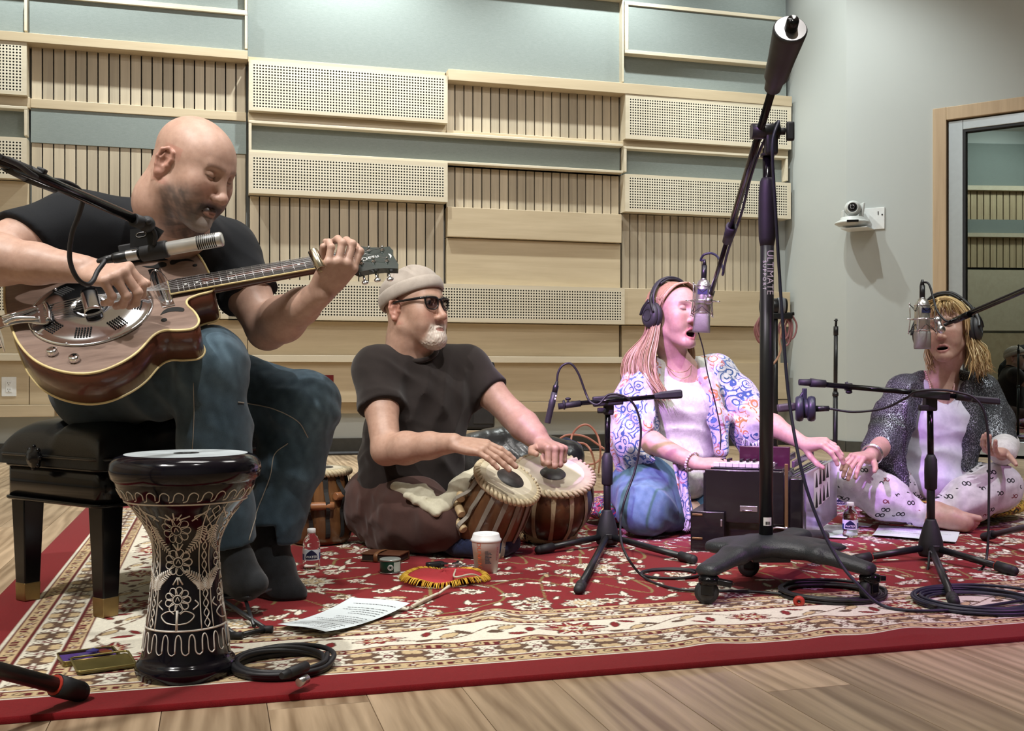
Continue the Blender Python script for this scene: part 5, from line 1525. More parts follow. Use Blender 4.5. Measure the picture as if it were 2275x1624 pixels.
# ------------------------------------------------------------------ second singer, in the dark shawl
z_head_c = P(2101, 735, 4.15)
zM = head_matrix(z_head_c, -35, 0, 6, 0.99)
w2 = empty('person', FL(2065, 1160), 'woman with wavy blonde hair in dark metallic shawl and white printed trousers singing cross-legged', 'person')
zj = dict(shR=P(2008, 872, 4.18), elR=P(1968, 985, 4.06), wrR=P(1934, 1012, 3.86), shL=P(2180, 870, 4.25), elL=P(2232, 985, 4.16), wrL=P(2226, 1008, 3.96),
   neck=P(2090, 845, 4.22), chest=P(2085, 925, 4.23), belly=P(2072, 1020, 4.22), hipR=P(2015, 1098, 4.27), hipL=P(2120, 1098, 4.30), kneeR=P(1892, 1068, 3.98), ankR=P(2040, 1142, 3.90), kneeL=P(2215, 1082, 4.02), ankL=P(2085, 1138, 3.93))
b = Solid()
add_head(b, zM, 0.99, female=True, mouth=0.55, eye='open', jawdrop=0.006)
b.chain([zM @ Vector((0, -0.032, -0.03)), zM @ Vector((0, -0.036, -0.09)), zj['neck'], zj['neck'].lerp(zj['chest'], 0.35)], [0.054, 0.050, 0.056, 0.075], k=0.03)
b.chain([zj['chest'], zj['belly'], zj['hipR'].lerp(zj['hipL'], 0.5)], [0.085, 0.085, 0.09], k=0.03)
b.cone(zj['shR'], zj['shL'], 0.042, k=0.04)
for q_ in 'RL':
 b.chain([zj['sh' + q_], zj['el' + q_]], [0.043, 0.038], k=0.02)
 b.chain([zj['el' + q_], zj['el' + q_].lerp(zj['wr' + q_], 0.3), zj['wr' + q_]], [0.038, 0.041, 0.026], k=0.02)
 b.chain([zj['hip' + q_], zj['knee' + q_], zj['ank' + q_]], [0.08, 0.05, 0.036], k=0.03)
knR = P(1898, 1016, 3.80)
n1 = add_hand(b, zj['wrR'], knR - zj['wrR'], (-0.15, -0.25, 0.95), -1, [(38, 20, 10), (40, 22, 10), (38, 22, 10), (34, 20, 10)], ((0.7, 0.65, -0.3), (8, 10)), 0.95, 6)
knL = P(2196, 1008, 3.86)
n2 = add_hand(b, zj['wrL'], knL - zj['wrL'] + Vector((-0.03, 0, 0.01)), (-0.1, 0.25, -0.95), 1, [(22, 25, 15), (26, 28, 15), (30, 30, 16), (34, 30, 16)], ((0.85, 0.5, 0.25), (5, 5)), 0.94, 4)
# bare feet
def bare(s, ank, heel, ball_, toe, side, Rn):
 s.chain([ank, heel], [0.036, 0.031], 0.02); s.chain([heel, ball_], [0.030, 0.034], 0.02); s.chain([ank, ank.lerp(ball_, 0.55), ball_], [0.036, 0.036, 0.030], 0.02)
 d = (toe - ball_).normalized(); x_ = side
 for i, (o_, r_, l_) in enumerate(((-0.026, 0.0125, 1.0), (-0.009, 0.0095, 0.95), (0.005, 0.0090, 0.85), (0.018, 0.0085, 0.72), (0.029, 0.0080, 0.58))):
  a_ = ball_ + x_ * o_; s.cone(a_, a_ + d * (toe - ball_).length * l_, r_ * 1.15, r_, k=0.006)
bare(b, P(2080, 1138, 3.90), P(2066, 1150, 3.88), P(2140, 1160, 3.86), P(2172, 1166, 3.85), Vector((0.0, 0.35, -0.9)).normalized(), None)
bare(b, P(2030, 1140, 3.98), P(2040, 1146, 3.99), P(1966, 1140, 3.99), P(1940, 1140, 3.99), Vector((0.0, 0.3, -0.9)).normalized(), None)
v, f = body_mesh(b, [(*hbox(z_head_c, 0.155), 0.0026), (*hbox(zj['wrR'].lerp(knR, 1.1), 0.10), 0.0026), (*hbox(zj['wrL'].lerp(knL, 1.1), 0.10), 0.0026), (*hbox(P(2150, 1162, 3.87), 0.07), 0.003)])
v[:, 2] = np.maximum(v[:, 2], 0.0135)
c = np.tile(np.array((0.50, 0.315, 0.25)), (len(v), 1))
c = paint_face(v, c, zM, (0.42, 0.19, 0.17), mouth=0.55, jawdrop=0.006, eye='closed', browc=(0.25, 0.17, 0.11), blush=(0.52, 0.23, 0.18))
c = add_nails(v, c, n1 + n2)
link('body', np_mesh('body', v, f, c), SKIN, w2)
TOPZ = cloth('white_satin_top', '#b9bcc6', '#d6d8de', 30, 900, rough=0.6)
s = Solid()
Rz = Matrix.Rotation(math.radians(-12), 3, 'Z')
s.ell(zj['chest'], (0.150, 0.115, 0.15), Rz, k=0.06).ell(zj['belly'], (0.145, 0.130, 0.17), Rz, k=0.08).ell(zj['belly'] + Vector((0, 0.0, -0.09)), (0.150, 0.14, 0.08), Rz, k=0.06)
s.cone(zj['shR'], zj['shL'], 0.050, k=0.05)
s.ball(zj['chest'] + Vector((-0.06, -0.075, -0.02)), 0.055, k=0.05).ball(zj['chest'] + Vector((0.055, -0.085, -0.02)), 0.055, k=0.05)
s.cone(zj['neck'] + Vector((-0.01, -0.07, -0.045)), zj['neck'] + Vector((0.0, 0.02, 0.14)), 0.048, 0.10, k=0.01, mode='s')
s.fold(zj['belly'] + Vector((0, -0.1, 0.02)), 0.15, (0.2, 0, 1), 11, 0.010); s.fold(zj['chest'] + Vector((0, -0.1, -0.06)), 0.12, (0.7, 0, 0.7), 8, 0.006)
cloth_part('top', s, 0.006, TOPZ, w2, label='white sleeveless satin top')
def printed_trousers():
 t = NT('white_cotton_with_small_rings'); v = t.pos()
 vo = t.n('ShaderNodeTexVoronoi', feature='F1', ins={'Vector': v, 'Scale': 18.0, 'Randomness': 0.8})
 d = t.math('DIVIDE', vo.outputs['Distance'], 18.0)
 # two linked rings in each cell
 off = t.n('ShaderNodeVectorMath', operation='SUBTRACT', ins={0: v, 1: vo.outputs['Position']})
 sp = t.n('ShaderNodeSeparateXYZ', ins={0: off.outputs[0]})
 dx = t.math('SUBTRACT', t.math('ABSOLUTE', sp.outputs[0]), 0.0075)
 rr_ = t.math('SQRT', t.math('ADD', t.math('MULTIPLY', dx, dx), t.math('MULTIPLY', sp.outputs[2], sp.outputs[2])))
 ring = t.math('LESS_THAN', t.math('ABSOLUTE', t.math('SUBTRACT', rr_, 0.0062)), 0.0019)
 near = t.math('LESS_THAN', vo.outputs['Distance'], 0.36)
 m_ = t.math('MULTIPLY', ring, near)
 dot = t.math('LESS_THAN', t.n('ShaderNodeTexVoronoi', feature='F1', ins={'Vector': v, 'Scale': 75.0}).outputs['Distance'], 0.10)
 base = t.ramp(t.noise(v, 40, 3), [(0.3, lin('#b9b5bc')), (0.7, lin('#d6d2d8'))])
 col = t.mix(t.math('MULTIPLY', dot, 0.5), base, lin('#7c7486'))
 pick = t.n('ShaderNodeSeparateColor', ins={0: vo.outputs['Color']}).outputs[0]
 t.set(Base_Color=t.mix(m_, col, t.ramp(pick, [(0.0, (0.015, 0.015, 0.02)), (0.75, (0.02, 0.02, 0.03)), (0.8, (0.20, 0.05, 0.06))], 'CONSTANT')), Roughness=0.85)
 t.bump(t.noise(v, 600, 2), 0.2, 0.002)
 return t.m
s = Solid()
s.cone(zj['hipR'], zj['hipL'], 0.12, k=0.06)
s.chain([zj['hipR'], zj['hipR'].lerp(zj['kneeR'], 0.5), zj['kneeR']], [0.11, 0.100, 0.075], k=0.05).chain([zj['kneeR'], zj['kneeR'].lerp(zj['ankR'], 0.5), zj['ankR']], [0.074, 0.078, 0.048], k=0.04)
s.chain([zj['hipL'], zj['hipL'].lerp(zj['kneeL'], 0.5), zj['kneeL']], [0.11, 0.104, 0.085], k=0.05).chain([zj['kneeL'], zj['kneeL'].lerp(zj['ankL'], 0.5), zj['ankL']], [0.084, 0.080, 0.048], k=0.04)
s.plane((0, 0, 0.0135), (0, 0, -1), 0.01)
s.fold(P(1950, 1100, 3.9), 0.15, (0.5, 0, 0.86), 11, 0.009); s.fold(P(2180, 1110, 3.95), 0.15, (-0.45, 0, 0.9), 11, 0.010); s.fold(P(2050, 1140, 3.88), 0.07, (1, 0, 0.1), 26, 0.006)
cloth_part('trousers', s, 0.0062, printed_trousers(), w2, label='white trousers printed with small dark rings')
def metallic_shawl():
 t = NT('dark_metallic_openwork'); v = t.pos()
 e = t.n('ShaderNodeTexVoronoi', feature='DISTANCE_TO_EDGE', ins={'Vector': t.mapping(v, scale=(1, 1, 0.5)), 'Scale': 150.0}).outputs['Distance']
 n = t.noise(v, 240, 2, 0.7); g = t.noise(v, 9, 2)
 glit = t.math('MULTIPLY', t.math('LESS_THAN', e, 0.10), t.math('GREATER_THAN', t.math('ADD', t.math('MULTIPLY', n, 0.7), t.math('MULTIPLY', g, 0.3)), 0.50))
 t.set(Base_Color=t.mix(glit, (0.020, 0.022, 0.027), (0.30, 0.32, 0.36)), Roughness=t.math('SUBTRACT', 0.75, t.math('MULTIPLY', glit, 0.40)), Metallic=t.math('MULTIPLY', glit, 0.6))
 t.bump(e, 0.5, 0.004)
 return t.m
s = Solid()
s.cone(zj['neck'] + Vector((-0.06, 0.03, -0.01)), zj['shR'], 0.05, 0.058, k=0.04).cone(zj['neck'] + Vector((0.06, 0.03, 0.0)), zj['shL'], 0.052, 0.060, k=0.04)
s.chain([zj['shR'], P(1985, 930, 4.12), P(1955, 1000, 4.02)], [0.064, 0.074, 0.070], k=0.05)
s.chain([zj['shL'], P(2205, 930, 4.22), P(2222, 985, 4.12)], [0.064, 0.070, 0.064], k=0.05)
s.ell(zj['chest'] + Vector((0, 0.045, -0.02)), (0.185, 0.11, 0.18), Rz, k=0.05).ell(zj['belly'] + Vector((0, 0.06, 0)), (0.17, 0.105, 0.16), Rz, k=0.05)
s.chain([P(2030, 870, 4.10), P(2008, 960, 4.07), P(2000, 1040, 4.03), P(2005, 1080, 3.99)], [0.040, 0.050, 0.052, 0.036], k=0.04)
s.chain([P(2150, 865, 4.14), P(2160, 960, 4.12), P(2152, 1035, 4.10)], [0.036, 0.040, 0.030], k=0.04)
s.cone(P(2085, 830, 4.02), P(2075, 1110, 4.00), 0.095, 0.118, k=0.012, mode='s')
s.cone(zj['neck'] + Vector((-0.01, -0.06, 0.0)), zj['neck'] + Vector((0, 0.02, 0.14)), 0.066, 0.085, k=0.01, mode='s')
s.fold(P(1985, 950, 4.1), 0.15, (0.9, 0, 0.4), 12, 0.009); s.fold(P(2200, 930, 4.2), 0.14, (0.8, 0, -0.5), 12, 0.008); s.fold(P(2005, 1040, 4.0), 0.1, (0.95, 0, 0.2), 18, 0.008)
cloth_part('shawl', s, 0.0058, metallic_shawl(), w2, label='dark silver-flecked openwork shawl')
s = Solid()
s.chain([zj['elL'].lerp(zj['wrL'], 0.1), zj['wrL'].lerp(zj['elL'], 0.15)], [0.056, 0.050], k=0.02)
s.fold(P(2230, 998, 4.0), 0.08, (0.2, 0.8, 0.5), 20, 0.006)
cloth_part('cuff', s, 0.005, cloth('white_chiffon', '#c0bfc0', '#dddcdc'), w2)
H2 = hair_mat('wavy_blonde_hair', ['#866b48', '#ad8f60', '#cdb17d', '#e4d2a6'])
s = Solid(); s.xf, s.sc = zM, 0.99
s.ell((0, -0.022, 0.052), (0.088, 0.106, 0.088), k=0.01); s.ell((0, -0.05, -0.03), (0.082, 0.06, 0.08), k=0.03)
s.ell((0, 0.105, -0.018), (0.070, 0.085, 0.092), k=0.02, mode='s'); s.xf, s.sc = Matrix.Identity(4), 1.0
hair2 = cloth_part('hair', s, 0.0045, H2, w2, it=1)
def hz(x, y, z): return zM @ Vector((x, y, z))
m = MB()
for sg in (-1, 1):
 side = [[hz(0.006 * sg, 0.075 - 0.032 * i, 0.122), hz(sg * 0.045, 0.068 - 0.032 * i, 0.112), hz(sg * 0.084, 0.045 - 0.022 * i, 0.062), hz(sg * 0.090, 0.025 - 0.018 * i, 0.005), hz(sg * 0.088, 0.014 - 0.022 * i, -0.04)] for i in range(6)]
 locks(m, side, 200, 0.0026, 0.004, wav=0.006)
bang = [[hz(-0.05 + 0.02 * i, 0.045, 0.118 - abs(i - 2.5) * 0.004), hz(-0.060 + 0.024 * i, 0.090, 0.098), hz(-0.066 + 0.026 * i, 0.098 - abs(i - 2.5) * 0.009, 0.070), hz(-0.070 + 0.028 * i, 0.094 - abs(i - 2.5) * 0.013, 0.046)] for i in range(6)]
locks(m, bang, 90, 0.0019, 0.004, wav=0.007)
low = [[hz(-0.085, 0.0 - 0.022 * i, -0.02), hz(-0.094, 0.005 - 0.028 * i, -0.065), hz(-0.106, 0.012 - 0.036 * i, -0.105), hz(-0.100, 0.014 - 0.042 * i, -0.145), hz(-0.106, 0.020 - 0.044 * i, -0.172)] for i in range(5)]
locks(m, low, 460, 0.0022, 0.012, wav=0.013, per=15)
low = [[hz(0.075 - 0.01 * i, -0.01 - 0.02 * i, -0.03), hz(0.085 - 0.01 * i, -0.005 - 0.022 * i, -0.08), hz(0.078 - 0.012 * i, 0.0 - 0.025 * i, -0.13), hz(0.072 - 0.012 * i, 0.006 - 0.025 * i, -0.155)] for i in range(4)]
locks(m, low, 170, 0.0024, 0.008, wav=0.011, per=13)
low = [[hz(-0.07 + 0.035 * i, -0.095, 0.0), hz(-0.075 + 0.036 * i, -0.10, -0.07), hz(-0.08 + 0.036 * i, -0.095, -0.15)] for i in range(5)]
locks(m, low, 60, 0.005, 0.006, wav=0.010)
m.build('hair_lock', H2, hair2)
m = MB()
for a_, b_ in (((2052, 825, 4.19), (2066, 875, 4.10)), ((2117, 845, 4.20), (2110, 880, 4.12))):
 pts = spline([P(*a_), P(*a_).lerp(P(*b_), 0.5) + Vector((0, -0.012, 0)), P(*b_)], 6)
 for p_ in pts: m.ball(p_ + Vector((0, -0.012, 0)), 0.0042, n=8, m=6)
m.build('necklace_bead', pbr('pink_bead', '#c9a09a', 0.3), w2, kind='stuff')
m = MB(); R_ = frame_from(zj['wrR'] - zj['elR']); bw = zj['wrR'].lerp(zj['elR'], 0.05)
for k_, rr2 in ((0, 0.036), (0.010, 0.037)):
 m.torus(bw - R_ @ Vector((0, 0, k_)), rr2, 0.0035, R_, 24, 8)
m.build('bracelet', pbr('silver_bangle', (0.7, 0.7, 0.72), 0.25, 1.0), w2)
# ================================================================== resonator guitar
GC = P(203, 690, 2.33)
GN = Vector((0.913, 0.334, 0.237)).normalized()
Gn = Vector((0.03, -0.632, 0.774)); Gn = (Gn - GN * Gn.dot(GN)).normalized()
GS = GN.cross(Gn)
GM_ = Matrix((GN, GS, Gn)).transposed()
def gpt(a, b_, h=0.0): return GC + GN * a + GS * b_ + Gn * h
def ns(x, y, h=0.0):
 """guitar-plane coordinates (along the neck, across) under a pixel"""
 d = (P(x, y, 1.0) - cam.location)
 t_ = (GC + Gn * h - cam.location).dot(Gn) / d.dot(Gn)
 q = cam.location + d * t_ - GC
 return q.dot(GN), q.dot(GS)
guitar = empty('resonator_guitar', GC, 'brown resonator guitar with chrome cover plate held by the bald man', 'guitar')
GWOOD = wood('guitar_walnut', '#6a564c', '#967f72', 'X', 0.42, 26, rot=0.35, coat=0.08)
GSIDE = wood('guitar_side_mahogany', '#3a1d14', '#5c3020', 'X', 0.3, 26, rot=0.35, coat=0.3)
IVORY = pbr('ivory_binding', '#d9c690', 0.4)
EBONY = wood('ebony_fretboard', '#17120f', '#2c2320', 'X', 0.4, 30, rot=0.35)
DGREEN = pbr('dark_green_lacquer', (0.016, 0.026, 0.022), 0.25, coat=0.4)
HOLE = pbr('sound_hole_black', (0.004, 0.004, 0.004), 0.8)
outl = [(10, 628), (11, 684), (25, 726), (42, 763), (74, 798), (118, 820), (172, 830), (222, 825), (271, 805), (308, 780), (340, 746), (365, 734), (394, 734), (429, 730), (442, 714), (433, 694), (416, 677), (418, 665), (440, 655), (476, 641),
  (460, 598), (443, 569), (426, 554), (390, 545), (345, 553), (300, 562), (254, 560), (222, 549), (182, 540), (120, 546), (62, 568), (24, 596)]
op = [ns(*p) for p in outl]
op = [(q.x, q.y) for q in spline([(a, b_, 0) for a, b_ in op] + [(op[0][0], op[0][1], 0)], 4)][:-1]
m = MB(); m.prism(op, -0.082, 0.0, GM_, True, GC)
body = m.build('body', [GSIDE, GWOOD], guitar)
for p_ in body.data.polygons:
 if p_.normal.dot(Gn) > 0.9: p_.material_index = 1
for h_ in (0.0, -0.082):
 m = MB(); pts = [gpt(a, b_, h_) for a, b_ in op]; m.tube(pts + [pts[0]], 0.0028, 6, 1, False)
 m.build('binding', IVORY, guitar)
# cover plate, its pierced screens, the cone well, bridge cover and tailpiece
m = MB()
m.lathe([(0.131, 0.0), (0.1315, 0.003), (0.126, 0.0045), (0.121, 0.0035), (0.112, 0.007), (0.08, 0.012), (0.045, 0.013), (0.034, 0.0125), (0.030, 0.006), (0.0, 0.006)], GC, GM_, 64)
m.build('cover_plate', CHROME, guitar)
m = MB()
for g_ in range(8):
 a0 = g_ * pi / 4 + 0.28
 for i in range(6):
  for j in range(6):
   r_, a_ = 0.082 + i * 0.0052, a0 + (j - 2.5) * 0.0052 / (0.082 + i * 0.0052) * 1.15
   z_ = 0.0125 - max(0, r_ - 0.08) / 0.032 * 0.0052
   m.lathe([(0.0021, 0), (0.0021, 0.0012)], gpt(r_ * math.cos(a_), r_ * math.sin(a_), z_), GM_, 6, False)
m.build('screen_hole', HOLE, guitar, kind='stuff')
for k_ in range(9):
 a_ = k_ * 2 * pi / 9
 m = MB(); m.ball(gpt(0.1255 * math.cos(a_), 0.1255 * math.sin(a_), 0.0045), (0.003, 0.003, 0.002), GM_, 8, 6); m.build('screw', STEEL, guitar)
m = MB(); m.lathe([(0.0, 0.0135), (0.031, 0.0135), (0.031, 0.0128)], gpt(0, 0, 0), GM_, 32); m.build('cone_well', HOLE, guitar)
m = MB()
cov = [(-0.012, 0.012), (-0.010, 0.026), (0.0, 0.031), (0.010, 0.026), (0.012, 0.012)]
m.grid(lambda a, c_: gpt(spline([(x_, z_, 0) for x_, z_ in cov], 8)[int(a * 32)].x * 1.5 + 0.004, -0.042 + 0.084 * c_, spline([(x_, z_, 0) for x_, z_ in cov], 8)[int(a * 32)].y), 32, 8)
bc = m.build('bridge_cover', CHROME, guitar); bc.modifiers.new('t', 'SOLIDIFY').thickness = 0.002
m = MB()
tp = [(-0.190, -0.022), (-0.170, -0.016), (-0.135, -0.018), (-0.105, -0.034), (-0.088, -0.036), (-0.082, 0.0), (-0.088, 0.036), (-0.105, 0.034), (-0.135, 0.018), (-0.170, 0.016), (-0.190, 0.022)]
t0_ = ns(16, 700); t1_ = ns(140, 685)
m.prism([(q.x, q.y) for q in spline([(a, b_, 0) for a, b_ in tp], 4)], 0.014, 0.018, GM_, True, GC)
m.tube([gpt(-0.176, -0.012, 0.02), gpt(-0.15, -0.008, 0.024), gpt(-0.105, -0.022, 0.022)], [0.006, 0.007, 0.005], 8); m.tube([gpt(-0.176, 0.012, 0.02), gpt(-0.15, 0.008, 0.024), gpt(-0.105, 0.022, 0.022)], [0.006, 0.007, 0.005], 8)
m.tube([gpt(-0.088, -0.034, 0.019), gpt(-0.084, 0, 0.022), gpt(-0.088, 0.034, 0.019)], 0.006, 8)
m.box(gpt(-0.191, 0, -0.012), (0.003, 0.05, 0.062), GM_, 0.001)
m.build('tailpiece', CHROME, guitar)
m = MB(); m.cyl(gpt(-0.192, 0.0, -0.04), gpt(-0.212, 0.0, -0.04), 0.006, 0.008); m.build('strap_button', CHROME, guitar)
for x_, y_ in ((117, 786), (166, 801)):
 a, b_ = ns(x_, y_)
 m = MB(); m.lathe([(0.0105, 0.0), (0.011, 0.002), (0.0105, 0.011), (0.0085, 0.0125), (0.0, 0.0122)], gpt(a, b_), GM_, 20)
 for k_ in range(10): m.box(gpt(a + 0.0105 * math.cos(k_ * 0.628), b_ + 0.0105 * math.sin(k_ * 0.628), 0.006), (0.0016, 0.0016, 0.009), GM_)
 m.build('knob', CHROME, guitar)
def gk(x, y): return ns(x * 0.24625, 480 + y * 0.24625, 0.0006)
for poly in ([(1280, 450), (1330, 466), (1420, 466), (1490, 456), (1503, 430), (1470, 414), (1430, 424), (1380, 447)],
    [(1530, 415), (1560, 390), (1620, 383), (1700, 388), (1752, 408), (1690, 402), (1620, 410), (1570, 435), (1538, 434)],
    [(1445, 893), (1480, 850), (1540, 825), (1620, 822), (1662, 836), (1650, 860), (1580, 858), (1510, 868)]):
 sp_ = [gk(*p) for p in poly]; sp_ = [(q.x, q.y) for q in spline([(a, b_, 0) for a, b_ in sp_ + [sp_[0]]], 4)][:-1]
 m = MB(); m.prism(sp_, 0.0003, 0.0009, GM_, False, GC); m.build('sound_hole', HOLE, guitar)
for x_, y_, r_ in ((1280, 405, 0.006), (1758, 443, 0.0055), (1480, 937, 0.0065)):
 a, b_ = gk(x_, y_); m = MB(); m.lathe([(0, 0.0009), (r_, 0.0009), (r_, 0.0002)], gpt(a, b_), GM_, 20); m.build('sound_hole', HOLE, guitar)
pa, pb = gk(1400, 505), gk(1512, 790)
pc = Vector(((pa[0] + pb[0]) / 2, (pa[1] + pb[1]) / 2)); pd = Vector((pb[0] - pa[0], pb[1] - pa[1])); hl = pd.length / 2; pd.normalize()
PR = Matrix((GN * pd.x + GS * pd.y, (GN * -pd.y + GS * pd.x), Gn)).transposed()
m = MB(); m.box(gpt(pc.x, pc.y, 0.0015), (hl * 2 + 0.026, 0.028, 0.003), PR, 0.0014)
m.ball(gpt(pc.x, pc.y, 0.003), (hl + 0.004, 0.0085, 0.007), PR, 24, 10); m.torus(gpt(pc.x, pc.y, 0.003), hl + 0.006, 0.0016, Matrix((PR.col[0], PR.col[1] * 0.26, PR.col[2])).transposed(), 32, 6)
m.build('pickup', CHROME, guitar)
# neck
q0, q1 = ns(376, 637, 0.012), ns(792, 566, 0.012)
scale_len = Vector((q1[0], q1[1], 0)).length; nd_ = Vector((q1[0] - q0[0], q1[1] - q0[1])); nl = nd_.length; nd_.normalize()
NDIR = GN * nd_.x + GS * nd_.y; NSID = Gn.cross(NDIR)
NR = Matrix((NDIR, NSID, Gn)).transposed(); NO = gpt(q0[0], q0[1], 0)
def npt(a, b_, h): return NO + NDIR * a + NSID * b_ + Gn * h
w0, w1_ = 0.0265, 0.0222
m = MB(); m.prism([(0, -w0), (nl, -w1_), (nl, w1_), (0, w0)], 0.006, 0.0125, NR, False, NO); m.build('fretboard', EBONY, guitar)
m = MB(); m.tube([npt(0.07, 0, -0.002), npt(0.11, 0, -0.004), npt(nl * 0.6, 0, -0.002), npt(nl - 0.005, 0, -0.006), npt(nl + 0.03, 0, -0.024)], [0.024, 0.0225, 0.021, 0.018, 0.010], 14, 4, True, 0.75, NSID); m.build('neck', GSIDE, guitar)
m = MB()
for sg in (-1, 1): m.tube([npt(0, sg * w0, 0.0095), npt(nl, sg * w1_, 0.0095)], 0.0024, 6, 1)
m.tube([npt(0, -w0, 0.0095), npt(0, w0, 0.0095)], 0.0022, 6, 1)
m.build('binding', IVORY, guitar)
nutx = nl
def fretx(k): return nutx - scale_len * (1 - 2 ** (-k / 12.0))
fr_me = None
for k_ in range(1, 21):
 x_ = fretx(k_)
 if x_ < 0.002: break
 w_ = w0 + (w1_ - w0) * x_ / nl
 m = MB(); m.tube([npt(x_, -w_, 0.0128), npt(x_, w_, 0.0128)], 0.0012, 6, 1); m.build('fret', STEEL, guitar)
PEARL = pbr('pearl_inlay', '#e4e6df', 0.3)
for k_, offs in ((3, (0,)), (5, (0,)), (7, (0,)), (9, (0,)), (12, (-0.011, 0.011)), (15, (0,)), (17, (0,)), (19, (0,))):
 x_ = (fretx(k_) + fretx(k_ - 1)) / 2
 for o_ in offs:
  m = MB(); m.lathe([(0, 0.0002), (0.0034, 0.0002), (0.0034, -0.001)], npt(x_, o_, 0.0127), NR, 14); m.build('inlay', PEARL, guitar)
m = MB(); m.box(npt(nl + 0.002, 0, 0.0125), (0.005, w1_ * 2, 0.010), NR, 0.001); m.build('nut', IVORY, guitar)
def hk(x, y):
 q = ns(420 + x * 0.21099, 520 + y * 0.21099, 0.004)
 return q
head_poly = [(1640, 235), (1665, 150), (1690, 110), (1760, 122), (1900, 140), (2030, 140), (2110, 130), (2150, 175), (2140, 205), (2165, 250), (2205, 320), (2200, 362), (2060, 358), (1950, 366), (1850, 385), (1790, 402), (1730, 372), (1680, 330)]
hp_ = [hk(*p) for p in head_poly]
m = MB(); m.prism(hp_, -0.010, 0.004, GM_, False, GC); m.build('headstock', DGREEN, guitar)
posts = [((1750, 165), (1705, 105)), ((1895, 175), (1845, 125)), ((2035, 170), (1985, 120)), ((1820, 310), (1850, 445)), ((1945, 290), (1980, 420)), ((2085, 285), (2115, 410))]
for p0, p1 in posts:
 a, b_ = hk(*p0); c_, d_ = hk(*p1)
 m = MB(); m.lathe([(0.0055, 0.004), (0.0055, 0.006), (0.0032, 0.0065), (0.0030, 0.014), (0.0038, 0.015), (0.0, 0.016)], gpt(a, b_), GM_, 14)
 m.cyl(gpt(a, b_, -0.014), gpt(c_, d_, -0.013), 0.0026); m.ball(gpt(c_, d_, -0.013), (0.0085, 0.0075, 0.0045), Matrix((Gn, GN, GS)).transposed() if p1[1] < 200 else GM_, 12, 8)
 m.build('tuner', CHROME, guitar)
order = [3, 4, 5, 2, 1, 0]
for k_ in range(6):
 o_ = (k_ - 2.5) * 0.0072
 a, b_ = hk(*posts[order[k_]][0])
 m = MB(); m.tube([gpt(-0.095, -o_ * 1.2, 0.021), gpt(0.0, -o_ * 1.25, 0.0255), npt(0.02, -o_ * 1.15, 0.0165), npt(nl + 0.002, -o_ * 0.95, 0.0185), gpt(a, b_, 0.0105)], 0.0005 + 0.0001 * k_, 4, 1); m.build('string', STEEL, guitar)
xa, xb = hk(1835, 262), hk(1985, 245); tx = Vector((xb[0] - xa[0], xb[1] - xa[1]))
tR = Matrix((NDIR, -NSID, Gn)).transposed(); ctr = gpt((xa[0] + xb[0]) / 2, (xa[1] + xb[1]) / 2, 0.0046)
LETTER = pbr('white_lettering', '#e9ebe8', 0.5)
link('lettering', text_mesh('Dean', 0.020, ctr, tR), LETTER, guitar)
a, b_ = hk(2110, 232)
m = MB(); m.prism([(0.000, -0.010), (0.004, -0.006), (0.005, 0.0), (0.003, 0.006), (-0.002, 0.011), (0.0, 0.005), (0.001, 0.0), (0.001, -0.005)], 0.0042, 0.005, GM_, False, gpt(a, b_)); m.build('emblem', LETTER, guitar)

sl0, sl1 = P(695, 558, 2.43), P(714, 598, 2.41)
sR_ = frame_from(sl1 - sl0); L_ = (sl1 - sl0).length
m = MB(); m.lathe([(0.0112, 0), (0.0118, 0.001), (0.0118, L_ - 0.001), (0.0112, L_), (0.0095, L_), (0.0095, 0)], sl0, sR_, 28, caps=False); m.loft([m.ring(sl0 + sR_ @ Vector((0, 0, 0.0)), 0.0112, sR_, 28), m.ring(sl0, 0.0095, sR_, 28)], False)
m.build('guitar_slide', pbr('brass_slide', (0.62, 0.56, 0.42), 0.2, 1.0), None, origin=sl0, label='shiny metal slide tube worn on the bald guitarist\'s fretting finger', cat='slide')

# ================================================================== piano bench
A_, B_ = FL(62, 1343), FL(235, 1380)
e1 = (B_ - A_); e1.z = 0; sw = e1.length; e1.normalize(); e2 = Vector((-e1.y, e1.x, 0))
BR = Matrix((e1, e2, Vector((0, 0, 1)))).transposed()
bc0 = (A_ + B_) / 2
LEN = 0.50
bench = empty('piano_bench', bc0 + e2 * LEN / 2, 'black tufted leather piano bench under the bald guitarist', 'bench')
GLOSS = pbr('black_lacquer', (0.004, 0.004, 0.005), 0.16, spec=0.3)
LEATH = pbr('black_leather', (0.010, 0.011, 0.012), 0.30, spec=0.45, bump=0.15, bscale=400)
BRASS = pbr('worn_brass', (0.30, 0.21, 0.09), 0.38, 0.9)
def bpt(a, b_, z): return bc0 + e1 * a + e2 * b_ + Vector((0, 0, z))
for a in (-sw / 2, sw / 2):
 for b_ in (0, LEN):
  m = MB(); m.box(bpt(a, b_, 0.155), (0.040, 0.040, 0.25), BR, 0.003, (1.42, 1.42)); lg = m.build('leg', GLOSS, bench)
  m = MB(); m.box(bpt(a, b_, 0.036), (0.041, 0.041, 0.046), BR, 0.002, (1.06, 1.06)); m.build('brass_foot', BRASS, lg)
m = MB()
def rrect(w_, l_, r_, n=6):
 out = []
 for cx_, cy_, a0 in ((w_ / 2 - r_, -l_ / 2 + r_, -pi / 2), (w_ / 2 - r_, l_ / 2 - r_, 0), (-w_ / 2 + r_, l_ / 2 - r_, pi / 2), (-w_ / 2 + r_, -l_ / 2 + r_, pi)):
  for i in range(n + 1): a_ = a0 + i * pi / 2 / n; out.append((cx_ + r_ * math.cos(a_), cy_ + r_ * math.sin(a_)))
 return out
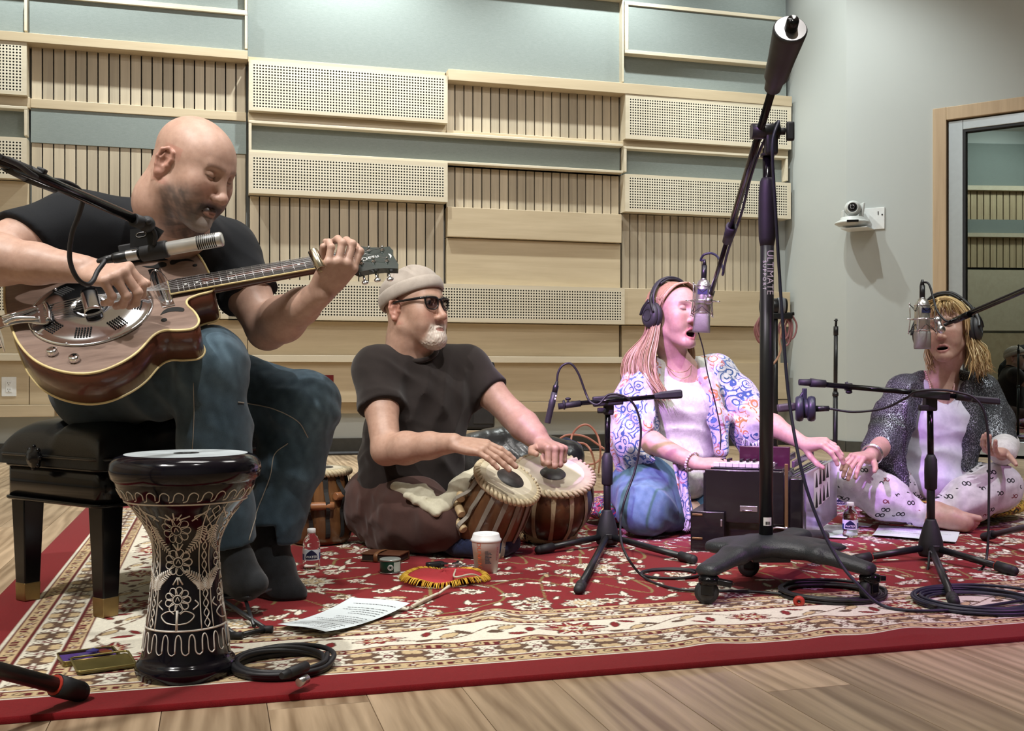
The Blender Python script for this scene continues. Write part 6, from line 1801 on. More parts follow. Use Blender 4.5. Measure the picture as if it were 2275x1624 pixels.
W0, L0 = sw + 0.085, LEN + 0.09
m.prism(rrect(W0 - 0.01, L0 - 0.01, 0.03), 0.275, 0.365, BR, True, bpt(0, LEN / 2, 0)); m.build('apron', GLOSS, bench)
m = MB()
for z_ in (0.278, 0.362):
 pts = [bpt(0, LEN / 2, z_) + e1 * x_ + e2 * y_ for x_, y_ in rrect(W0 - 0.006, L0 - 0.006, 0.03)]; m.tube(pts + [pts[0]], 0.005, 6, 1, False)
m.build('moulding', GLOSS, bench)
def cushion(a, b_, side=False):
 x_, y_ = (a - 0.5) * 2, (b_ - 0.5) * 2
 e = max(abs(x_), abs(y_)); ed = (1 - abs(x_) ** 5) * (1 - abs(y_) ** 7)
 z_ = 0.395 + 0.085 * max(0, ed) ** 0.45
 fx, fy = math.cos(pi * 2 * a), math.cos(pi * 4 * b_)
 for i in range(1, 2):
  for j in range(1, 4):
   d = math.hypot((a - i / 2) * W0, (b_ - j / 4) * L0); z_ -= 0.035 * math.exp(-(d / 0.03) ** 2)
 z_ -= 0.020 * math.exp(-((a - 0.5) * W0 / 0.016) ** 2) * max(0, ed) + 0.016 * sum(math.exp(-((b_ - j / 4) * L0 / 0.018) ** 2) for j in (1, 2, 3)) * max(0, ed)
 k = 1 + 0.02 * (1 - e)
 return bpt(x_ * (W0 / 2 + 0.004), LEN / 2 + y_ * (L0 / 2 + 0.004), z_)
m = MB(); m.grid(cushion, 36, 60)
edge = [v_ for v_ in m.bm.verts if v_.is_boundary]
r_ = bmesh.ops.extrude_edge_only(m.bm, edges=[e for e in m.bm.edges if e.is_boundary])
for v_ in [g for g in r_['geom'] if isinstance(g, bmesh.types.BMVert)]: v_.co.z = 0.364
m.build('cushion', LEATH, bench)
m = MB(); pts = [bpt(0, LEN / 2, 0.388) + e1 * x_ + e2 * y_ for x_, y_ in rrect(W0 + 0.014, L0 + 0.014, 0.035)]; m.tube(pts + [pts[0]], 0.0045, 6, 1, False); m.build('piping', LEATH, bench)
kn = bpt(-0.03, -0.055, 0.385)
m = MB(); KR = frame_from(-e2); m.lathe([(0.010, -0.03), (0.010, 0.0), (0.024, 0.004), (0.027, 0.010), (0.024, 0.016), (0.014, 0.018), (0.012, 0.022), (0.0, 0.024)], kn, KR, 20)
for k_ in range(8): m.ball(kn + KR @ Vector((0.026 * math.cos(k_ * 0.785), 0.026 * math.sin(k_ * 0.785), 0.010)), 0.006, n=8, m=6)
m.build('knob', GLOSS, bench)

# ================================================================== darbuka
DB0 = FL(414, 1494, 0.012)
dscale = FPX / DB0.y
def dz(y): return CAMH - (y - HY) / dscale
prof = [(0.090, 1527), (0.0945, 1512), (0.092, 1497), (0.084, 1486), (0.0805, 1467), (0.077, 1434), (0.0726, 1402), (0.0683, 1369), (0.0657, 1336), (0.0633, 1304), (0.0611, 1271), (0.0626, 1238), (0.070, 1213), (0.080, 1190), (0.0927, 1168), (0.1143, 1138), (0.127, 1112), (0.132, 1095)]
zb_ = dz(1527)
prof = [(r_, 0.012 + (dz(y_) - zb_) * 1.0) for r_, y_ in prof]
dtop = 0.012 + dz(1040) - zb_
dar = empty('goblet_drum', DB0, 'tall black goblet drum engraved with silver flowers beside the piano bench', 'drum')
DRK = pbr('black_drum_lacquer', (0.006, 0.005, 0.009), 0.12, spec=0.4)
sp_ = spline([(r_, 0, z_) for r_, z_ in prof], 5)
m = MB(); m.lathe([(q.x, q.z) for q in sp_], (DB0.x, DB0.y, 0), None, 72); m.build('shell', DRK, dar)
z1_ = prof[-1][1]
m = MB(); m.lathe([(0.130, z1_ - 0.004), (0.1385, z1_ + 0.004), (0.1415, z1_ + 0.018), (0.139, z1_ + 0.032), (0.130, z1_ + 0.042), (0.118, dtop - 0.001), (0.113, dtop)], (DB0.x, DB0.y, 0), None, 72, caps=False); m.build('rim', DRK, dar)
m = MB(); m.lathe([(0.0, dtop + 0.0005), (0.1145, dtop)], (DB0.x, DB0.y, 0), None, 64, caps=False); m.build('drum_skin', pbr('white_drum_skin', '#b9c2c6', 0.45), dar)
m = MB(); m.lathe([(0.024, dtop + 0.0012), (0.011, dtop + 0.0014)], (DB0.x, DB0.y, 0), None, 32, caps=False)
m.lathe([(0.0, dtop + 0.0014), (0.006, dtop + 0.0014)], (DB0.x, DB0.y, 0), None, 20, caps=False); m.build('printed_logo', pbr('black_print', (0.02, 0.02, 0.02), 0.5), dar)
def drad(z):
 for a, b_ in zip(sp_, sp_[1:]):
  if a.z <= z <= b_.z: return a.x + (b_.x - a.x) * (z - a.z) / max(1e-9, b_.z - a.z)
 return sp_[-1].x
base_a = -pi / 2 + 0.04
def dsurf(a, z, off=0.0004):
 r_ = drad(z) + off; return Vector((DB0.x + r_ * math.cos(base_a + a), DB0.y + r_ * math.sin(base_a + a), z))
SILV = pbr('engraved_silver', (0.80, 0.76, 0.69), 0.5, 0.1)
m = MB()
def eng(pts, r_=0.0010, sm=5): m.tube([dsurf(a, z) for a, z in [(q.x, q.y) for q in spline([(a, z, 0) for a, z in pts], sm)]], r_ * 1.3, 5, 1, True, 0.6)
def wz(y): return 0.012 + dz(y) - zb_
for y_, r_ in ((1140, 0.0016), (1416, 0.0016)):
 eng([(k_ * 2 * pi / 72, wz(y_)) for k_ in range(73)], r_, 1)
nw = 30
for k_ in range(nw):
 a = k_ * 2 * pi / nw; st = 2 * pi / nw
 eng([(a, wz(1134)), (a + st * 0.28, wz(1131)), (a + st * 0.45, wz(1118)), (a + st * 0.75, wz(1113)), (a + st * 1.05, wz(1119)), (a + st * 1.0, wz(1130))], 0.0010)
nl_ = 20
for k_ in range(nl_):
 a = k_ * 2 * pi / nl_; st = 2 * pi / nl_
 eng([(a, wz(1462)), (a + 0.04 * st, wz(1432)), (a + 0.25 * st, wz(1424)), (a + 0.45 * st, wz(1434)), (a + 0.5 * st, wz(1458)), (a + 0.75 * st, wz(1466)), (a + st, wz(1462))], 0.0011)
def flower(a0, z0, R, n=9):
 k = 1.0 / drad(z0)
 for i in range(n):
  t_ = 2 * pi * i / n; d = 2 * pi / n * 0.42
  P_ = lambda rr2, tt: (a0 + rr2 * math.cos(tt) * k, z0 + rr2 * math.sin(tt))
  eng([P_(R * 0.42, t_ - d * 0.6), P_(R * 0.85, t_ - d), P_(R, t_), P_(R * 0.85, t_ + d), P_(R * 0.42, t_ + d * 0.6)], 0.0009, 4)
 eng([(a0 + R * 0.36 * math.cos(t_) * k, z0 + R * 0.36 * math.sin(t_)) for t_ in [2 * pi * i / 14 for i in range(15)]], 0.0010, 1)
 eng([(a0 - R * 0.15 * k, z0 - R * 0.12), (a0, z0 + R * 0.2), (a0 + R * 0.16 * k, z0 - R * 0.1)], 0.0010, 4)
def frond(a0, z0, a1, z1, bend):
 k = 1.0 / drad((z0 + z1) / 2)
 mid = ((a0 + a1) / 2 + bend * k, (z0 + z1) / 2)
 c = [(q.x, q.y) for q in spline([(a0, z0, 0), (*mid, 0), (a1, z1, 0)], 7)]
 eng(c, 0.0008, 1)
 for i, (a, z) in enumerate(c[1:-1], 1):
  L2 = 0.0115 * math.sin(pi * (0.25 + 0.7 * i / len(c)))
  da, dz2 = c[min(i + 1, len(c) - 1)][0] - a, c[min(i + 1, len(c) - 1)][1] - z; n_ = math.hypot(da / k, dz2) or 1
  ux, uz_ = da / k / n_, dz2 / n_
  for sg in (-1, 1):
   eng([(a, z), (a + (ux * 0.5 + -uz_ * sg * 0.9) * L2 * k, z + (uz_ * 0.5 + ux * sg * 0.9) * L2)], 0.0011, 1)
for pnl in range(4):
 a0 = pnl * pi / 2 + 0.02
 for y_, R in ((1199, 0.026), (1270, 0.025), (1350, 0.024)): flower(a0, wz(y_), R)
 k1, k2, k3 = 1 / drad(wz(1180)), 1 / drad(wz(1235)), 1 / drad(wz(1310))
 for sg in (-1, 1):
  frond(a0 + sg * 0.052 * k1, wz(1186), a0 + sg * 0.014 * k2, wz(1252), sg * 0.012)
  frond(a0 + sg * 0.045 * k3, wz(1335), a0 + sg * 0.012 * k3, wz(1288), sg * 0.010)
  eng([(a0 + sg * 0.060 * k1, wz(1178)), (a0 + sg * 0.050 * k1, wz(1163)), (a0 + sg * 0.034 * k1, wz(1168)), (a0 + sg * 0.040 * k1, wz(1176))])
  eng([(a0 + sg * 0.03 * k1, wz(1178)), (a0 + sg * 0.048 * k1, wz(1160)), (a0 + sg * 0.056 * k1, wz(1150))], 0.0013)
  eng([(a0, wz(1402)), (a0 + sg * 0.018 * k3, wz(1398)), (a0 + sg * 0.028 * k3, wz(1384)), (a0 + sg * 0.014 * k3, wz(1374)), (a0 + sg * 0.005 * k3, wz(1380))])
  eng([(a0 + sg * 0.026 * k3, wz(1372)), (a0 + sg * 0.036 * k3, wz(1362)), (a0 + sg * 0.030 * k3, wz(1352))])
 for i in range(5): eng([(a0 + (i - 2) * 0.004 * k1, wz(1175)), (a0 + (i - 2) * 0.013 * k1, wz(1158 + abs(i - 2) * 4))], 0.0014, 1)
 for i in range(3): eng([(a0 + (i - 1) * 0.001 * k2, wz(1244)), (a0 + (i - 1) * 0.009 * k2, wz(1230))], 0.0013, 1); eng([(a0 + (i - 1) * 0.001 * k3, wz(1302)), (a0 + (i - 1) * 0.009 * k3, wz(1318))], 0.0013, 1)
 eng([(a0, wz(1372)), (a0, wz(1414))], 0.002, 1)
 for aa in (a0 + pi / 4 - 0.17, a0 + pi / 4 + 0.17): eng([(aa, wz(1142 + i * 27.2)) for i in range(11)], 0.0014, 2)
 for i in range(13):
  z0, z1 = wz(1145 + i * 20.6), wz(1145 + (i + 1) * 20.6)
  for sg in (-1, 1): eng([(a0 + pi / 4, z0), (a0 + pi / 4 + sg * 0.075, (z0 + z1) / 2), (a0 + pi / 4, z1)], 0.0010, 4)
m.build('engraving', SILV, dar)

# ================================================================== tabla drums
SKIND = pbr('goat_skin_head', '#d4cbb4', 0.55, var=0.08, scale=14)
SKINR = pbr('goat_skin_ring', '#c2b89c', 0.6)
PASTE = pbr('black_tuning_paste', (0.030, 0.028, 0.028), 0.4, var=0.4, scale=90)
LACE = pbr('braided_hide', '#c4b595', 0.7, var=0.2, scale=120)
STRAPG = pbr('grey_hide_strap', '#8d867a', 0.7)
STRAPT = pbr('tan_hide_strap', '#b09f7e', 0.7)
STRAPB = pbr('black_cotton_strap', (0.012, 0.011, 0.010), 0.8)
def shell_mat(name, a, b_, rough=0.3):
 t = NT(name); v = t.obj()
 f = t.noise(t.mapping(v, scale=(14, 14, 3)), 1.0, 4, 0.6, 0.6)
 t.set(Base_Color=t.ramp(f, [(0.3, lin(a)), (0.7, lin(b_))]), Roughness=rough); t.b.inputs['Coat Weight'].default_value = 0.3
 return t.m
def tabla(name, top, axis, rt, height, prof, paste_off, paste_r, shell, strap, nstrap, label, pegs=(), peg_mat=None, wstrap=0.006):
 """top: head centre; prof: (depth below the head, radius) rows"""
 axis = Vector(axis).normalized(); R = frame_from(axis, (1, -0.3, 0))
 o = empty(name, Vector(top) - axis * height, label, 'drum')
 L_ = lambda x, y, z: Vector(top) + R @ Vector((x, y, z))
 m = MB(); m.lathe([(q.x, q.z) for q in spline([(r_, 0, -d_) for d_, r_ in prof], 5)], top, R, 48); sh = m.build('shell', shell, o)
 m = MB(); m.lathe([(rt + 0.004, -0.012), (rt + 0.003, -0.002), (rt - 0.002, 0.002), (rt * 0.80, 0.0030)], top, R, 48, caps=False); m.build('head_ring', SKINR, o)
 m = MB(); m.lathe([(rt * 0.82, 0.0024), (0.0, 0.0028)], top, R, 48, caps=False); m.build('head', SKIND, o)
 m = MB(); m.lathe([(paste_r, 0.003), (paste_r * 0.96, 0.0046), (0, 0.0050)], L_(*paste_off, 0), R, 36, caps=False); m.build('tuning_paste', PASTE, o)
 n = 44
 for i in range(n):
  a_ = 2 * pi * i / n; b2 = a_ + 0.20
  m = MB(); rr2 = rt + 0.006
  m.tube([L_((rr2 - 0.006) * math.cos(a_), (rr2 - 0.006) * math.sin(a_), -0.001), L_((rr2 + 0.005) * math.cos(a_ + 0.07), (rr2 + 0.005) * math.sin(a_ + 0.07), -0.006), L_((rr2 + 0.004) * math.cos(a_ + 0.13), (rr2 + 0.004) * math.sin(a_ + 0.13), -0.015), L_(rr2 * math.cos(b2), rr2 * math.sin(b2), -0.019)], [0.0045, 0.0062, 0.0062, 0.0045], 6, 3)
  m.build('lacing', LACE, o)
 m = MB(); m.torus(L_(0, 0, -height + 0.008), prof[-1][1] * 0.8, 0.006, R, 32, 8); m.build('bottom_ring', strap, o)
 def rad(d_):
  for (a, ra), (b2, rb) in zip(prof, prof[1:]):
   if a <= d_ <= b2: return ra + (rb - ra) * (d_ - a) / (b2 - a)
  return prof[-1][1]
 for i in range(nstrap):
  for sg in (0, 1):
   a_ = 2 * pi * (i + 0.10 * sg) / nstrap; a1 = 2 * pi * (i + 0.5 - 0.9 * sg + (0.55 if sg else -0.25)) / nstrap
   pts = []
   for j in range(9):
    t_ = j / 8; d_ = 0.012 + (height - 0.012) * t_; an = a_ + (a1 - a_) * t_
    bul = 0.004
    for pa_, pd_ in pegs:
     da = (an - pa_ + pi) % (2 * pi) - pi
     if abs(da) < 0.40: bul = max(bul, 0.004 + 0.030 * math.exp(-((d_ - pd_) / 0.022) ** 2))
    r_ = max(rad(d_), 0) + bul
    if j == 8: r_ = prof[-1][1] * 0.85
    pts.append(L_(r_ * math.cos(an), r_ * math.sin(an), -d_))
   m = MB()
   q_ = spline(pts, 3)
   for a, b2 in zip(q_, q_[1:]):
    pass
   rings = []
   for k_, p_ in enumerate(q_):
    t2 = (q_[min(k_ + 1, len(q_) - 1)] - q_[max(k_ - 1, 0)]).normalized()
    outd = p_ - Vector(top); outd = (outd - axis * outd.dot(axis)).normalized()
    sd = t2.cross(outd).normalized()
    rings.append([m._v(p_ + sd * wstrap + outd * 0.001), m._v(p_ + sd * wstrap - outd * 0.001), m._v(p_ - sd * wstrap - outd * 0.001), m._v(p_ - sd * wstrap + outd * 0.001)])
   m.loft(rings, smooth=False); m.build('strap', strap, o)
 for pa_, pd_ in pegs:
  r_ = rad(pd_) + 0.0125; c_ = L_(r_ * math.cos(pa_), r_ * math.sin(pa_), -pd_)
  tg = R @ Vector((-math.sin(pa_), math.cos(pa_), 0))
  m = MB(); PRr = frame_from(tg); m.lathe([(0.0115, -0.040), (0.0135, -0.037), (0.0135, 0.037), (0.0115, 0.040)], c_, PRr, 18); m.build('tuning_peg', peg_mat, o)
 return o
PEGL = pbr('pale_turned_wood', '#c5ad84', 0.5, var=0.15, scale=40); PEGD = pbr('brown_turned_wood', '#8a5a38', 0.4, var=0.2, scale=40)
dax = Vector((0.41, -0.42, 0.81)).normalized()
dtop_p = P(1130, 1064, 3.32)
tabla('tabla_drum', dtop_p, dax, 0.098, 0.245, [(0.008, 0.094), (0.05, 0.103), (0.12, 0.112), (0.19, 0.114), (0.232, 0.104), (0.245, 0.090)], (0.004, 0.004), 0.046, shell_mat('reddish_sheesham', '#48301f', '#795437'), STRAPG, 15,
  'small tilted wooden tabla drum with pale pegs under the flat hand', [(-2.45, 0.13), (-2.2, 0.165), (-1.0, 0.205), (-2.75, 0.10)], PEGL)
bax = Vector((0.09, -0.42, 0.90)).normalized()
tabla('bass_tabla_drum', P(1231, 1048, 3.58), bax, 0.128, 0.235, [(0.010, 0.124), (0.05, 0.139), (0.10, 0.144), (0.15, 0.136), (0.20, 0.112), (0.228, 0.080), (0.235, 0.060)], (0.0, -0.018), 0.044, shell_mat('copper_bowl', '#38261a', '#6e4a2e', 0.35), STRAPT, 14,
  'round copper bass tabla drum under the clenched fist', (), None, 0.0055)
st_c = FL(712, 1204, 0.014)
tabla('tabla_drum', Vector((st_c.x, st_c.y, 0.268)), (0.0, -0.02, 1), 0.092, 0.25, [(0.008, 0.088), (0.05, 0.096), (0.12, 0.106), (0.19, 0.110), (0.235, 0.102), (0.25, 0.092)], (0.0, 0.0), 0.044, shell_mat('dark_teak_shell', '#4a2f1c', '#7a5432'), STRAPB, 13,
  'upright dark wooden tabla drum with black straps behind the guitarist\'s shin', [(-1.75, 0.135), (-1.05, 0.115), (-0.35, 0.085)], PEGD, 0.0062)
NAVY = cloth('navy_quilted_cotton', '#10162c', '#1c2548', 60, 300)
rc = dtop_p - dax * 0.252
m = MB(); RC = Vector((rc.x + 0.01, rc.y - 0.015, 0.047)); m.torus(RC, 0.096, 0.034, None, 48, 14)
for v_ in m.bm.verts:
 a_ = math.atan2(v_.co.y - RC.y, v_.co.x - RC.x); v_.co += (v_.co - RC - Vector((math.cos(a_), math.sin(a_), 0)) * 0.096) * 0.08 * math.cos(a_ * 40)
for f_ in m.bm.faces: f_.smooth = True
m.build('drum_ring', NAVY, None, origin=(RC.x, RC.y, 0.012), label='navy blue padded ring under the tilted tabla drum', cat='drum ring')
bc_ = P(1231, 1048, 3.58) - bax * 0.238
def ring_print():
 t = NT('printed_ring_cotton'); v = t.pos(); n = t.noise(v, 42, 2, 0.6)
 t.set(Base_Color=t.mix(t.math('GREATER_THAN', n, 0.62), lin('#b09a74'), (0.03, 0.022, 0.02)), Roughness=0.8); return t.m
m = MB(); m.torus((bc_.x, bc_.y, 0.036), 0.085, 0.0235, None, 48, 12); m.build('drum_ring', ring_print(), None, origin=(bc_.x, bc_.y, 0.012), label='tan printed ring under the copper bass drum', cat='drum ring')
# cream cloth over the player's lap
s = Solid()
s.chain([P(880, 1083, 3.42), P(935, 1098, 3.36), P(985, 1128, 3.30)], [0.020, 0.028, 0.020], k=0.03).chain([P(985, 1125, 3.32), P(1030, 1085, 3.36), P(1065, 1045, 3.40)], [0.024, 0.040, 0.022], k=0.03).chain([P(905, 1100, 3.34), P(970, 1140, 3.27)], [0.014, 0.014], k=0.02)
s.fold(P(940, 1105, 3.34), 0.08, (0.5, 0, -0.85), 32, 0.007, 0.6); s.fold(P(1020, 1090, 3.34), 0.09, (0.7, 0.1, 0.6), 18, 0.006)
v, f = s.mesh(0.005); v = relax(v, f, 2, 0.4)
link('cloth', np_mesh('cloth', v, f), cloth('cream_flannel', '#b9b49c', '#d2ceb8', 40, 700), None, origin=P(960, 1120, 3.32), label='cream folded cloth on the tabla player\'s lap', cat='cloth')

# ================================================================== harmonium
HBL = pbr('black_lacquered_wood', (0.008, 0.007, 0.008), 0.22, spec=0.5, coat=0.3)
h0, h1 = FL(1560, 1222, 0.012), FL(1752, 1233, 0.012)
hx = (h1 - h0); hx.z = 0; hx.normalize(); hyv = Vector((-hx.y, hx.x, 0)); HRm = Matrix((hx, hyv, Vector((0, 0, 1)))).transposed()
harm = empty('harmonium', h0 + hx * 0.2 + hyv * 0.15, 'black harmonium with silvery bellows in front of the long-haired singer', 'harmonium')
def hpt(a, b_, z): return Vector((h0.x, h0.y, 0)) + hx * a + hyv * b_ + Vector((0, 0, z))
ztop = CAMH - (1042 - HY) / FPX * h0.y
LW = 0.262
m = MB(); m.box(hpt(LW / 2, 0.17, 0.012 + (ztop - 0.02) / 2), (LW, 0.30, ztop - 0.03), HRm, 0.003); m.build('case', HBL, harm)
m = MB(); m.box(hpt(LW / 2 + 0.005, 0.0, ztop - 0.085), (LW - 0.01, 0.018, 0.17), HRm, 0.003); m.build('front_board', HBL, harm)
m = MB(); m.box(hpt(0.022, 0.12, 0.078), (0.11, 0.30, 0.130), HRm, 0.003); cs = m.build('end_box', HBL, harm)
m = MB()
for a, z_ in ((-0.022, 0.132), (-0.022, 0.055)): m.box(hpt(a + 0.012, -0.032, z_), (0.034, 0.004, 0.006), HRm, 0.001)
m.build('hinge', BRASS, cs)
m = MB(); m.box(hpt(0.068, -0.032, 0.108), (0.006, 0.004, 0.022), HRm, 0.001); m.build('hook_eye', STEEL, cs)
m = MB(); m.box(hpt(LW * 0.58, -0.010, 0.155), (0.056, 0.004, 0.018), HRm, 0.001)
m.cyl(hpt(LW * 0.58 - 0.02, -0.013, 0.149), hpt(LW * 0.58 + 0.01, -0.013, 0.149), 0.002); m.build('clasp', STEEL, harm)
for a_, s_ in ((0.2, 0.12), (0.2, -0.12)): pass
m = MB(); m.box(hpt(LW / 2, 0.14, ztop - 0.006), (LW - 0.03, 0.12, 0.012), HRm, 0.001); m.build('key_bed', HBL, harm)
IV2 = pbr('white_key', '#dcdad6', 0.3)
kw = 0.0215; nk = int((LW - 0.05) / kw)
kme = None
for i in range(nk):
 m = MB(); m.box(hpt(0.03 + i * kw, 0.145, ztop + 0.008), (kw - 0.0012, 0.10, 0.014), HRm, 0.001); m.build('white_key', IV2, harm)
for i in range(nk - 1):
 if i % 7 in (2, 6): continue
 m = MB(); m.box(hpt(0.03 + (i + 0.5) * kw, 0.172, ztop + 0.019), (0.010, 0.06, 0.012), HRm, 0.001); m.build('black_key', HBL, harm)
m = MB(); m.box(hpt(LW * 0.62, 0.315, ztop + 0.022), (LW * 0.66, 0.02, 0.075), HRm, 0.003); m.build('lid', pbr('plum_lacquer', (0.055, 0.010, 0.030), 0.25, coat=0.3), harm)
# right end: dark uprights, nickel rods, then the bellows board
m = MB(); m.box(hpt(LW + 0.037, 0.03, 0.035 + (ztop - 0.05) / 2), (0.043, 0.06, ztop - 0.06), HRm, 0.006); m.build('end_post', HBL, harm)
m = MB(); m.box(hpt(LW + 0.008, -0.006, 0.015 + (ztop + 0.01) / 2), (0.011, 0.006, ztop + 0.01), HRm, 0.001); m.build('side_strap', BRASS, harm)
m = MB(); m.tube([hpt(LW - 0.036, -0.012, 0.095), hpt(LW - 0.02, -0.016, 0.100), hpt(LW + 0.008, -0.016, 0.098)], 0.0032, 8, 4); m.ball(hpt(LW - 0.036, -0.012, 0.095), 0.006); m.ball(hpt(LW + 0.008, -0.014, 0.098), 0.006); m.build('hook', STEEL, harm)
BEL = pbr('silvered_bellows_board', (0.62, 0.60, 0.70), 0.18, 0.75)
b0, b1 = P(1783, 1050, 3.56), P(1852, 1025, 3.86)
dbl = (b1 - b0); dbl.z = 0; blen = dbl.length; dbl.normalize(); bn = Vector((dbl.y, -dbl.x, 0)); BRm = Matrix((dbl, bn, Vector((0, 0, 1)))).transposed()
bz0 = 0.02; bz1 = 0.285
m = MB(); m.prism([(0, 0.03), (blen, 0.075), (blen, bz1), (0, bz1 - 0.03)], -0.012, 0.0, Matrix((dbl, Vector((0, 0, 1)), bn)).transposed(), False, Vector((b0.x, b0.y, 0)) + bn * 0.012); bb = m.build('bellows_board', BEL, harm)
m = MB()
for i in range(4):
 for j in range(2): m.prism([(0.10 + i * 0.042, 0.13 + j * 0.07 + i * 0.008), (0.128 + i * 0.042, 0.13 + j * 0.07 + i * 0.008), (0.114 + i * 0.042, 0.185 + j * 0.065 + i * 0.008)], 0.0125, 0.0135, Matrix((dbl, Vector((0, 0, 1)), bn)).transposed(), False, Vector((b0.x, b0.y, 0)))
m.build('cutout', HOLE, bb, kind='stuff')
m = MB(); m.prism([(0.085, 0.12), (0.27, 0.155), (0.27, 0.275), (0.085, 0.255)], 0.0118, 0.0124, Matrix((dbl, Vector((0, 0, 1)), bn)).transposed(), False, Vector((b0.x, b0.y, 0))); m.build('fret_panel', pbr('pale_fretwork', (0.80, 0.80, 0.84), 0.3), bb)
for i in range(6):
 m = MB(); o_ = -bn * (0.012 + i * 0.013) + dbl * 0.03; m.prism([(0, 0.04), (blen, 0.08), (blen - 0.01, bz1 - 0.012), (0.01, bz1 - 0.045)], -0.004, 0.004, Matrix((dbl, Vector((0, 0, 1)), bn)).transposed(), False, Vector((b0.x, b0.y, 0)) + o_); m.build('bellows_fold', pbr('bellows_fold_card', (0.10, 0.09, 0.12), 0.5) if i % 2 else STEEL, harm)
for a, b_ in (((1716, 1040), (1765, 1010)), ((1762, 1032), (1805, 1006))):
 p0, p1 = P(*a, 3.66), P(*b_, 3.86); d_ = (p1 - p0); R_ = frame_from(d_, (0, 0, 1))
 m = MB(); m.box((p0 + p1) / 2, (0.022, 0.010, d_.length), R_, 0.002); m.build('top_rail', pbr('violet_lit_lacquer', (0.10, 0.06, 0.10), 0.2, coat=0.4), harm)  # stage lamp's violet put into the rail colour
m = MB()
for p_ in ((1748, 1020, 3.70), (1802, 1008, 3.83)): m.cyl(P(*p_) - Vector((0, 0, 0.02)), P(*p_) + Vector((0, 0, 0.02)), 0.004); m.ball(P(*p_) + Vector((0, 0, 0.024)), 0.007)
m.build('stop_knob', CHROME, harm)
# ================================================================== microphone stands, microphones, cables
def zfloor(p): return Vector((p.x, p.y, 0.012))
def tripod_leg(o, hub, foot_p, r=0.0105, band=None):
 d = (foot_p - hub).normalized()
 m = MB(); m.cyl(hub, foot_p - d * 0.03, r, n=14); lg = m.build('leg', BLACK, o)
 m = MB(); m.cyl(foot_p - d * 0.055, foot_p + d * 0.0, r * 1.45, r * 1.35, n=14); m.ball(foot_p, r * 1.35); m.build('rubber_foot', RUBBER, lg)
 if band: m = MB(); m.cyl(foot_p - d * 0.058, foot_p - d * 0.053, r * 1.3, n=14); m.build('band', band, lg)
 return lg
REDB = pbr('red_band', '#b03424', 0.5)
GREY = pbr('dark_grey_plastic', (0.030, 0.032, 0.036), 0.5)

# ---- tall studio stand on castors
sc = FL(1702, 1280); SP = Vector((0.686, 2.86, 0))
big = empty('microphone_stand', (SP.x, SP.y, 0.012), 'tall black studio boom stand on castors, lettered pole, in front of the harmonium', 'microphone stand')
cast = [FL(1570, 1352), FL(1930, 1348), FL(1663, 1290), FL(1822, 1258)]
BASEM = pbr('textured_black_casting', (0.022, 0.026, 0.030), 0.45, bump=0.5, bscale=260)
s = Solid()
hubc = Vector((SP.x, SP.y, 0.125))
s.ell(hubc, (0.150, 0.085, 0.022), None, k=0.03); s.ell(hubc + Vector((0.03, 0.0, -0.004)), (0.19, 0.07, 0.020), None, k=0.03)
for c_ in cast:
 t_ = Vector((c_.x, c_.y, 0.095)); mid = hubc.lerp(t_, 0.55) + Vector((0, 0, 0.010))
 for q_ in (-1, 0, 1):
  sd = Vector((-(t_ - hubc).y, (t_ - hubc).x, 0)).normalized() * 0.022 * q_
  s.chain([hubc + sd, mid + sd, t_ + sd * 0.8], [0.018, 0.017, 0.013], k=0.02)
v, f = s.mesh(0.006); v = relax(v, f, 2, 0.4)
link('base', np_mesh('base', v, f), BASEM, big)
m = MB(); m.box(hubc + Vector((0.0, -0.03, -0.02)), (0.10, 0.08, 0.03), None, 0.004); m.build('base_plate', BLACK, big)
for i, c_ in enumerate(cast):
 m = MB(); rw = 0.030
 wd = Vector((1, -0.35, 0)).normalized() if i != 1 else Vector((0.75, 0.65, 0)).normalized()
 wc = Vector((c_.x, c_.y, 0.012 + rw)) + Vector((wd.y, -wd.x, 0)) * 0.0
 R_ = frame_from(wd)
 m.lathe([(0.012, -0.011), (rw * 0.86, -0.012), (rw, -0.007), (rw, 0.007), (rw * 0.86, 0.012), (0.012, 0.011)], wc, frame_from(Vector((-wd.y, wd.x, 0))), 28); cw = m.build('castor_wheel', RUBBER, big)
 ax_ = Vector((-wd.y, wd.x, 0))
 m = MB(); m.lathe([(0.0, 0.0135), (0.019, 0.013), (0.021, 0.0115)], wc, frame_from(ax_), 24, caps=False); m.lathe([(0.0, 0.0135), (0.019, 0.013), (0.021, 0.0115)], wc, frame_from(-ax_), 24, caps=False); m.build('hub_cap', GREY, cw)
 m = MB(); top_ = Vector((c_.x, c_.y, 0.012)) + wd * 0.006
 m.lathe([(0.020, 0.056), (0.026, 0.060), (0.027, 0.072), (0.022, 0.078), (0.009, 0.080), (0.009, 0.094)], (top_.x, top_.y, 0.004), None, 22)
 for sg in (-1, 1): m.box(wc + ax_ * 0.0155 * sg + Vector((0, 0, 0.016)) + wd * 0.004, (0.032, 0.004, 0.045), Matrix((wd, ax_, Vector((0, 0, 1)))).transposed(), 0.002)
 m.box(top_ + wd * 0.035 + Vector((0, 0, 0.056)), (0.045, 0.026, 0.014), Matrix((wd, ax_, Vector((0, 0, 1)))).transposed() @ Matrix.Rotation(0.15, 3, 'Y'), 0.003)
 m.build('castor_fork', GLOSS, big)
PTOP = Vector((0.693, 2.87, 1.215))
def ppt(z): return Vector((SP.x + (PTOP.x - SP.x) * z / 1.2, SP.y + (PTOP.y - SP.y) * z / 1.2, z))
m = MB(); m.cyl(ppt(0.13), ppt(0.98), 0.0185, n=24); m.build('pole', BLACK, big)
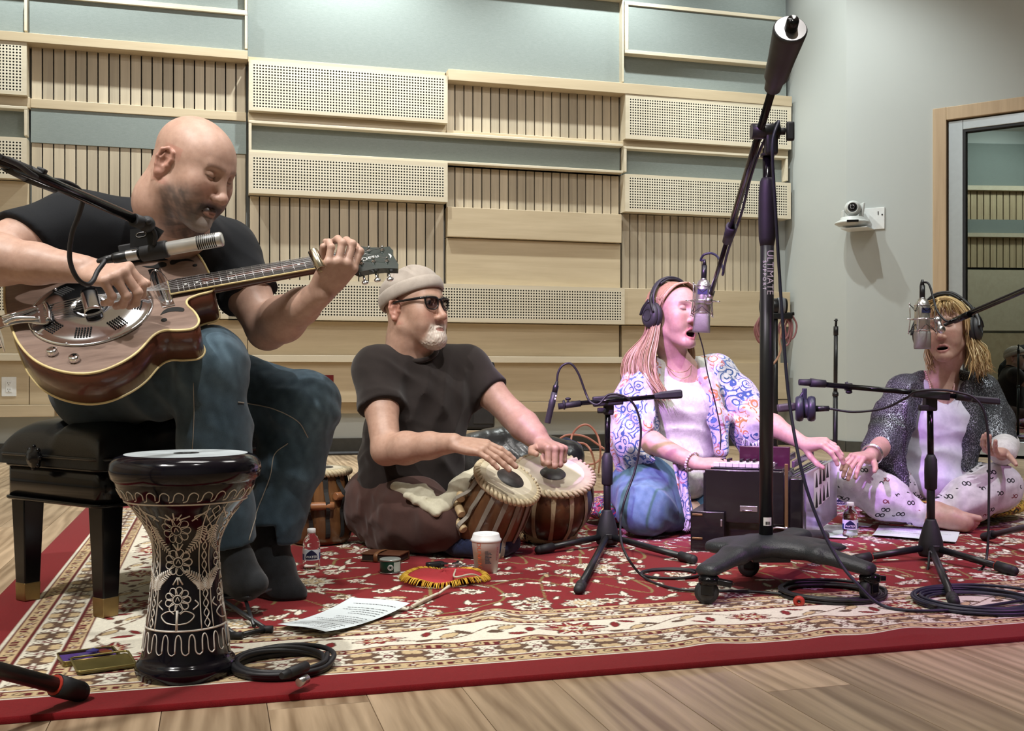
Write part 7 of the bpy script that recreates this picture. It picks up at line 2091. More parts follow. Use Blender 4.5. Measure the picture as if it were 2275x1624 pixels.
m = MB(); m.cyl(ppt(0.97), ppt(1.20), 0.0128, n=20); m.build('upper_pole', GLOSS, big)
m = MB(); m.lathe([(0.0185, -0.02), (0.022, 0), (0.0235, 0.05), (0.0225, 0.12), (0.019, 0.155), (0.0145, 0.165)], ppt(0.955), None, 24); m.build('grip', RUBBER, big)
m = MB(); m.cyl(ppt(1.178), ppt(1.186), 0.019, n=20); m.build('collar', BLACK, big)
def wrap_text(body, size, z_mid, ang, r, name):
 me = text_mesh(body, size, (0, 0, 0), Matrix.Identity(3), 0.0)
 for v_ in me.vertices:
  v_.co = ppt(z_mid - v_.co.x) + Vector((math.sin(ang), -math.cos(ang), 0)) * (r + 0.0004) + Vector((math.cos(ang), math.sin(ang), 0)) * v_.co.y
 return link(name, me, LETTER, big)
wrap_text('ULTIMATE', 0.0262, CAMH + (HY - 606) / FPX * 2.86, 0.20, 0.0185, 'lettering')
wrap_text('S U P P O R T', 0.0135, CAMH + (HY - 612) / FPX * 2.86, -0.60, 0.0185, 'lettering')
m = MB(); a0 = ppt(CAMH + (HY - 1157) / FPX * 2.86)
m.grid(lambda a, c_: ppt(a0.z + (c_ - 0.5) * 0.022) + Vector((math.sin(-0.6 + a * 1.2) * 0.0190, -math.cos(-0.6 + a * 1.2) * 0.0190, 0)), 8, 2); m.build('price_sticker', pbr('white_sticker', '#d8d8d4', 0.5), big)
m = MB()
for i in range(7): m.box(a0 + Vector((-0.006 + i * 0.002, -0.0193, -0.004)), (0.0008 + 0.0005 * (i % 3), 0.0006, 0.008))
m.build('barcode', pbr('black_ink', (0.01, 0.01, 0.01), 0.6), big)
# clutch, boom and counterweight
CL = Vector((0.690, 2.852, 1.243)); bd = Vector((0.004, 0.925, -0.392)).normalized()
off_ = Vector((-0.022, 0, 0))
m = MB(); m.cyl(CL + Vector((-0.045, 0, 0)), CL + Vector((0.030, 0, 0)), 0.021, n=20); m.box(CL + Vector((0.008, 0, -0.03)), (0.034, 0.034, 0.07), None, 0.008); m.build('clutch', BLACK, big)
m = MB(); m.cyl(CL + Vector((0.030, 0, 0)), CL + Vector((0.046, 0, 0)), 0.010); m.box(CL + Vector((0.060, 0, 0)), (0.022, 0.016, 0.052), None, 0.006); m.build('clutch_handle', RUBBER, big)
BO = CL + off_
M1 = P(1575, 668, 3.72)
bd = (M1 - BO).normalized()
m = MB(); m.cyl(BO - bd * 0.30, BO + bd * 0.52, 0.0105, n=16); m.build('boom', GLOSS, big)
m = MB(); m.cyl(BO + bd * 0.50, M1, 0.0075, n=14); m.build('inner_boom', GLOSS, big)
m = MB(); m.cyl(BO + bd * 0.47, BO + bd * 0.56, 0.0165, 0.014, n=18); m.build('boom_collar', RUBBER, big)
m = MB(); WR = frame_from(-bd); m.lathe([(0.014, -0.215), (0.021, -0.21), (0.023, -0.18), (0.030, -0.165), (0.033, -0.10), (0.040, -0.01), (0.0405, 0.0), (0.038, 0.004), (0.0, 0.004)], BO - bd * 0.385, WR, 30); wt = m.build('counterweight', GREY, big)
m = MB(); m.lathe([(0.037, 0.0045), (0.0, 0.0055)], BO - bd * 0.385, WR, 30, caps=False); m.build('end_plate', STEEL, wt)
m = MB(); m.lathe([(0.0155, 0.004), (0.016, 0.006), (0.0145, 0.030), (0.013, 0.034), (0.0, 0.036)], BO - bd * 0.385, WR, 20); m.build('end_knob', GLOSS, wt)

# ---- large condenser microphones hung in wire cradles
NICK = pbr('nickel_microphone', (0.62, 0.61, 0.58), 0.3, 0.9, 0.03)
GRIL = pbr('nickel_mesh_grille', (0.38, 0.37, 0.35), 0.45, 0.85, bump=0.8, bscale=900)
def studio_mic(loc, tilt, rotz, label, scale=1.0):
 """hangs upside down: cable at the top, grille at the bottom; loc = middle of the body"""
 R = Matrix.Rotation(rotz, 3, 'Z') @ Matrix.Rotation(tilt, 3, 'Y')
 L_ = lambda x, y, z: Vector(loc) + R @ (Vector((x, y, z)) * scale)
 Ls = lambda pr: [(r_ * scale, z_ * scale) for r_, z_ in pr]
 o = empty('condenser_microphone', loc, label, 'microphone')
 m = MB(); m.lathe(Ls([(0.026, -0.042), (0.0275, -0.040), (0.0275, 0.055), (0.026, 0.058), (0.0255, 0.062), (0.0165, 0.078), (0.0, 0.080)]), loc, R, 32); m.build('body', NICK, o)
 for z_ in (0.057, -0.036):
  m = MB(); m.torus(L_(0, 0, z_), 0.0281 * scale, 0.0018 * scale, R, 32, 6); m.build('trim_ring', CHROME, o)
 m = MB()
 rings = []
 for z_, rx, ry in ((-0.040, 0.026, 0.026), (-0.050, 0.0285, 0.0285), (-0.075, 0.029, 0.024), (-0.100, 0.031, 0.019), (-0.106, 0.030, 0.014)):
  rings.append([m._v(L_(math.copysign(abs(math.cos(a_)) ** 0.7, math.cos(a_)) * rx, math.copysign(abs(math.sin(a_)) ** 0.7, math.sin(a_)) * ry, z_)) for a_ in [2 * pi * i / 28 for i in range(28)]])
 m.loft(rings); m.build('grille', GRIL, o)
 m = MB(); m.cyl(L_(0, 0, 0.078), L_(0, 0, 0.130), 0.0098 * scale, n=16); m.cyl(L_(0, 0, 0.130), L_(0, 0, 0.152), 0.008 * scale, 0.004 * scale, n=14); m.build('connector', BLACK, o)
 m = MB(); m.cyl(L_(0, 0, 0.078), L_(0, 0, 0.084), 0.0115 * scale, n=16); m.build('connector_ring', STEEL, o)
 # cradle
 m = MB()
 m.torus(L_(0, 0, 0.005), 0.046 * scale, 0.0022 * scale, R, 40, 8)
 m.tube([L_(-0.060, 0.0, 0.005), L_(-0.046, 0.0, 0.005)], 0.0022 * scale, 6, 1); m.tube([L_(0.060, 0.0, 0.005), L_(0.046, 0.0, 0.005)], 0.0022 * scale, 6, 1)
 for i in range(4):
  a_ = pi / 4 + i * pi / 2; c_, s_ = math.cos(a_), math.sin(a_)
  m.tube([L_(0.046 * c_, 0.046 * s_, 0.062), L_(0.044 * c_, 0.044 * s_, 0.005), L_(0.050 * c_, 0.050 * s_, -0.045)], 0.0020 * scale, 6, 3)
  m.ball(L_(0.046 * c_, 0.046 * s_, 0.064), 0.0034 * scale, n=8, m=6); m.ball(L_(0.050 * c_, 0.050 * s_, -0.047), 0.0034 * scale, n=8, m=6)
 m.build('cradle', CHROME, o)
 m = MB()
 for i in range(4):
  a_ = pi / 4 + i * pi / 2; b2 = a_ + pi / 4; a2 = a_ + pi / 2
  for zz, zt, ro in ((0.062, 0.034, 0.046), (-0.045, -0.014, 0.050)):
   m.tube([L_(ro * math.cos(a_), ro * math.sin(a_), zz), L_(0.028 * math.cos(b2), 0.028 * math.sin(b2), zt), L_(ro * math.cos(a2), ro * math.sin(a2), zz)], 0.0012 * scale, 5, 1)
 m.build('elastic', BLACK, o)
 m = MB(); m.box(L_(0, -0.0272, 0.036), (0.034 * scale, 0.002 * scale, 0.018 * scale), R); m.build('badge', pbr('blue_badge', (0.03, 0.035, 0.10), 0.4), o)
 return o, L_
mic1, ML1 = studio_mic(P(1561, 672, 3.72), 0.045, -0.25, 'silver condenser microphone in wire cradle facing the long-haired singer')
m = MB(); m.ball(P(1574, 668, 3.68), 0.014); m.ball(P(1578, 660, 3.69), 0.010); m.cyl(P(1574, 668, 3.68), P(1583, 645, 3.68), 0.012, 0.010); m.build('swivel', STEEL, mic1)
CAB = pbr('black_cable', (0.013, 0.013, 0.016), 0.5)
CABB = pbr('blue_black_cable', (0.018, 0.020, 0.042), 0.45)
def cable(name, pts, r, label, mat=CAB, group=None, sm=10):
 m = MB(); m.tube(pts, r, 8, sm)
 return m.build(name, mat, None, origin=pts[0], label=label, cat='cable', group=group)
top1 = ML1(0, 0, 0.150)
cable('microphone_cable', [top1, P(1557, 578, 3.72), P(1564, 566, 3.71), P(1582, 563, 3.70), P(1597, 574, 3.66), P(1607, 600, 3.55)] + [BO + bd * t_ + Vector((0.016 + 0.006 * (k_ % 2), 0.0, 0.008)) for k_, t_ in ((1, 0.78), (2, 0.62), (1, 0.42), (2, 0.22), (1, 0.06))] +
  [CL + Vector((0.022, -0.026, 0.02)), P(1716, 320, 2.80), P(1722, 450, 2.80), P(1737, 690, 2.79), P(1752, 880, 2.77), P(1780, 1040, 2.72), P(1815, 1150, 2.70), P(1860, 1240, 2.66), P(1905, 1298, 2.62), FL(1960, 1345, 0.02), FL(2040, 1357, 0.018), FL(2150, 1352, 0.018), FL(2275, 1334, 0.018), FL(2330, 1330, 0.018)], 0.0042,
  'long blue-black cable running down the lettered studio stand to the rug', CABB)
cable('microphone_cable', [ML1(-0.012, 0, -0.10), P(1562, 775, 3.74), P(1572, 830, 3.76), P(1590, 900, 3.76), P(1601, 960, 3.76), P(1600, 1000, 3.76)], 0.0022, 'thin headphone lead hanging down the long-haired singer\'s chest')
mic2, ML2 = studio_mic(P(2049, 712, 3.93), 0.0, 0.15, 'silver condenser microphone in wire cradle facing the blonde singer', 1.0)
bz_ = Vector((2.02, 3.25, 0.0))
st2 = empty('microphone_stand', (2.02, 3.25, 0.012), 'black boom stand reaching in towards the blonde singer from beyond the frame', 'microphone stand')
q0_, q1_ = P(2100, 721, 3.86), P(2278, 646, 3.42); dq = (q1_ - q0_).normalized()
m = MB(); m.cyl(q0_, q0_ + dq * 1.0, 0.0075, n=14); m.cyl(q0_ + dq * 0.06, q0_ + dq * 0.15, 0.0115, n=14); m.build('boom', GLOSS, st2)
pe = q0_ + dq * 0.9
m = MB(); m.cyl(Vector((pe.x, pe.y, 0.2)), pe, 0.0125, n=16); m.build('pole', BLACK, st2)
hub2 = Vector((pe.x, pe.y, 0.22))
for fp in (FL(2187, 1192, 0.026), Vector((pe.x + 0.30, pe.y + 0.2, 0.026)), Vector((pe.x + 0.05, pe.y - 0.36, 0.026))): tripod_leg(st2, hub2, fp, 0.0105)
m = MB(); m.ball(P(2083, 711, 3.90), 0.014); m.ball(P(2091, 732, 3.88), 0.015); m.cyl(P(2083, 711, 3.90), P(2091, 732, 3.88), 0.009); m.build('swivel', STEEL, mic2)
cable('microphone_cable', [ML2(0, 0, 0.150), P(2046, 634, 3.93), P(2053, 627, 3.93), P(2064, 632, 3.92), P(2073, 660, 3.90), P(2082, 690, 3.86), P(2100, 712, 3.83), P(2114, 712, 3.82)] + [q0_ + dq * t_ + Vector((0, -0.004, 0.010)) for t_ in (0.12, 0.4, 0.8)], 0.0040, 'black cable looping from the blonde singer\'s microphone onto its boom')

# ---- two low boom stands
def low_stand(name, base, hub_z, top, feet, label, band=None, pole_r=0.0125):
 o = empty(name, (base.x, base.y, 0.012), label, 'microphone stand')
 m = MB(); m.lathe([(0.034, hub_z - 0.055), (0.038, hub_z - 0.045), (0.036, hub_z - 0.01), (0.024, hub_z + 0.035), (0.0165, hub_z + 0.055), (0.015, hub_z + 0.06)], (base.x, base.y, 0), None, 24); m.build('hub', RUBBER, o)
 m = MB(); m.box((base.x + 0.002, base.y - 0.0375, hub_z - 0.025), (0.022, 0.004, 0.016), None, 0.002); m.build('badge', BLACK, o)
 hz_ = (top.z - hub_z)
 m = MB(); m.cyl((base.x, base.y, hub_z), (base.x, base.y, hub_z + hz_ * 0.55), pole_r, n=18); m.build('pole', BLACK, o)
 m = MB(); m.cyl((base.x, base.y, hub_z + hz_ * 0.5), top, 0.0095, n=16); m.build('upper_pole', GLOSS, o)
 m = MB(); m.lathe([(pole_r, -0.06), (0.0185, -0.055), (0.0195, 0.0), (0.0185, 0.035), (0.0145, 0.042), (0.012, 0.05)], (base.x, base.y, hub_z + hz_ * 0.50), None, 20); m.build('grip', RUBBER, o)
 for i, fp in enumerate(feet): tripod_leg(o, Vector((base.x, base.y, hub_z - 0.03)) + (fp - base).normalized() * 0.02, fp, 0.0105, band if i else None)
 return o
b1 = Vector((FL(1349, 1222).x, FL(1349, 1222).y, 0)); top1_ = P(1350, 905, b1.y)
s1 = low_stand('microphone_stand', b1, CAMH - (1172 - HY) / FPX * b1.y, top1_, [FL(1286, 1310, 0.024), FL(1197, 1222, 0.026), FL(1540, 1243, 0.026)], 'low black boom stand with slim pencil microphone beside the bass tabla drum', None)
bl, br = P(1262, 898, b1.y - 0.03), P(1475, 880, b1.y - 0.03); db = (br - bl).normalized()
m = MB(); m.cyl(bl, br, 0.0080, n=14); m.build('boom', GLOSS, s1)
m = MB(); RB = Matrix((db, Vector((0, 1, 0)), db.cross(Vector((0, 1, 0))))).transposed()
m.box(P(1350, 890, b1.y - 0.02), (0.10, 0.030, 0.034), RB, 0.005); m.box(P(1352, 905, b1.y), (0.034, 0.034, 0.05), None, 0.006); m.build('boom_joint', RUBBER, s1)
m = MB(); m.box(P(1337, 912, b1.y - 0.02), (0.030, 0.014, 0.018), None, 0.004); m.build('joint_handle', RUBBER, s1)
m = MB(); cw_ = P(1490, 877, b1.y - 0.03)
m.loft([[m._v(cw_ + RB @ Vector((x_, y_ * k_, z_ * k_))) for y_, z_ in ((-0.014, -0.008), (-0.008, -0.015), (0.008, -0.015), (0.014, -0.008), (0.014, 0.008), (0.008, 0.015), (-0.008, 0.015), (-0.014, 0.008))] for x_, k_ in ((-0.055, 0.55), (-0.03, 0.85), (0.02, 1.0), (0.034, 0.95), (0.038, 0.7))], smooth=False)
m.build('counterweight', RUBBER, s1)
m = MB(); m.cyl(P(1240, 903, b1.y - 0.03), P(1290, 896, b1.y - 0.03), 0.0105, n=14); m.torus(P(1253, 899, b1.y - 0.03), 0.013, 0.004, frame_from(db), 16, 8); m.ball(P(1262, 886, b1.y - 0.03), (0.010, 0.006, 0.005)); m.cyl(P(1262, 899, b1.y - 0.03), P(1262, 884, b1.y - 0.03), 0.004); m.build('clip', RUBBER, s1)
pm0, pm1 = P(1216, 940, b1.y - 0.03), P(1237, 850, b1.y - 0.03); pd_ = (pm1 - pm0).normalized()
pm = empty('pencil_microphone', pm0, 'slim black pencil microphone pointing down beside the bass tabla drum', 'microphone')
PL_ = (pm1 - pm0).length; PRm = frame_from(pd_)
m = MB(); m.lathe([(0.0098, 0), (0.0105, 0.002), (0.0105, PL_ * 0.40), (0.0115, PL_ * 0.42), (0.0112, PL_ * 0.56), (0.0102, PL_ * 0.58), (0.0102, PL_ * 0.76)], pm0, PRm, 20); m.build('body', GREY, pm)
m = MB(); m.lathe([(0.0095, PL_ * 0.76), (0.0095, PL_ * 0.92), (0.007, PL_ * 0.94), (0.0045, PL_ * 1.04)], pm0, PRm, 18); m.build('connector', BLACK, pm)
m = MB()
for k_ in (0.60, 0.67): m.ball(pm0 + pd_ * PL_ * k_ + Vector((0.007, -0.008, 0)), (0.003, 0.0025, 0.004), n=8, m=6)
m.build('switch_dot', LETTER, pm)
yb = b1.y - 0.03
cable('microphone_cable', [pm1, P(1240, 828, yb), P(1250, 812, yb), P(1268, 808, yb), P(1285, 830, yb), P(1302, 875, yb), P(1312, 893, yb - 0.02), P(1330, 898, yb - 0.03), P(1352, 877, yb - 0.02), P(1385, 880, yb - 0.02), P(1412, 905, yb - 0.01), P(1424, 960, yb), P(1412, 1040, yb), P(1388, 1110, yb - 0.03), P(1378, 1165, yb - 0.08), P(1386, 1222, 3.0), FL(1430, 1282, 0.02), FL(1500, 1308, 0.018), FL(1580, 1312, 0.018), FL(1680, 1315, 0.018), FL(1760, 1322, 0.018)], 0.0038, 'black cable draped over the low stand by the bass tabla drum')
b2_ = Vector((FL(2068, 1253).x, FL(2068, 1253).y, 0)); top2_ = P(2066, 895, b2_.y)
s2 = low_stand('microphone_stand', b2_, CAMH - (1196 - HY) / FPX * b2_.y, top2_, [FL(2120, 1338, 0.024), FL(1898, 1243, 0.026), FL(2252, 1268, 0.026)], 'low black boom stand in front of the blonde singer', REDB)
y2 = b2_.y - 0.03
bl, br = P(1828, 854, y2 + 0.10), P(2150, 883, y2); db = (br - bl).normalized(); RB = Matrix((db, Vector((0, 1, 0)), db.cross(Vector((0, 1, 0))))).transposed()
m = MB(); m.cyl(bl, br, 0.0085, n=14); m.build('boom', GLOSS, s2)
m = MB(); m.box(P(2067, 877, y2 + 0.01), (0.105, 0.032, 0.026), RB, 0.004); m.box(P(2066, 895, b2_.y), (0.036, 0.036, 0.05), None, 0.006); m.build('boom_joint', RUBBER, s2)
m = MB(); m.box(P(2052, 906, y2), (0.030, 0.016, 0.018), None, 0.004); m.build('joint_handle', RUBBER, s2)
m = MB(); m.box(P(2190, 889, y2), (0.082, 0.022, 0.022), RB, 0.006, (0.9, 0.9))
m.cyl(P(2125, 880, y2), P(2155, 884, y2), 0.0125, n=14); m.build('counterweight', RUBBER, s2)
m = MB(); m.cyl(P(1800, 850, y2 + 0.10), P(1834, 853, y2 + 0.10), 0.014, 0.012, n=14); m.cyl(P(1775, 849, y2 + 0.1), P(1805, 850, y2 + 0.1), 0.010, 0.012, n=12); m.build('boom_end', RUBBER, s2)
m = MB(); m.cyl(P(1880, 849, y2 + 0.09), P(1888, 868, y2 + 0.09), 0.005); m.ball(P(1886, 871, y2 + 0.09), (0.011, 0.008, 0.006)); m.cyl(P(1878, 859, y2 + 0.09), P(1892, 860, y2 + 0.09), 0.0125, n=14); m.build('lock_screw', RUBBER, s2)
# side-address microphone in its ring mount
mc = P(1790, 908, y2 + 0.10)
rm = empty('ring_mounted_microphone', mc, 'dark short microphone in a round elastic mount before the blonde singer', 'microphone')
DBLU = pbr('dark_blue_grey_body', (0.024, 0.028, 0.042), 0.4)
for k_ in (-0.02, 0.018):
 m = MB(); R_ = frame_from(Vector((0.97, -0.25, 0))); m.torus(mc + Vector((k_, 0, 0)), 0.034, 0.007, R_, 36, 8, 1.8); m.build('mount_ring', DBLU, rm)
m = MB(); m.lathe([(0.018, -0.012), (0.030, -0.008), (0.031, 0.020), (0.026, 0.026), (0.0, 0.027)], mc, frame_from(Vector((0.97, -0.25, 0))), 28); m.build('body', DBLU, rm)
m = MB(); m.box(mc + Vector((-0.058, 0.01, 0.004)), (0.060, 0.022, 0.026), Matrix.Rotation(-0.1, 3, 'Y'), 0.008); m.build('head_grille', pbr('dark_mesh', (0.05, 0.045, 0.045), 0.5), rm)
m = MB(); m.cyl(mc + Vector((0.024, -0.006, 0)), mc + Vector((0.070, -0.012, 0.001)), 0.010, 0.0085, n=14); m.build('connector', BLACK, rm)
m = MB(); m.box(mc + Vector((-0.004, 0, 0.045)), (0.014, 0.014, 0.040), None, 0.003); m.tube([mc + Vector((-0.025, 0, 0.02)), mc + Vector((-0.012, 0, 0.045)), mc + Vector((0.0, 0, 0.060))], 0.005, 8); m.build('yoke', DBLU, rm)
cable('microphone_cable', [mc + Vector((0.070, -0.012, 0.001)), P(1895, 915, y2 + 0.08), P(1960, 908, y2 + 0.07), P(2010, 886, y2 + 0.04), P(2035, 870, y2 - 0.01), P(2085, 866, y2 - 0.02), P(2130, 872, y2 - 0.02), P(2165, 885, y2 - 0.03), P(2188, 920, y2 - 0.04), P(2197, 1000, y2 - 0.05), P(2197, 1100, y2 - 0.07), P(2194, 1220, y2 - 0.10), P(2180, 1265, y2 - 0.14), P(2130, 1280, y2 - 0.18), P(2085, 1255, y2 - 0.12), P(2066, 1225, y2 - 0.08), P(2062, 1260, y2 - 0.12), P(2045, 1320, y2 - 0.3), FL(2060, 1342, 0.02), FL(2110, 1350, 0.02), FL(2170, 1360, 0.02)], 0.0038, 'black cable drooping from the round-mounted microphone along the low stand')

# ---- overhead boom from the frame's edge with the small silver microphone
pbase = Vector((-1.03, 1.40, 0))
s3 = empty('microphone_stand', (pbase.x, pbase.y, 0.012), 'black boom stand reaching over the guitar from the edge of the frame', 'microphone stand')
oa, ob = P(-40, 340, 1.70), P(322, 496, 2.02); od = (ob - oa).normalized()
m = MB(); m.cyl(oa - od * 0.28, ob, 0.0095, n=16); m.build('boom', GLOSS, s3)
m = MB(); m.cyl(P(14, 364, 1.745), P(60, 385, 1.79), 0.013, 0.0145, n=16); m.cyl(P(60, 385, 1.79), P(125, 415, 1.84), 0.0155, 0.0115, n=16); m.build('boom_grip', RUBBER, s3)
m = MB(); m.box(P(92, 382, 1.81), (0.016, 0.012, 0.014), Matrix.Rotation(0.4, 3, 'Y'), 0.003); m.build('cable_clip', RUBBER, s3)
pj = oa - od * 0.22
m = MB(); m.cyl((pj.x, pj.y, 0.2), pj, 0.0125, n=16); m.build('pole', BLACK, s3)
hub3 = Vector((pj.x, pj.y, 0.22))
for fp in (FL(176, 1536, 0.028), Vector((pj.x - 0.35, pj.y + 0.1, 0.02)), Vector((pj.x + 0.05, pj.y - 0.4, 0.02))): tripod_leg(s3, hub3, fp, 0.0135, REDB)
m = MB(); m.cyl(P(296, 488, 1.99), P(330, 500, 2.03), 0.0125, n=16); m.ball(P(326, 498, 2.02), 0.016); m.ball(P(330, 492, 2.005), 0.006); m.tube([P(330, 497, 2.02), P(345, 520, 2.03), P(343, 545, 2.035)], [0.005, 0.004, 0.004], 8); m.build('swivel', RUBBER, s3)
a_, b_ = P(348, 557, 2.05), P(494, 531, 2.05); md = (b_ - a_).normalized(); MR = frame_from(md, (0, -1, 0)); ML_ = (b_ - a_).length
sm_ = empty('small_condenser_microphone', a_, 'silver slotted small condenser microphone pointing along the guitar neck', 'microphone')
SILVM = pbr('satin_silver', (0.62, 0.62, 0.60), 0.35, 0.7)
m = MB(); m.lathe([(0.0125, 0.0), (0.0135, 0.002), (0.0135, ML_ * 0.60), (0.0145, ML_ * 0.61), (0.0145, ML_ - 0.003), (0.0130, ML_), (0.0, ML_)], a_, MR, 24); m.build('body', SILVM, sm_)
for k_ in range(10):
 c_ = a_ + md * (ML_ * 0.64 + k_ * ML_ * 0.030)
 m = MB(); m.tube([c_ + MR @ Vector((0.0148 * math.cos(t_), 0.0148 * math.sin(t_), 0)) for t_ in [-1.1 + 2.2 * i / 8 for i in range(9)]], 0.0011, 5, 1); m.build('slot', HOLE, sm_)
m = MB(); m.lathe([(0.0155, -0.03), (0.0165, -0.028), (0.0172, 0.018), (0.0160, 0.022)], a_, MR, 24); m.box(a_ - md * 0.04 + Vector((0, 0.012, 0.010)), (0.010, 0.030, 0.075), MR, 0.003); m.build('clip', RUBBER, sm_)
m = MB(); m.lathe([(0.0098, -0.085), (0.0105, -0.08), (0.0105, -0.03)], a_, MR, 18); m.lathe([(0.0045, -0.115), (0.0075, -0.10), (0.0085, -0.085)], a_, MR, 14); m.build('connector', BLACK, sm_)
m = MB(); m.lathe([(0.0108, -0.058), (0.0108, -0.036)], a_, MR, 18, caps=False); m.build('connector_label', STEEL, sm_)
ce = a_ - md * 0.115
m = MB(); m.prism([(-0.028, 0.0), (0.02, 0.0), (0.038, 0.022), (0.018, 0.036), (-0.028, 0.036)], -0.002, 0.002, Matrix((md, MR.col[0].copy() * 0 + Vector((0, 0, 1)), Vector((0, -1, 0)))).transposed(), False, a_ - md * 0.02 + Vector((0, -0.01, 0.012))); m.build('clip_plate', BLACK, sm_)
m = MB(); pts = [(p_.x, p_.y) for p_ in spline([(-0.010, 0.0, 0), (-0.006, 0.004, 0), (0.006, 0.004, 0), (0.010, 0, 0), (0.006, -0.004, 0), (-0.006, -0.004, 0), (-0.010, 0, 0)], 3)]
m.tube([a_ - md * 0.026 + Vector((0, -0.0128, 0.034)) + md * x_ + Vector((0, 0, y_)) for x_, y_ in pts], 0.0006, 4, 1, False); m.build('printed_badge', STEEL, sm_)
cable('microphone_cable', [ce, P(232, 580, 2.04), P(217, 602, 2.02), P(206, 624, 2.0), P(192, 632, 1.98), P(170, 616, 1.96), P(155, 575, 1.95), P(160, 520, 1.94), P(176, 475, 1.93), P(184, 440, 1.92), P(172, 418, 1.90), P(140, 403, 1.865), P(100, 398, 1.82), P(75, 390, 1.78), P(40, 366, 1.74), P(0, 348, 1.69)], 0.0046, 'black cable hanging in a loop from the overhead boom in front of the guitar')

# ================================================================== headphones
def headphones(M, sc, label, width=0.088, cup_tilt=0.0, band_top=0.150, back=0.0):
 o = empty('headphones', M @ Vector((0, 0, 0)), label, 'headphones')
 L_ = lambda x, y, z: M @ Vector((x * sc, y * sc, z * sc))
 R3 = M.to_3x3().normalized()
 pts = [L_(-width - 0.012, back + 0.0, 0.030), L_(-width - 0.012, back, 0.075), L_(-0.070, back - 0.002, 0.122), L_(-0.035, back, band_top - 0.006), L_(0, back, band_top), L_(0.035, back, band_top - 0.006), L_(0.070, back - 0.002, 0.122), L_(width + 0.012, back, 0.075), L_(width + 0.012, back, 0.030)]
 m = MB(); m.tube(pts, 0.014 * sc, 10, 6, True, 0.38, R3 @ Vector((0, 1, 0))); m.build('headband', GREY, o)
 m = MB(); m.tube([p_ + (L_(0, 0, 0.03) - p_) * 0.055 for p_ in pts[2:7]], 0.016 * sc, 10, 6, True, 0.40, R3 @ Vector((0, 1, 0))); m.build('pad', RUBBER, o)
 for sg in (-1, 1):
  c_ = L_(sg * (width + 0.006), back - 0.002, -0.006)
  Rc = R3 @ Matrix.Rotation(sg * pi / 2, 3, 'Y') @ Matrix.Rotation(0, 3, 'Z')
  m = MB(); m.lathe([(0.030, -0.012), (0.042, -0.010), (0.044, 0.0), (0.041, 0.008), (0.030, 0.010), (0.0, 0.010)], c_, Rc, 32)
  for v_ in m.bm.verts:
   d_ = v_.co - c_; zc = d_.dot(R3.col[2]); v_.co += R3.col[2] * zc * 0.18
  m.build('ear_pad', RUBBER, o)
  m = MB(); m.lathe([(0.038, 0.008), (0.040, 0.014), (0.037, 0.024), (0.026, 0.030), (0.022, 0.029), (0.0, 0.028)], c_, Rc, 32)
  for v_ in m.bm.verts:
   d_ = v_.co - c_; zc = d_.dot(R3.col[2]); v_.co += R3.col[2] * zc * 0.18
  cp = m.build('ear_cup', GREY, o)
  m = MB(); m.torus(c_ + Rc @ Vector((0, 0, 0.029)), 0.022 * sc, 0.0018, Rc, 28, 6); m.build('cup_ring', BLACK, cp)
  m = MB(); yk = [L_(sg * (width + 0.012), back, 0.078), L_(sg * (width + 0.024), back + 0.004, 0.052), L_(sg * (width + 0.034), back + 0.020, 0.025), L_(sg * (width + 0.036), back + 0.034, 0.0)]
  m.tube(yk, [0.010, 0.009, 0.007, 0.006], 8, 5, True, 0.6); yk2 = [L_(sg * (width + 0.024), back - 0.004, 0.052), L_(sg * (width + 0.034), back - 0.026, 0.025), L_(sg * (width + 0.036), back - 0.040, 0.0)]
  m.tube(yk2, [0.009, 0.007, 0.006], 8, 5, True, 0.6); m.build('yoke', BLACK, o)
 return o
headphones(wM, 1.0, 'black closed headphones worn by the long-haired singer', 0.086, band_top=0.150, back=-0.012)
headphones(zM, 0.99, 'black closed headphones worn by the blonde singer', 0.093, band_top=0.156, back=-0.018)

# ================================================================== cable coils on the rug
def coil(c, R0, turns, r, ang, squash, label, mat=CAB, seed=1, spread=0.12, extra=None, h=0.0):
 rd = random.Random(seed); pts = []
 n = 20 * turns
 cu, su = math.cos(ang), math.sin(ang)
 ph = [rd.uniform(-1, 1) for _ in range(turns + 2)]
 for i in range(n + 1):
  t_ = i / 20; k_ = int(t_); f_ = t_ - k_
  rr2 = R0 * (1 + spread * (ph[k_] * (1 - f_) + ph[min(k_ + 1, turns)] * f_))
  a_ = 2 * pi * t_
  ox, oy = 0.25 * spread * R0 * ph[k_], 0.25 * spread * R0 * ph[(k_ + 3) % len(ph)]
  x_, y_ = rr2 * math.cos(a_) + ox, rr2 * squash * math.sin(a_) + oy
  z_ = 0.012 + r + h + min(k_, turns) * r * 0.55 * (0.7 + 0.3 * math.sin(a_ * 1.0 + k_))
  pts.append(Vector((c.x + x_ * cu - y_ * su, c.y + x_ * su + y_ * cu, z_)))
 m = MB(); m.tube(pts, r, 8, 2)
 if extra:
  for p_, q_, rr2 in extra: m.cyl(p_, q_, rr2, n=12)
 return m.build('cable_coil', mat, None, origin=(c.x, c.y, 0.012), label=label, cat='cable')
c1 = FL(627, 1500)
co1 = coil(c1, 0.092, 8, 0.0052, 0.1, 0.95, 'coiled black cable lying beside the goblet drum', CAB, 3, 0.10)
p_, q_ = FL(640, 1496, 0.05), FL(680, 1480, 0.05)
m = MB(); m.cyl(p_, q_, 0.0095, n=14); m.cyl(p_ - (q_ - p_) * 0.35, p_, 0.006, 0.0095, n=12); m.build('connector', RUBBER, co1)
m = MB(); m.cyl(FL(664, 1517, 0.03), FL(682, 1507, 0.032), 0.0080, n=14); m.build('plug', STEEL, co1)
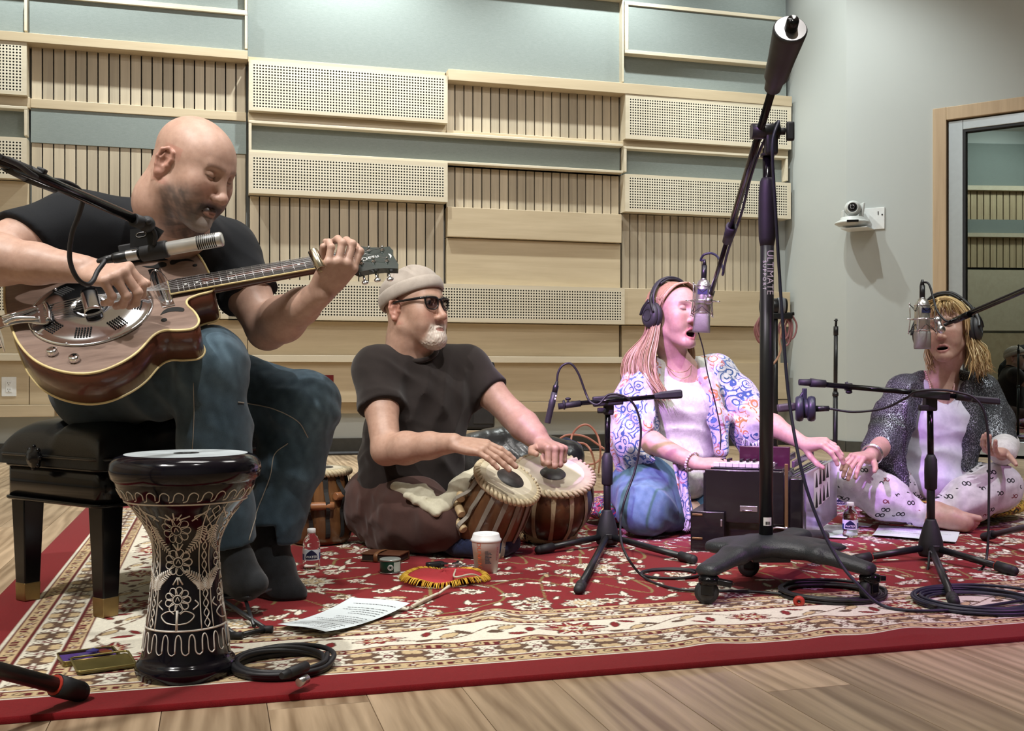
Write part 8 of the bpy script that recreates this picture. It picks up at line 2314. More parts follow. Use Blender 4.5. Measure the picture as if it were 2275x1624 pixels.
co2 = coil(FL(1845, 1333), 0.125, 7, 0.0042, 0.15, 0.9, 'loose coil of black cable with a red tie beside the stand\'s castors', CAB, 8, 0.16)
m = MB(); m.torus(FL(1775, 1336, 0.022), 0.009, 0.0055, frame_from((0.3, 1, 0)), 14, 8, 2.0); m.build('cable_tie', REDB, co2)
coil(FL(2175, 1352), 0.15, 8, 0.0042, 0.1, 0.85, 'large loose coil of black cable under the low stand\'s front foot', CABB, 12, 0.22)
coil(FL(1490, 1287), 0.085, 2, 0.0040, 0.2, 0.8, 'small loop of black cable left of the castor stand', CAB, 21, 0.15)
# ================================================================== small things on the rug
ZR = 0.0125
PAPER = pbr('white_paper', '#d3dde0', 0.7, var=0.03, scale=6)
INK = pbr('printed_ink', (0.035, 0.035, 0.045), 0.7)
def sheet(c4, label, lines=0, curl=0.004, seed=1, z0=ZR + 0.0015, group=None, lift=None):
 """paper with corners c4 (pixels): top-left, top-right, bottom-right, bottom-left of the page"""
 A, B, Cc, D = [FL(x, y, z0) for x, y in c4]
 rd = random.Random(seed)
 def sp(a, b_):
  p_ = A.lerp(B, a).lerp(D.lerp(Cc, a), b_)
  z_ = curl * (math.sin(a * 4.0 + 0.6) * 0.5 + 0.5) + (curl * 1.8 * (abs(b_ - 0.5) * 2) ** 2)
  return p_ + Vector((0, 0, z_ + (lift(a, b_) if lift else 0)))
 m = MB(); m.grid(sp, 16, 16)
 o = m.build('paper_sheet', PAPER, None, origin=A.lerp(Cc, 0.5), label=label, cat='paper', group=group)
 if lines:
  m = MB()
  for k_ in range(lines):
   b_ = 0.10 + 0.82 * k_ / lines
   if k_ % 5 == 4: continue
   x_ = 0.08
   xe = 0.55 + 0.38 * rd.random()
   while x_ < xe:
    w_ = 0.012 + 0.045 * rd.random(); a0, a1 = x_, min(x_ + w_, xe)
    hh = 0.007
    n_ = Vector((0, 0, 0.0008))
    m.quad(sp(a0, b_) + n_, sp(a1, b_) + n_, sp(a1, b_ + hh) + n_, sp(a0, b_ + hh) + n_)
    x_ += w_ + 0.012
  m.build('print', INK, o, fix=False, kind='stuff')
 return o
sheet([(723, 1419), (616, 1397), (780, 1336), (911, 1354)], 'white printed lyric sheet lying crooked beside the guitarist\'s feet', 16, 0.006, 4)
sheet([(1812, 1168), (1905, 1170), (1880, 1198), (1782, 1194)], 'white sheet with writing between harmonium and water bottle', 8, 0.002, 6)
sheet([(1953, 1171), (2132, 1185), (2123, 1208), (1937, 1193)], 'long white sheet in front of the blonde singer\'s feet', 5, 0.003, 7)
sheet([(1905, 1161), (1938, 1166), (1930, 1172), (1900, 1170)], 'small white slip of paper behind the near water bottle', 0, 0.001, 8)
# bottles
def bottle_glass():
 t = NT('clear_bottle_plastic')
 t.set(Base_Color=(0.95, 0.97, 1.0), Roughness=0.04); t.b.inputs['Transmission Weight'].default_value = 1.0; t.b.inputs['IOR'].default_value = 1.18
 return t.m
PET = bottle_glass()
LABW = pbr('white_label', '#ccd4dc', 0.4); LABB = pbr('blue_label', '#22356e', 0.4); LABN = pbr('navy_label', '#141d40', 0.4)
def label_band(c, r, z0, z1, a0, a1, mat, name, parent, n=16, prof=None):
 m = MB()
 def g(a, b_):
  lo, hi = (z0, z1) if not prof else prof(a)
  an = a0 + (a1 - a0) * a
  return Vector((c.x + r * math.cos(an), c.y + r * math.sin(an), c.z + lo + (hi - lo) * b_))
 m.grid(g, n, 1); return m.build(name, mat, parent)
def bottle(px, py, h, label, tilt=0):
 c = FL(px, py, ZR)
 k = h / 0.150
 o = empty('water_bottle', c, label, 'bottle', 'small water bottles')
 pr = [(0.0, 0.004), (0.018, 0.0), (0.030, 0.002), (0.0325, 0.010), (0.031, 0.030), (0.0325, 0.036), (0.0325, 0.078), (0.0315, 0.082), (0.0325, 0.088), (0.030, 0.104), (0.022, 0.122), (0.0145, 0.130), (0.0140, 0.138)]
 m = MB(); m.lathe([(r_ * k, z_ * k) for r_, z_ in pr], c, None, 32); m.build('body', PET, o)
 m = MB(); m.lathe([(0.0155 * k, 0.136 * k), (0.0162 * k, 0.137 * k), (0.0158 * k, 0.151 * k), (0.0145 * k, 0.1525 * k), (0.0, 0.1525 * k)], c, None, 28); m.build('cap', WHITEP, o)
 R_ = 0.0330 * k; ac = -pi / 2 - math.atan2(c.x, c.y) * -1
 ac = math.atan2(-c.y, -c.x)
 lb = label_band(c, R_, 0.037 * k, 0.077 * k, ac - 2.6, ac + 2.6, LABW, 'label', o, 40)
 label_band(c, R_ + 0.0003, 0.037 * k, 0.060 * k, ac - 2.6, ac - 0.9, LABB, 'label_print', lb, 12)
 label_band(c, R_ + 0.0003, 0.040 * k, 0.064 * k, ac + 1.0, ac + 2.6, LABB, 'label_print', lb, 12)
 label_band(c, R_ + 0.0004, 0, 0, ac - 0.72, ac + 0.72, LABN, 'label_emblem', lb, 16, lambda a: (0.041 * k, (0.052 + 0.024 * (1 - abs(a - 0.5) * 2) ** 0.6) * k))
 me = text_mesh('WATER', 0.0125 * k, (0, 0, 0), Matrix.Identity(3), 0.0)
 for v_ in me.vertices:
  an = ac + v_.co.x / R_; v_.co = Vector((c.x + (R_ + 0.0008) * math.cos(an), c.y + (R_ + 0.0008) * math.sin(an), c.z + 0.050 * k + v_.co.y))
 link('lettering', me, LETTER, lb)
 return o
bottle(692, 1264, 0.118, 'small water bottle beside the guitarist\'s foot')
bottle(1889, 1193, 0.122, 'small water bottle between the papers and the harmonium')
bottle(1867, 1136, 0.118, 'small water bottle half hidden behind the blonde singer\'s knee')
# green tin
c = FL(867, 1272, ZR); k = c.y / FPX
tin = empty('small_tin', c, 'small green tin with pale lid on the rug', 'tin')
m = MB(); m.lathe([(22.5 * k, 0.001), (23 * k, 0.003), (23 * k, 0.036), (22.2 * k, 0.038)], c, None, 32); m.build('body', pbr('green_tin_label', '#0f3a2a', 0.35), tin)
m = MB(); m.lathe([(22.8 * k, 0.036), (23.6 * k, 0.0365), (23.6 * k, 0.0405), (22.0 * k, 0.0415), (0, 0.041)], c, None, 32); m.build('lid', pbr('pale_tin_lid', '#aeb7b2', 0.3, 0.4), tin)
m = MB(); m.lathe([(23.5 * k, 0.001), (23.6 * k, 0.0035), (23.0 * k, 0.004)], c, None, 32); m.build('base_rim', STEEL, tin)
ac = math.atan2(-c.y, -c.x)
label_band(c, 23.2 * k, 0.006, 0.034, ac + 0.35, ac + 1.25, pbr('pale_tin_print', '#b9c6be', 0.4), 'label_panel', tin, 10)
m = MB(); q_ = c + Vector((math.cos(ac + 0.02), math.sin(ac + 0.02), 0)) * 23.3 * k + Vector((0, 0, 0.019)); m.torus(q_, 0.0075, 0.0009, frame_from((math.cos(ac), math.sin(ac), 0)), 24, 6); m.torus(q_, 0.0045, 0.0007, frame_from((math.cos(ac), math.sin(ac), 0)), 20, 6); m.build('round_emblem', LETTER, tin)
# leather notebook
A, B = FL(800, 1248, ZR), FL(888, 1252, ZR); d = (B - A).normalized(); e_ = Vector((-d.y, d.x, 0)); NRm = Matrix((d, e_, Vector((0, 0, 1)))).transposed(); L_ = (B - A).length
nb = empty('leather_notebook', A.lerp(B, 0.5) + e_ * 0.05, 'brown leather notebook with strap beside the tabla player\'s knee', 'notebook')
BRL = pbr('brown_leather', '#5a3520', 0.5, var=0.2, bump=0.2); c = A.lerp(B, 0.5) + e_ * 0.045
m = MB(); m.box(c + Vector((0, 0, 0.0235)), (L_, 0.085, 0.004), NRm, 0.0015); m.box(c + Vector((0, 0, 0.002)), (L_, 0.085, 0.004), NRm, 0.0015); m.box(c + e_ * 0.042 + Vector((0, 0, 0.012)), (L_, 0.004, 0.024), NRm, 0.001); m.build('cover', BRL, nb)
m = MB(); m.box(c + Vector((0, -0.003, 0.0125)), (L_ - 0.008, 0.076, 0.018), NRm, 0.001); m.build('pages', pbr('dark_paper_block', '#2a2019', 0.8), nb)
m = MB(); pts = [c + d * (-0.012) + e_ * y_ + Vector((0, 0, z_)) for y_, z_ in ((-0.05, 0.002), (-0.051, 0.022), (-0.03, 0.029), (0.02, 0.028), (0.046, 0.024))]; m.tube(pts, 0.007, 8, 4, True, 0.25, d); m.build('strap', pbr('tan_leather', '#7a5232', 0.5), nb)
# keys and small black gadget
c = FL(992, 1262, ZR)
kb = empty('keyring', c, 'small bunch of dark keys beside the coffee cup', 'keys')
m = MB(); m.torus(c + Vector((0.02, 0.0, 0.006)), 0.014, 0.0014, None, 24, 6); m.build('ring', STEEL, kb)
for i, a_ in enumerate((0.2, 1.4, 2.7, 3.5, 5.2)):
 R_ = Matrix.Rotation(a_, 3, 'Z'); m = MB(); p_ = c + Vector((0.02, 0, 0.006 + 0.003 * i)); m.box(p_ + R_ @ Vector((0.030, 0, 0)), (0.020, 0.018, 0.003), R_, 0.001); m.box(p_ + R_ @ Vector((0.055, 0, 0)), (0.034, 0.007, 0.0022), R_, 0.0005); m.build('key', BLACK if i % 2 else STEEL, kb)
m = MB(); m.box(c + Vector((-0.035, 0.01, 0.009)), (0.055, 0.022, 0.016), Matrix.Rotation(0.5, 3, 'Z'), 0.005); m.build('fob', BLACK, kb)
# coffee cup
c = FL(1080, 1270, ZR); k = c.y / FPX
cup = empty('coffee_cup', c, 'white paper coffee cup with lid in front of the tabla drums', 'cup')
hc = 0.092
m = MB(); m.lathe([(24.5 * k, 0.003), (25 * k, 0.0), (32.3 * k, hc), (32.6 * k, hc + 0.002)], c, None, 40); m.build('body', pbr('white_paper_cup', '#d6d2cc', 0.55, var=0.02), cup)
m = MB(); m.lathe([(33.0 * k, hc - 0.003), (34.2 * k, hc), (34.2 * k, hc + 0.004), (31.5 * k, hc + 0.007), (29.5 * k, hc + 0.018), (28 * k, hc + 0.021), (26.5 * k, hc + 0.0175), (0, hc + 0.0165)], c, None, 40)
m.box(c + Vector((0.004, 0.0, hc + 0.018)), (0.022, 0.014, 0.004), None, 0.0015); m.build('lid', WHITEP, cup)
ac = math.atan2(-c.y, -c.x)
def cup_text(body, size, ang, z, mat, vertical=True):
 me = text_mesh(body, size, (0, 0, 0), Matrix.Identity(3), 0.0)
 for v_ in me.vertices:
  lx, ly = (v_.co.y, -v_.co.x) if vertical else (v_.co.x, v_.co.y)
  zz = z + ly; rr2 = (25 + 7.3 * zz / hc) * k + 0.0006; an = ac + ang + lx / rr2
  v_.co = Vector((c.x + rr2 * math.cos(an), c.y + rr2 * math.sin(an), c.z + zz))
 link('lettering', me, mat, cup)
ORNG = pbr('orange_print', '#c8572a', 0.5); PNKP = pbr('pink_print', '#b8425a', 0.5)
cup_text('DUNKIN\'', 0.0185, -0.55, 0.052, ORNG)
cup_text('DUNKIN\'', 0.010, 0.95, 0.055, PNKP)
m = MB(); rd = random.Random(2)
for i in range(9):
 for j in range(rd.randint(3, 6)):
  zz = 0.064 - i * 0.0042; a_ = ac - 0.06 + j * 0.085 + rd.uniform(0, 0.03); rr2 = (25 + 7.3 * zz / hc) * k + 0.0006
  p_ = c + Vector((rr2 * math.cos(a_), rr2 * math.sin(a_), zz)); m.box(p_, (0.0006, 0.0028, 0.0022), Matrix.Rotation(a_, 3, 'Z'))
m.build('printed_order', INK, cup, kind='stuff')
# red cloth with yellow fringe and its cord
c = FL(985, 1290, ZR)
dc = empty('drum_cover', c, 'round red cloth drum cover with yellow fringe lying on the rug', 'drum cover')
rx = 0.098
m = MB()
def dcf(a, b_):
 r_ = rx * b_; an = a * 2 * pi
 wob = 1 + 0.05 * math.sin(an * 3 + 1) + 0.03 * math.sin(an * 7)
 return c + Vector((r_ * wob * math.cos(an) * 1.05, r_ * wob * math.sin(an), 0.016 + 0.010 * (1 - b_ ** 2) + 0.004 * math.sin(an * 4 + b_ * 5)))
m.grid(dcf, 48, 10); cl = m.build('cloth', pbr('red_cotton_cover', '#a82a32', 0.8, var=0.1, bump=0.2), dc); cl.modifiers.new('t', 'SOLIDIFY').thickness = 0.004
YEL = hair_mat('yellow_fringe_thread', ['#a8780f', '#d1a222', '#e0bd4a'], 0.7)
m = MB(); rd = random.Random(3)
for i in range(170):
 an = i * 2 * pi / 170; p_ = dcf(an / 2 / pi, 0.98); o_ = Vector((math.cos(an + rd.uniform(-0.3, 0.3)), math.sin(an + rd.uniform(-0.3, 0.3)), 0))
 m.tube([p_, p_ + o_ * 0.014 + Vector((0, 0, 0.002)), p_ + o_ * 0.026 - Vector((0, 0, 0.010))], 0.0014, 5, 3)
m.build('fringe', YEL, dc, kind='stuff')
CORD = pbr('white_cotton_cord', '#cfc6b2', 0.8)
m = MB(); m.tube([dcf(0.1, 0.4) + Vector((0, 0, 0.006)), FL(1010, 1282, 0.040), FL(1045, 1276, 0.042), FL(1062, 1280, 0.03), FL(1070, 1288, 0.02), FL(1050, 1292, 0.018)], 0.0026, 8, 5); m.build('cord', CORD, dc)
m = MB(); pA = [FL(998, 1302, 0.03), FL(984, 1312, 0.024), FL(970, 1322, 0.019), FL(950, 1331, 0.018), FL(930, 1341, 0.017), FL(912, 1350, 0.017)]
m.tube(pA, [0.004, 0.0035, 0.004, 0.005, 0.005, 0.004], 8, 4); m.tube([p_ + Vector((0.004, 0.004, 0.003)) for p_ in pA[2:]], 0.004, 8, 4); m.build('cord', CORD, dc)
# tin of picks
A, B, D = FL(140, 1483, ZR), FL(268, 1466, ZR), FL(112, 1450, ZR)
d = (B - A); w_ = d.length; d.normalize(); e_ = (D - A); e_ -= d * e_.dot(d); hgt = 0.082; e_ = Vector((-d.y, d.x, 0)); TRm = Matrix((d, e_, Vector((0, 0, 1)))).transposed()
tb = empty('pick_tin', A + d * w_ / 2 + e_ * hgt / 2, 'open golden tin of guitar picks lying beside the goblet drum', 'tin')
GTIN = pbr('olive_gold_tin', (0.30, 0.25, 0.09), 0.30, 0.8)
T_ = lambda a, b_, z: A + d * a + e_ * b_ + Vector((0, 0, z))
m = MB(); m.prism(rrect(w_, hgt, 0.008, 4), 0.0, 0.002, TRm, True, T_(w_ / 2, hgt / 2, 0))
pts = [T_(w_ / 2, hgt / 2, 0.010) + d * x_ + e_ * y_ for x_, y_ in rrect(w_, hgt, 0.008, 4)]; m.tube(pts + [pts[0]], 0.0016, 6, 1, False)
q_ = rrect(w_, hgt, 0.008, 4); lo_ = [m._v(T_(w_ / 2, hgt / 2, 0.001) + d * x_ + e_ * y_) for x_, y_ in q_]; hi_ = [m._v(T_(w_ / 2, hgt / 2, 0.010) + d * x_ + e_ * y_) for x_, y_ in q_]
for i in range(len(q_)): m._f([lo_[i], lo_[(i + 1) % len(q_)], hi_[(i + 1) % len(q_)], hi_[i]])
m.build('box', GTIN, tb)
m = MB(); m.box(T_(w_ / 2, hgt / 2, 0.004), (w_ - 0.006, hgt - 0.006, 0.003), TRm); m.build('lining', pbr('purple_felt', '#4a2f78', 0.8), tb)
for i, (x_, y_, a_, mt) in enumerate(((0.03, 0.03, 0.4, '#2e2a5e'), (0.05, 0.045, 1.5, '#3b3a7c'), (0.075, 0.035, 2.4, '#2b2340'), (0.10, 0.05, 0.9, '#6a2f3a'), (0.115, 0.03, 0.1, '#7a4a2a'), (0.065, 0.06, 2.9, '#35347a'))):
 if x_ > w_ - 0.015: x_ = w_ - 0.02
 R_ = TRm @ Matrix.Rotation(a_, 3, 'Z'); m = MB(); m.prism([(q.x, q.y) for q in spline([(0, -0.014, 0), (0.012, 0.006, 0), (0.010, 0.013, 0), (0, 0.015, 0), (-0.010, 0.013, 0), (-0.012, 0.006, 0), (0, -0.014, 0)], 3)][:-1], 0, 0.001, R_, False, T_(x_, y_, 0.0065 + 0.0012 * i)); m.build('guitar_pick', pbr('pick_' + mt, mt, 0.3), tb)
m = MB(); lR = TRm @ Matrix.Rotation(0.10, 3, 'X'); lo0 = T_(w_ / 2 + 0.014, -hgt / 2 + 0.004, 0.006)
m.prism(rrect(w_, hgt, 0.008, 4), 0.0, 0.0015, lR, True, lo0); pts = [lo0 + lR @ Vector((x_, y_, 0.006)) for x_, y_ in rrect(w_, hgt, 0.008, 4)]; m.tube(pts + [pts[0]], 0.0022, 6, 1, False); m.build('lid', GTIN, tb)
m = MB(); m.cyl(T_(w_ * 0.2, 0.0, 0.010), T_(w_ * 0.8, 0.0, 0.010), 0.0022); m.build('hinge', BRASS, tb)
# folding footrest
fr_ = empty('foot_rest', FL(545, 1390), 'black folding guitar footrest under the bald man\'s sock', 'footrest')
f1, f2 = FL(592, 1398, 0.02), FL(525, 1412, 0.02); u1, u2 = P(500, 1338, 2.47), P(492, 1352, 2.43)
m = MB(); m.cyl(f1, P(470, 1318, 2.54), 0.0055, n=10); m.cyl(f2, P(470, 1372, 2.40), 0.0055, n=10); m.cyl(f1, f2, 0.0055, n=10); m.build('frame', BLACK, fr_)
for p_ in (f1, f2):
 m = MB(); m.cyl(p_ + Vector((-0.014, 0, 0)), p_ + Vector((0.014, 0, 0)), 0.0085, n=12); m.build('rubber_foot', RUBBER, fr_)
m = MB(); pc_ = P(520, 1313, 2.55); m.box(pc_ + Vector((0, 0, -0.008)), (0.15, 0.10, 0.006), Matrix.Rotation(-0.35, 3, 'Z') @ Matrix.Rotation(-0.10, 3, 'Y'), 0.002); m.build('tread', RUBBER, fr_)
m = MB(); m.cyl(pc_ + Vector((-0.02, 0.02, -0.01)), FL(480, 1340, 0.02), 0.006, n=10); m.cyl(pc_ + Vector((0.03, -0.02, -0.01)), f1 + Vector((-0.03, 0.01, 0.005)), 0.0045, n=10); m.build('strut', BLACK, fr_)

# ================================================================== cushions under the singers
def woven(name, cols, scale=38):
 t = NT(name); v = t.pos(); vo = t.n('ShaderNodeTexVoronoi', feature='F1', ins={'Vector': v, 'Scale': scale})
 pick = t.n('ShaderNodeSeparateColor', ins={0: vo.outputs['Color']}).outputs[0]
 ring = t.math('FRACT', t.math('ADD', pick, t.math('MULTIPLY', vo.outputs['Distance'], 1.2)))
 t.set(Base_Color=t.ramp(ring, [(i / len(cols), lin(c_)) for i, c_ in enumerate(cols)], 'CONSTANT'), Roughness=0.9)
 t.bump(vo.outputs['Distance'], 0.4, 0.004); return t.m
def cushion_obj(c, r, h, mat, label, sq=1.0):
 s = Solid(); s.ell((c.x, c.y, 0.013 + h / 2), (r, r * sq, h / 2 * 1.02), None, k=0.01); s.plane((0, 0, 0.0132), (0, 0, -1), 0.004)
 v, f = s.mesh(0.010); return link('cushion', np_mesh('cushion', v, f), mat, None, origin=(c.x, c.y, 0.013), label=label, cat='cushion')
cushion_obj(Vector((P(1470, 1000, 4.08).x - 0.02, 4.10, 0)), 0.30, 0.12, woven('bright_floor_cushion', ['#7c2038', '#24356e', '#a83a5c', '#3f8fa0', '#5a1f2e', '#c9a070', '#2a2448']), 'bright patterned floor cushion under the long-haired singer', 0.75)
cushion_obj(Vector((P(2075, 1000, 4.28).x + 0.03, 4.30, 0)), 0.34, 0.11, woven('gold_floral_cushion', ['#5c4a1c', '#a8862c', '#2c2a14', '#7a3a22', '#c2a040'], 26), 'gold floral floor cushion under the blonde singer', 0.8)

# ================================================================== things by the back wall
amp_c = FL(1072, 1004, 0.0); aY = 6.4
def boxat(x0, x1, y0, y1, Z, depth):
 a, b_ = P(x0, y1, Z), P(x1, y0, Z); return Vector(((a.x + b_.x) / 2, Z + depth / 2, (a.z + b_.z) / 2)), Vector((b_.x - a.x, depth, b_.z - a.z))
c, sz = boxat(1028, 1098, 803, 955, 6.4, 0.24)
am = empty('amplifier', (c.x, c.y, c.z - sz.z / 2), 'black upright amplifier standing behind the tabla player', 'amplifier')
m = MB(); m.box(c, sz, None, 0.02); m.build('cabinet', pbr('black_vinyl', (0.012, 0.012, 0.014), 0.5, bump=0.3), am)
m = MB(); m.box(Vector((c.x + 0.03, c.y - sz.y / 2 - 0.003, c.z - 0.12)), (0.12, 0.006, 0.10), None, 0.002); m.build('socket_panel', pbr('dark_panel', (0.03, 0.03, 0.033), 0.4), am)
for i in range(3):
 m = MB(); m.cyl(Vector((c.x - 0.01 + i * 0.035, c.y - sz.y / 2 - 0.008, c.z + 0.03)), Vector((c.x - 0.01 + i * 0.035, c.y - sz.y / 2, c.z + 0.03)), 0.009, n=12); m.build('knob', STEEL, am)
st_ = empty('low_stool', (c.x, c.y, 0.0), 'low wooden riser under the black amplifier', 'riser')
zt = c.z - sz.z / 2 - 0.001
m = MB(); m.box(Vector((c.x, c.y, zt - 0.012)), (0.36, 0.30, 0.022), None, 0.003); m.build('top', MAPLE_H, st_)
for sx in (-0.15, 0.15):
 for sy in (-0.12, 0.12):
  m = MB(); m.box(Vector((c.x + sx, c.y + sy, (zt - 0.024) / 2)), (0.035, 0.035, zt - 0.024), None, 0.002); m.build('leg', MAPLE_H, st_)
# black gig bag with papers on it
s = Solid(); bY = 4.75
s.chain([P(1040, 1012, bY), P(1150, 1018, bY), P(1262, 1015, bY)], [0.085, 0.090, 0.075], k=0.05); s.ell(P(1130, 1045, bY), (0.30, 0.18, 0.20), None, k=0.04); s.plane((0, 0, 0.001), (0, 0, -1), 0.004)
s.fold(P(1140, 1000, bY - 0.1), 0.18, (0.9, 0, 0.4), 14, 0.008)
v, f = s.mesh(0.010); bag = link('gig_bag', np_mesh('gig_bag', v, f), pbr('black_nylon', (0.012, 0.012, 0.014), 0.28, var=0.3, bump=0.5, bscale=60), None, origin=(P(1140, 1000, bY).x, bY, 0.0), label='shiny black gig bag lying behind the tabla player', cat='bag')
m = MB(); m.tube([P(1062, 985, bY - 0.06), P(1100, 996, bY - 0.13), P(1120, 1030, bY - 0.17)], 0.010, 8, 5, True, 0.3); m.tube([P(1180, 985, bY - 0.05), P(1185, 1010, bY - 0.12), P(1190, 1040, bY - 0.15)], 0.010, 8, 5, True, 0.3); m.build('strap', BLACK, bag)
s = Solid(); s.chain([P(1258, 985, bY + 0.05), P(1276, 1000, bY + 0.02), P(1280, 1035, bY + 0.0)], [0.028, 0.034, 0.040], k=0.02)
v, f = s.mesh(0.007); link('bag_handle', np_mesh('bag_handle', v, f), NAVY, bag)
A = P(1045, 973, bY - 0.02)
m = MB(); m.grid(lambda a, b_: P(1046 + 100 * a + 14 * b_, 975 - 8 * b_ + 2 * math.sin(a * 5), bY - 0.06 + 0.12 * b_) + Vector((0, 0, 0.006)), 10, 4); m.build('booklet', PAPER, None, origin=A, label='open pale booklet lying on the black gig bag', cat='booklet')
for o_ in [x for x in S.objects if x.name == 'booklet']:
 o_.modifiers.new('t', 'SOLIDIFY').thickness = 0.006
 m = MB(); m.grid(lambda a, b_: P(1076 + 40 * a + 8 * b_, 974 - 6 * b_, bY - 0.055 + 0.08 * b_) + Vector((0, 0, 0.011)), 4, 2); m.build('red_print', pbr('red_print', '#b0483c', 0.6), o_)
# copper coloured cable loops
PINKC = pbr('copper_pink_cable', '#a86a58', 0.45)
cable('loose_cable', [FL(1235, 1042, 0.01), P(1262, 1000, 5.3), P(1272, 965, 5.3), P(1290, 946, 5.3), P(1310, 946, 5.3), P(1328, 970, 5.3), P(1334, 1005, 5.25), FL(1330, 1050, 0.01)], 0.0055, 'salmon cable standing in a tall loop behind the low stand', PINKC)
cable('loose_cable', [P(1238, 978, 5.5), P(1262, 966, 5.5), P(1300, 970, 5.5), P(1335, 992, 5.5), P(1362, 1010, 5.5), FL(1400, 1035, 0.01)], 0.0055, 'salmon cable slanting across the skirting behind the low stand', PINKC)
cable('loose_cable', [FL(1225, 1038, 0.01), FL(1270, 1033, 0.01), FL(1320, 1030, 0.03), FL(1345, 1008, 0.06), FL(1375, 1002, 0.06)], 0.0065, 'thick salmon cable lying flat on the floor behind the low stand', PINKC)
cable('loose_cable', [P(1282, 983, 5.4), P(1302, 988, 5.4), P(1316, 1010, 5.4), FL(1320, 1042, 0.01), FL(1290, 1050, 0.01)], 0.0055, 'salmon cable in a small bend beside the gig bag', PINKC)
cable('floor_cable', [uv(-3.0, 7.98, 0.012), uv(-0.6, 8.02, 0.012), uv(1.0, 8.0, 0.012), uv(3.0, 8.02, 0.012)], 0.010, 'black cable running along the back wall skirting', CAB)
cable('floor_cable', [uv(-3.0, 7.85, 0.012), uv(-0.6, 7.88, 0.012), uv(1.2, 7.9, 0.012), uv(3.2, 7.8, 0.012)], 0.010, 'second black cable on the floor a little off the back wall', CAB)
# stand with hung cables, thin stand
sY = 6.1; b = P(1722, 1050, sY); base = Vector((b.x, sY, 0))
s4 = empty('cable_stand', base, 'black stand hung with bundles of pink cable in the corner', 'stand')
m = MB(); m.cyl(base + Vector((0, 0, 0.03)), P(1722, 700, sY), 0.016, n=16); m.build('pole', BLACK, s4)
m = MB(); m.lathe([(0.16, 0.0), (0.165, 0.012), (0.14, 0.03), (0.03, 0.045), (0.018, 0.06)], base, None, 32); m.build('base', BLACK, s4)
m = MB(); m.box(P(1728, 702, sY), (0.16, 0.05, 0.035), None, 0.005); m.cyl(P(1690, 680, sY), P(1746, 680, sY), 0.045, n=20); m.cyl(P(1745, 698, sY), P(1764, 697, sY), 0.010, n=10); m.build('hanger', BLACK, s4)
m = MB(); m.lathe([(0.047, -0.02), (0.049, -0.018), (0.049, 0.018), (0.047, 0.02)], P(1734, 680, sY), frame_from((1, 0, 0)), 24); m.build('tape_roll', pbr('grey_tape', '#7a8088', 0.5), s4)
PCAB = pbr('dusty_pink_cable', '#a47274', 0.5)
for i in range(9):
 x_ = 1690 + (i % 4) * 3 if i < 5 else 1742 + (i - 5) * 5
 hgt = 46 + (i * 13) % 20; w_ = 8 + (i * 5) % 7
 m = MB(); y_ = sY - 0.04 + 0.008 * i
 m.tube([P(x_, 702, y_), P(x_ - w_, 702 + hgt * 0.5, y_), P(x_ - w_ * 0.3, 702 + hgt, y_), P(x_ + w_ * 0.6, 702 + hgt * 0.9, y_), P(x_ + w_, 702 + hgt * 0.4, y_), P(x_ + w_ * 0.3, 702, y_)], 0.0055, 7, 5); m.build('hung_cable', PCAB, s4)
m = MB(); m.tube([P(1738, 720, sY - 0.05), P(1732, 755, sY - 0.05), P(1735, 775, sY - 0.05), P(1728, 795, sY - 0.05), P(1715, 812, sY - 0.05)], 0.006, 7, 5); m.build('hung_cable', pbr('peach_cable', '#c59a80', 0.5), s4)
tY = 5.6; bb_ = P(1855, 1040, tY); base = Vector((bb_.x, tY, 0))
s5 = empty('thin_stand', base, 'thin bare black stand pole in front of the pale corner wall', 'stand')
m = MB(); m.cyl(base + Vector((0, 0, 0.03)), P(1856, 870, tY), 0.0125, n=16); m.build('pole', BLACK, s5)
m = MB(); m.cyl(P(1856, 875, tY), P(1857, 735, tY), 0.0105, n=16); m.cyl(P(1857, 745, tY), P(1857, 725, tY), 0.0125, n=14); m.cyl(P(1857, 725, tY), P(1858, 708, tY), 0.0065, n=12); m.build('upper_pole', BLACK, s5)
m = MB(); m.cyl(P(1857, 713, tY), P(1857, 711, tY), 0.0105, n=12); m.cyl(P(1856, 880, tY), P(1856, 872, tY), 0.016, n=14); m.build('collar', BLACK, s5)
m = MB(); m.lathe([(0.125, 0.0), (0.128, 0.012), (0.11, 0.022), (0.02, 0.035)], base, None, 32); m.build('base', BLACK, s5)

# ================================================================== wall fittings
WC = wb(0.13, -0.005, 0)
pc0 = wb(0.20, -0.006, CAMH + (HY - 487) / FPX * 8.08)
cm = empty('wall_camera', pc0, 'white robotic camera on a white wall bracket', 'camera')
CW = pbr('white_camera_shell', '#c9ccca', 0.35, var=0.02)
kz = 8.0 / FPX
def cpt(x, y, d):
 q = P(x, y, 8.05); return Vector((q.x, q.y, q.z)) - NB * d
m = MB(); m.box(wb(0.215, -0.006, CAMH + (HY - 485) / FPX * 8.06), (0.155, 0.010, 0.165), fr, 0.002); m.box(wb(0.12, -0.11, CAMH + (HY - 508) / FPX * 8.02), (0.20, 0.20, 0.006), fr, 0.001); m.build('bracket', WHITEP, cm)
m = MB(); m.box(wb(0.245, -0.012, pc0.z + 0.045), (0.006, 0.004, 0.026), fr); m.ball(wb(0.275, -0.012, pc0.z + 0.03), 0.006, n=8, m=6); m.build('slot', HOLE, cm)
cb = wb(0.085, -0.13, CAMH + (HY - 500) / FPX * 8.0)
m = MB(); m.lathe([(0.05, -0.008), (0.10, 0.0), (0.128, 0.016), (0.130, 0.026), (0.105, 0.040), (0.088, 0.043), (0.086, 0.062), (0.080, 0.066), (0.0, 0.066)], cb, None, 40); m.build('base', CW, cm)
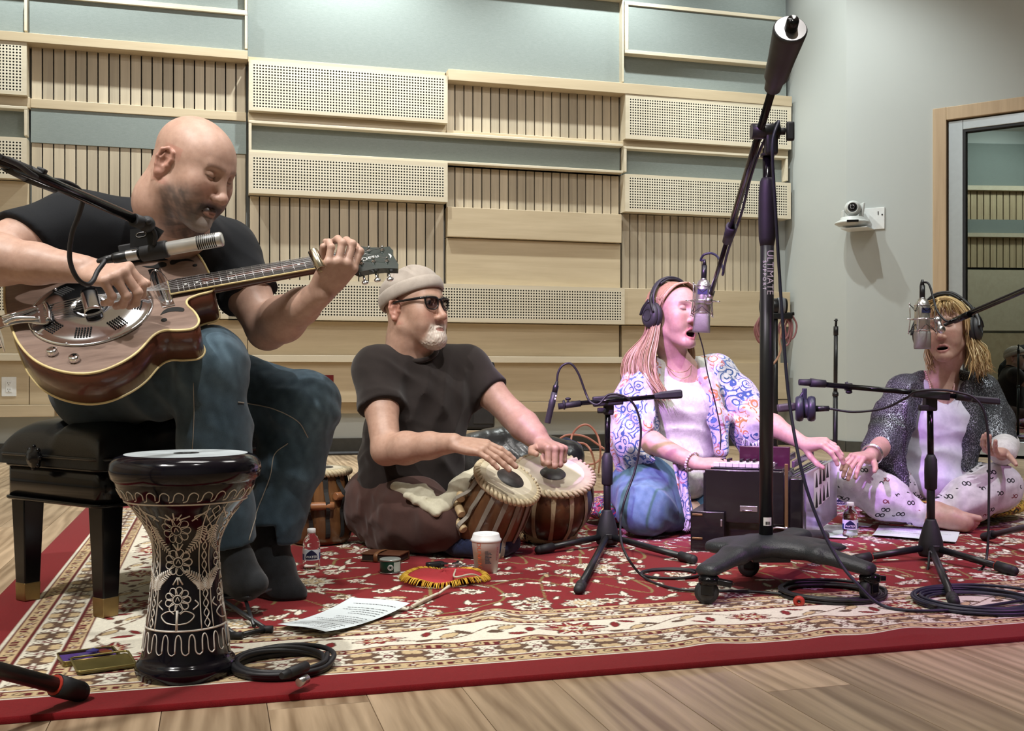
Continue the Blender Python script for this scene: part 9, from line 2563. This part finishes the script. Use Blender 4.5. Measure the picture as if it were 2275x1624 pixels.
m = MB(); p_ = cb + Vector((-0.035, -0.118, 0.022)); m.box(p_, (0.085, 0.018, 0.018), Matrix.Rotation(-0.28, 3, 'Z'), 0.003); m.build('sensor_window', pbr('black_gloss', (0.005, 0.005, 0.006), 0.1), cm)
hd_ = cb + Vector((0.0, -0.01, 0.132))
m = MB(); m.ball(hd_, (0.062, 0.062, 0.060), None, 28, 18); m.build('head', CW, cm)
ld = (cam.location - hd_); ld.z = 0; ld.normalize()
m = MB(); m.lathe([(0.050, 0.045), (0.044, 0.060), (0.036, 0.064), (0.034, 0.060)], hd_, frame_from(ld), 30); m.build('lens_ring', CW, cm)
m = MB(); m.lathe([(0.0355, 0.061), (0.02, 0.064), (0.0, 0.065)], hd_, frame_from(ld), 28); m.build('lens', pbr('black_lens', (0.004, 0.004, 0.006), 0.05), cm)
m = MB(); m.box(cb + Vector((0.072, 0.0, 0.115)), (0.020, 0.07, 0.12), Matrix.Rotation(0.10, 3, 'Y'), 0.008); m.box(cb + Vector((-0.068, 0.015, 0.09)), (0.012, 0.05, 0.06), None, 0.005); m.build('yoke', CW, cm)
def outlet(px, py, v_, mat, label, dark, sticker=False):
 d = (P(px, py, 1.0) - cam.location); t_ = v_ / d.dot(RV); c = cam.location + d * t_
 R_ = Matrix((RU, Vector((0, 0, 1)), -RV)).transposed()
 o = empty('wall_outlet', c, label, 'outlet')
 m = MB(); m.box(c + RV * -0.001, (0.094, 0.134, 0.006), R_, 0.002); m.build('plate', mat, o)
 m = MB(); m.box(c + RV * -0.0045, (0.040, 0.078, 0.003), R_, 0.002); m.build('socket', mat, o)
 m = MB()
 for sz_ in (-1, 1):
  q = c + RV * -0.0062 + Vector((0, 0, sz_ * 0.022))
  for sx, h_ in ((-0.007, 0.009), (0.007, 0.008)): m.box(q + RU * sx + Vector((0, 0, 0.004)), (0.0028, h_, 0.001), R_)
  m.cyl(q + Vector((0, 0, -0.009)), q + Vector((0, 0, -0.009)) - RV * 0.0008, 0.0028, n=10)
 m.build('slot', dark, o)
 if sticker: m = MB(); m.box(c + RV * -0.0066 + Vector((0, 0, -0.046)), (0.034, 0.014, 0.001), R_); m.build('sticker', LETTER, o)
 return o
outlet(20, 859, 7.985, WHITEP, 'white double wall outlet low on the wooden wall', HOLE)
outlet(727, 853, 7.985, pbr('red_outlet_plastic', '#6e0f14', 0.4), 'red double wall outlet low on the wooden wall', pbr('dark_red', (0.05, 0.004, 0.005), 0.5), True)
# a covered stand and a case in the dark room behind the glass
cs_ = wb(1.15, 1.1)
s6 = empty('covered_stand', cs_, 'dark covered stand in the room behind the glass door', 'stand')
m = MB(); m.lathe([(0.13, 0.0), (0.12, 0.4), (0.10, 0.9), (0.09, 1.3), (0.085, 1.36), (0.03, 1.40), (0.02, 1.5), (0.035, 1.52), (0.035, 1.57), (0.0, 1.58)], cs_, None, 24); m.build('cover', BLACK, s6)
m = MB(); m.box(cs_ + Vector((0.02, -0.02, 1.25)), (0.24, 0.16, 0.22), fr, 0.02); m.build('top_box', BLACK, s6)
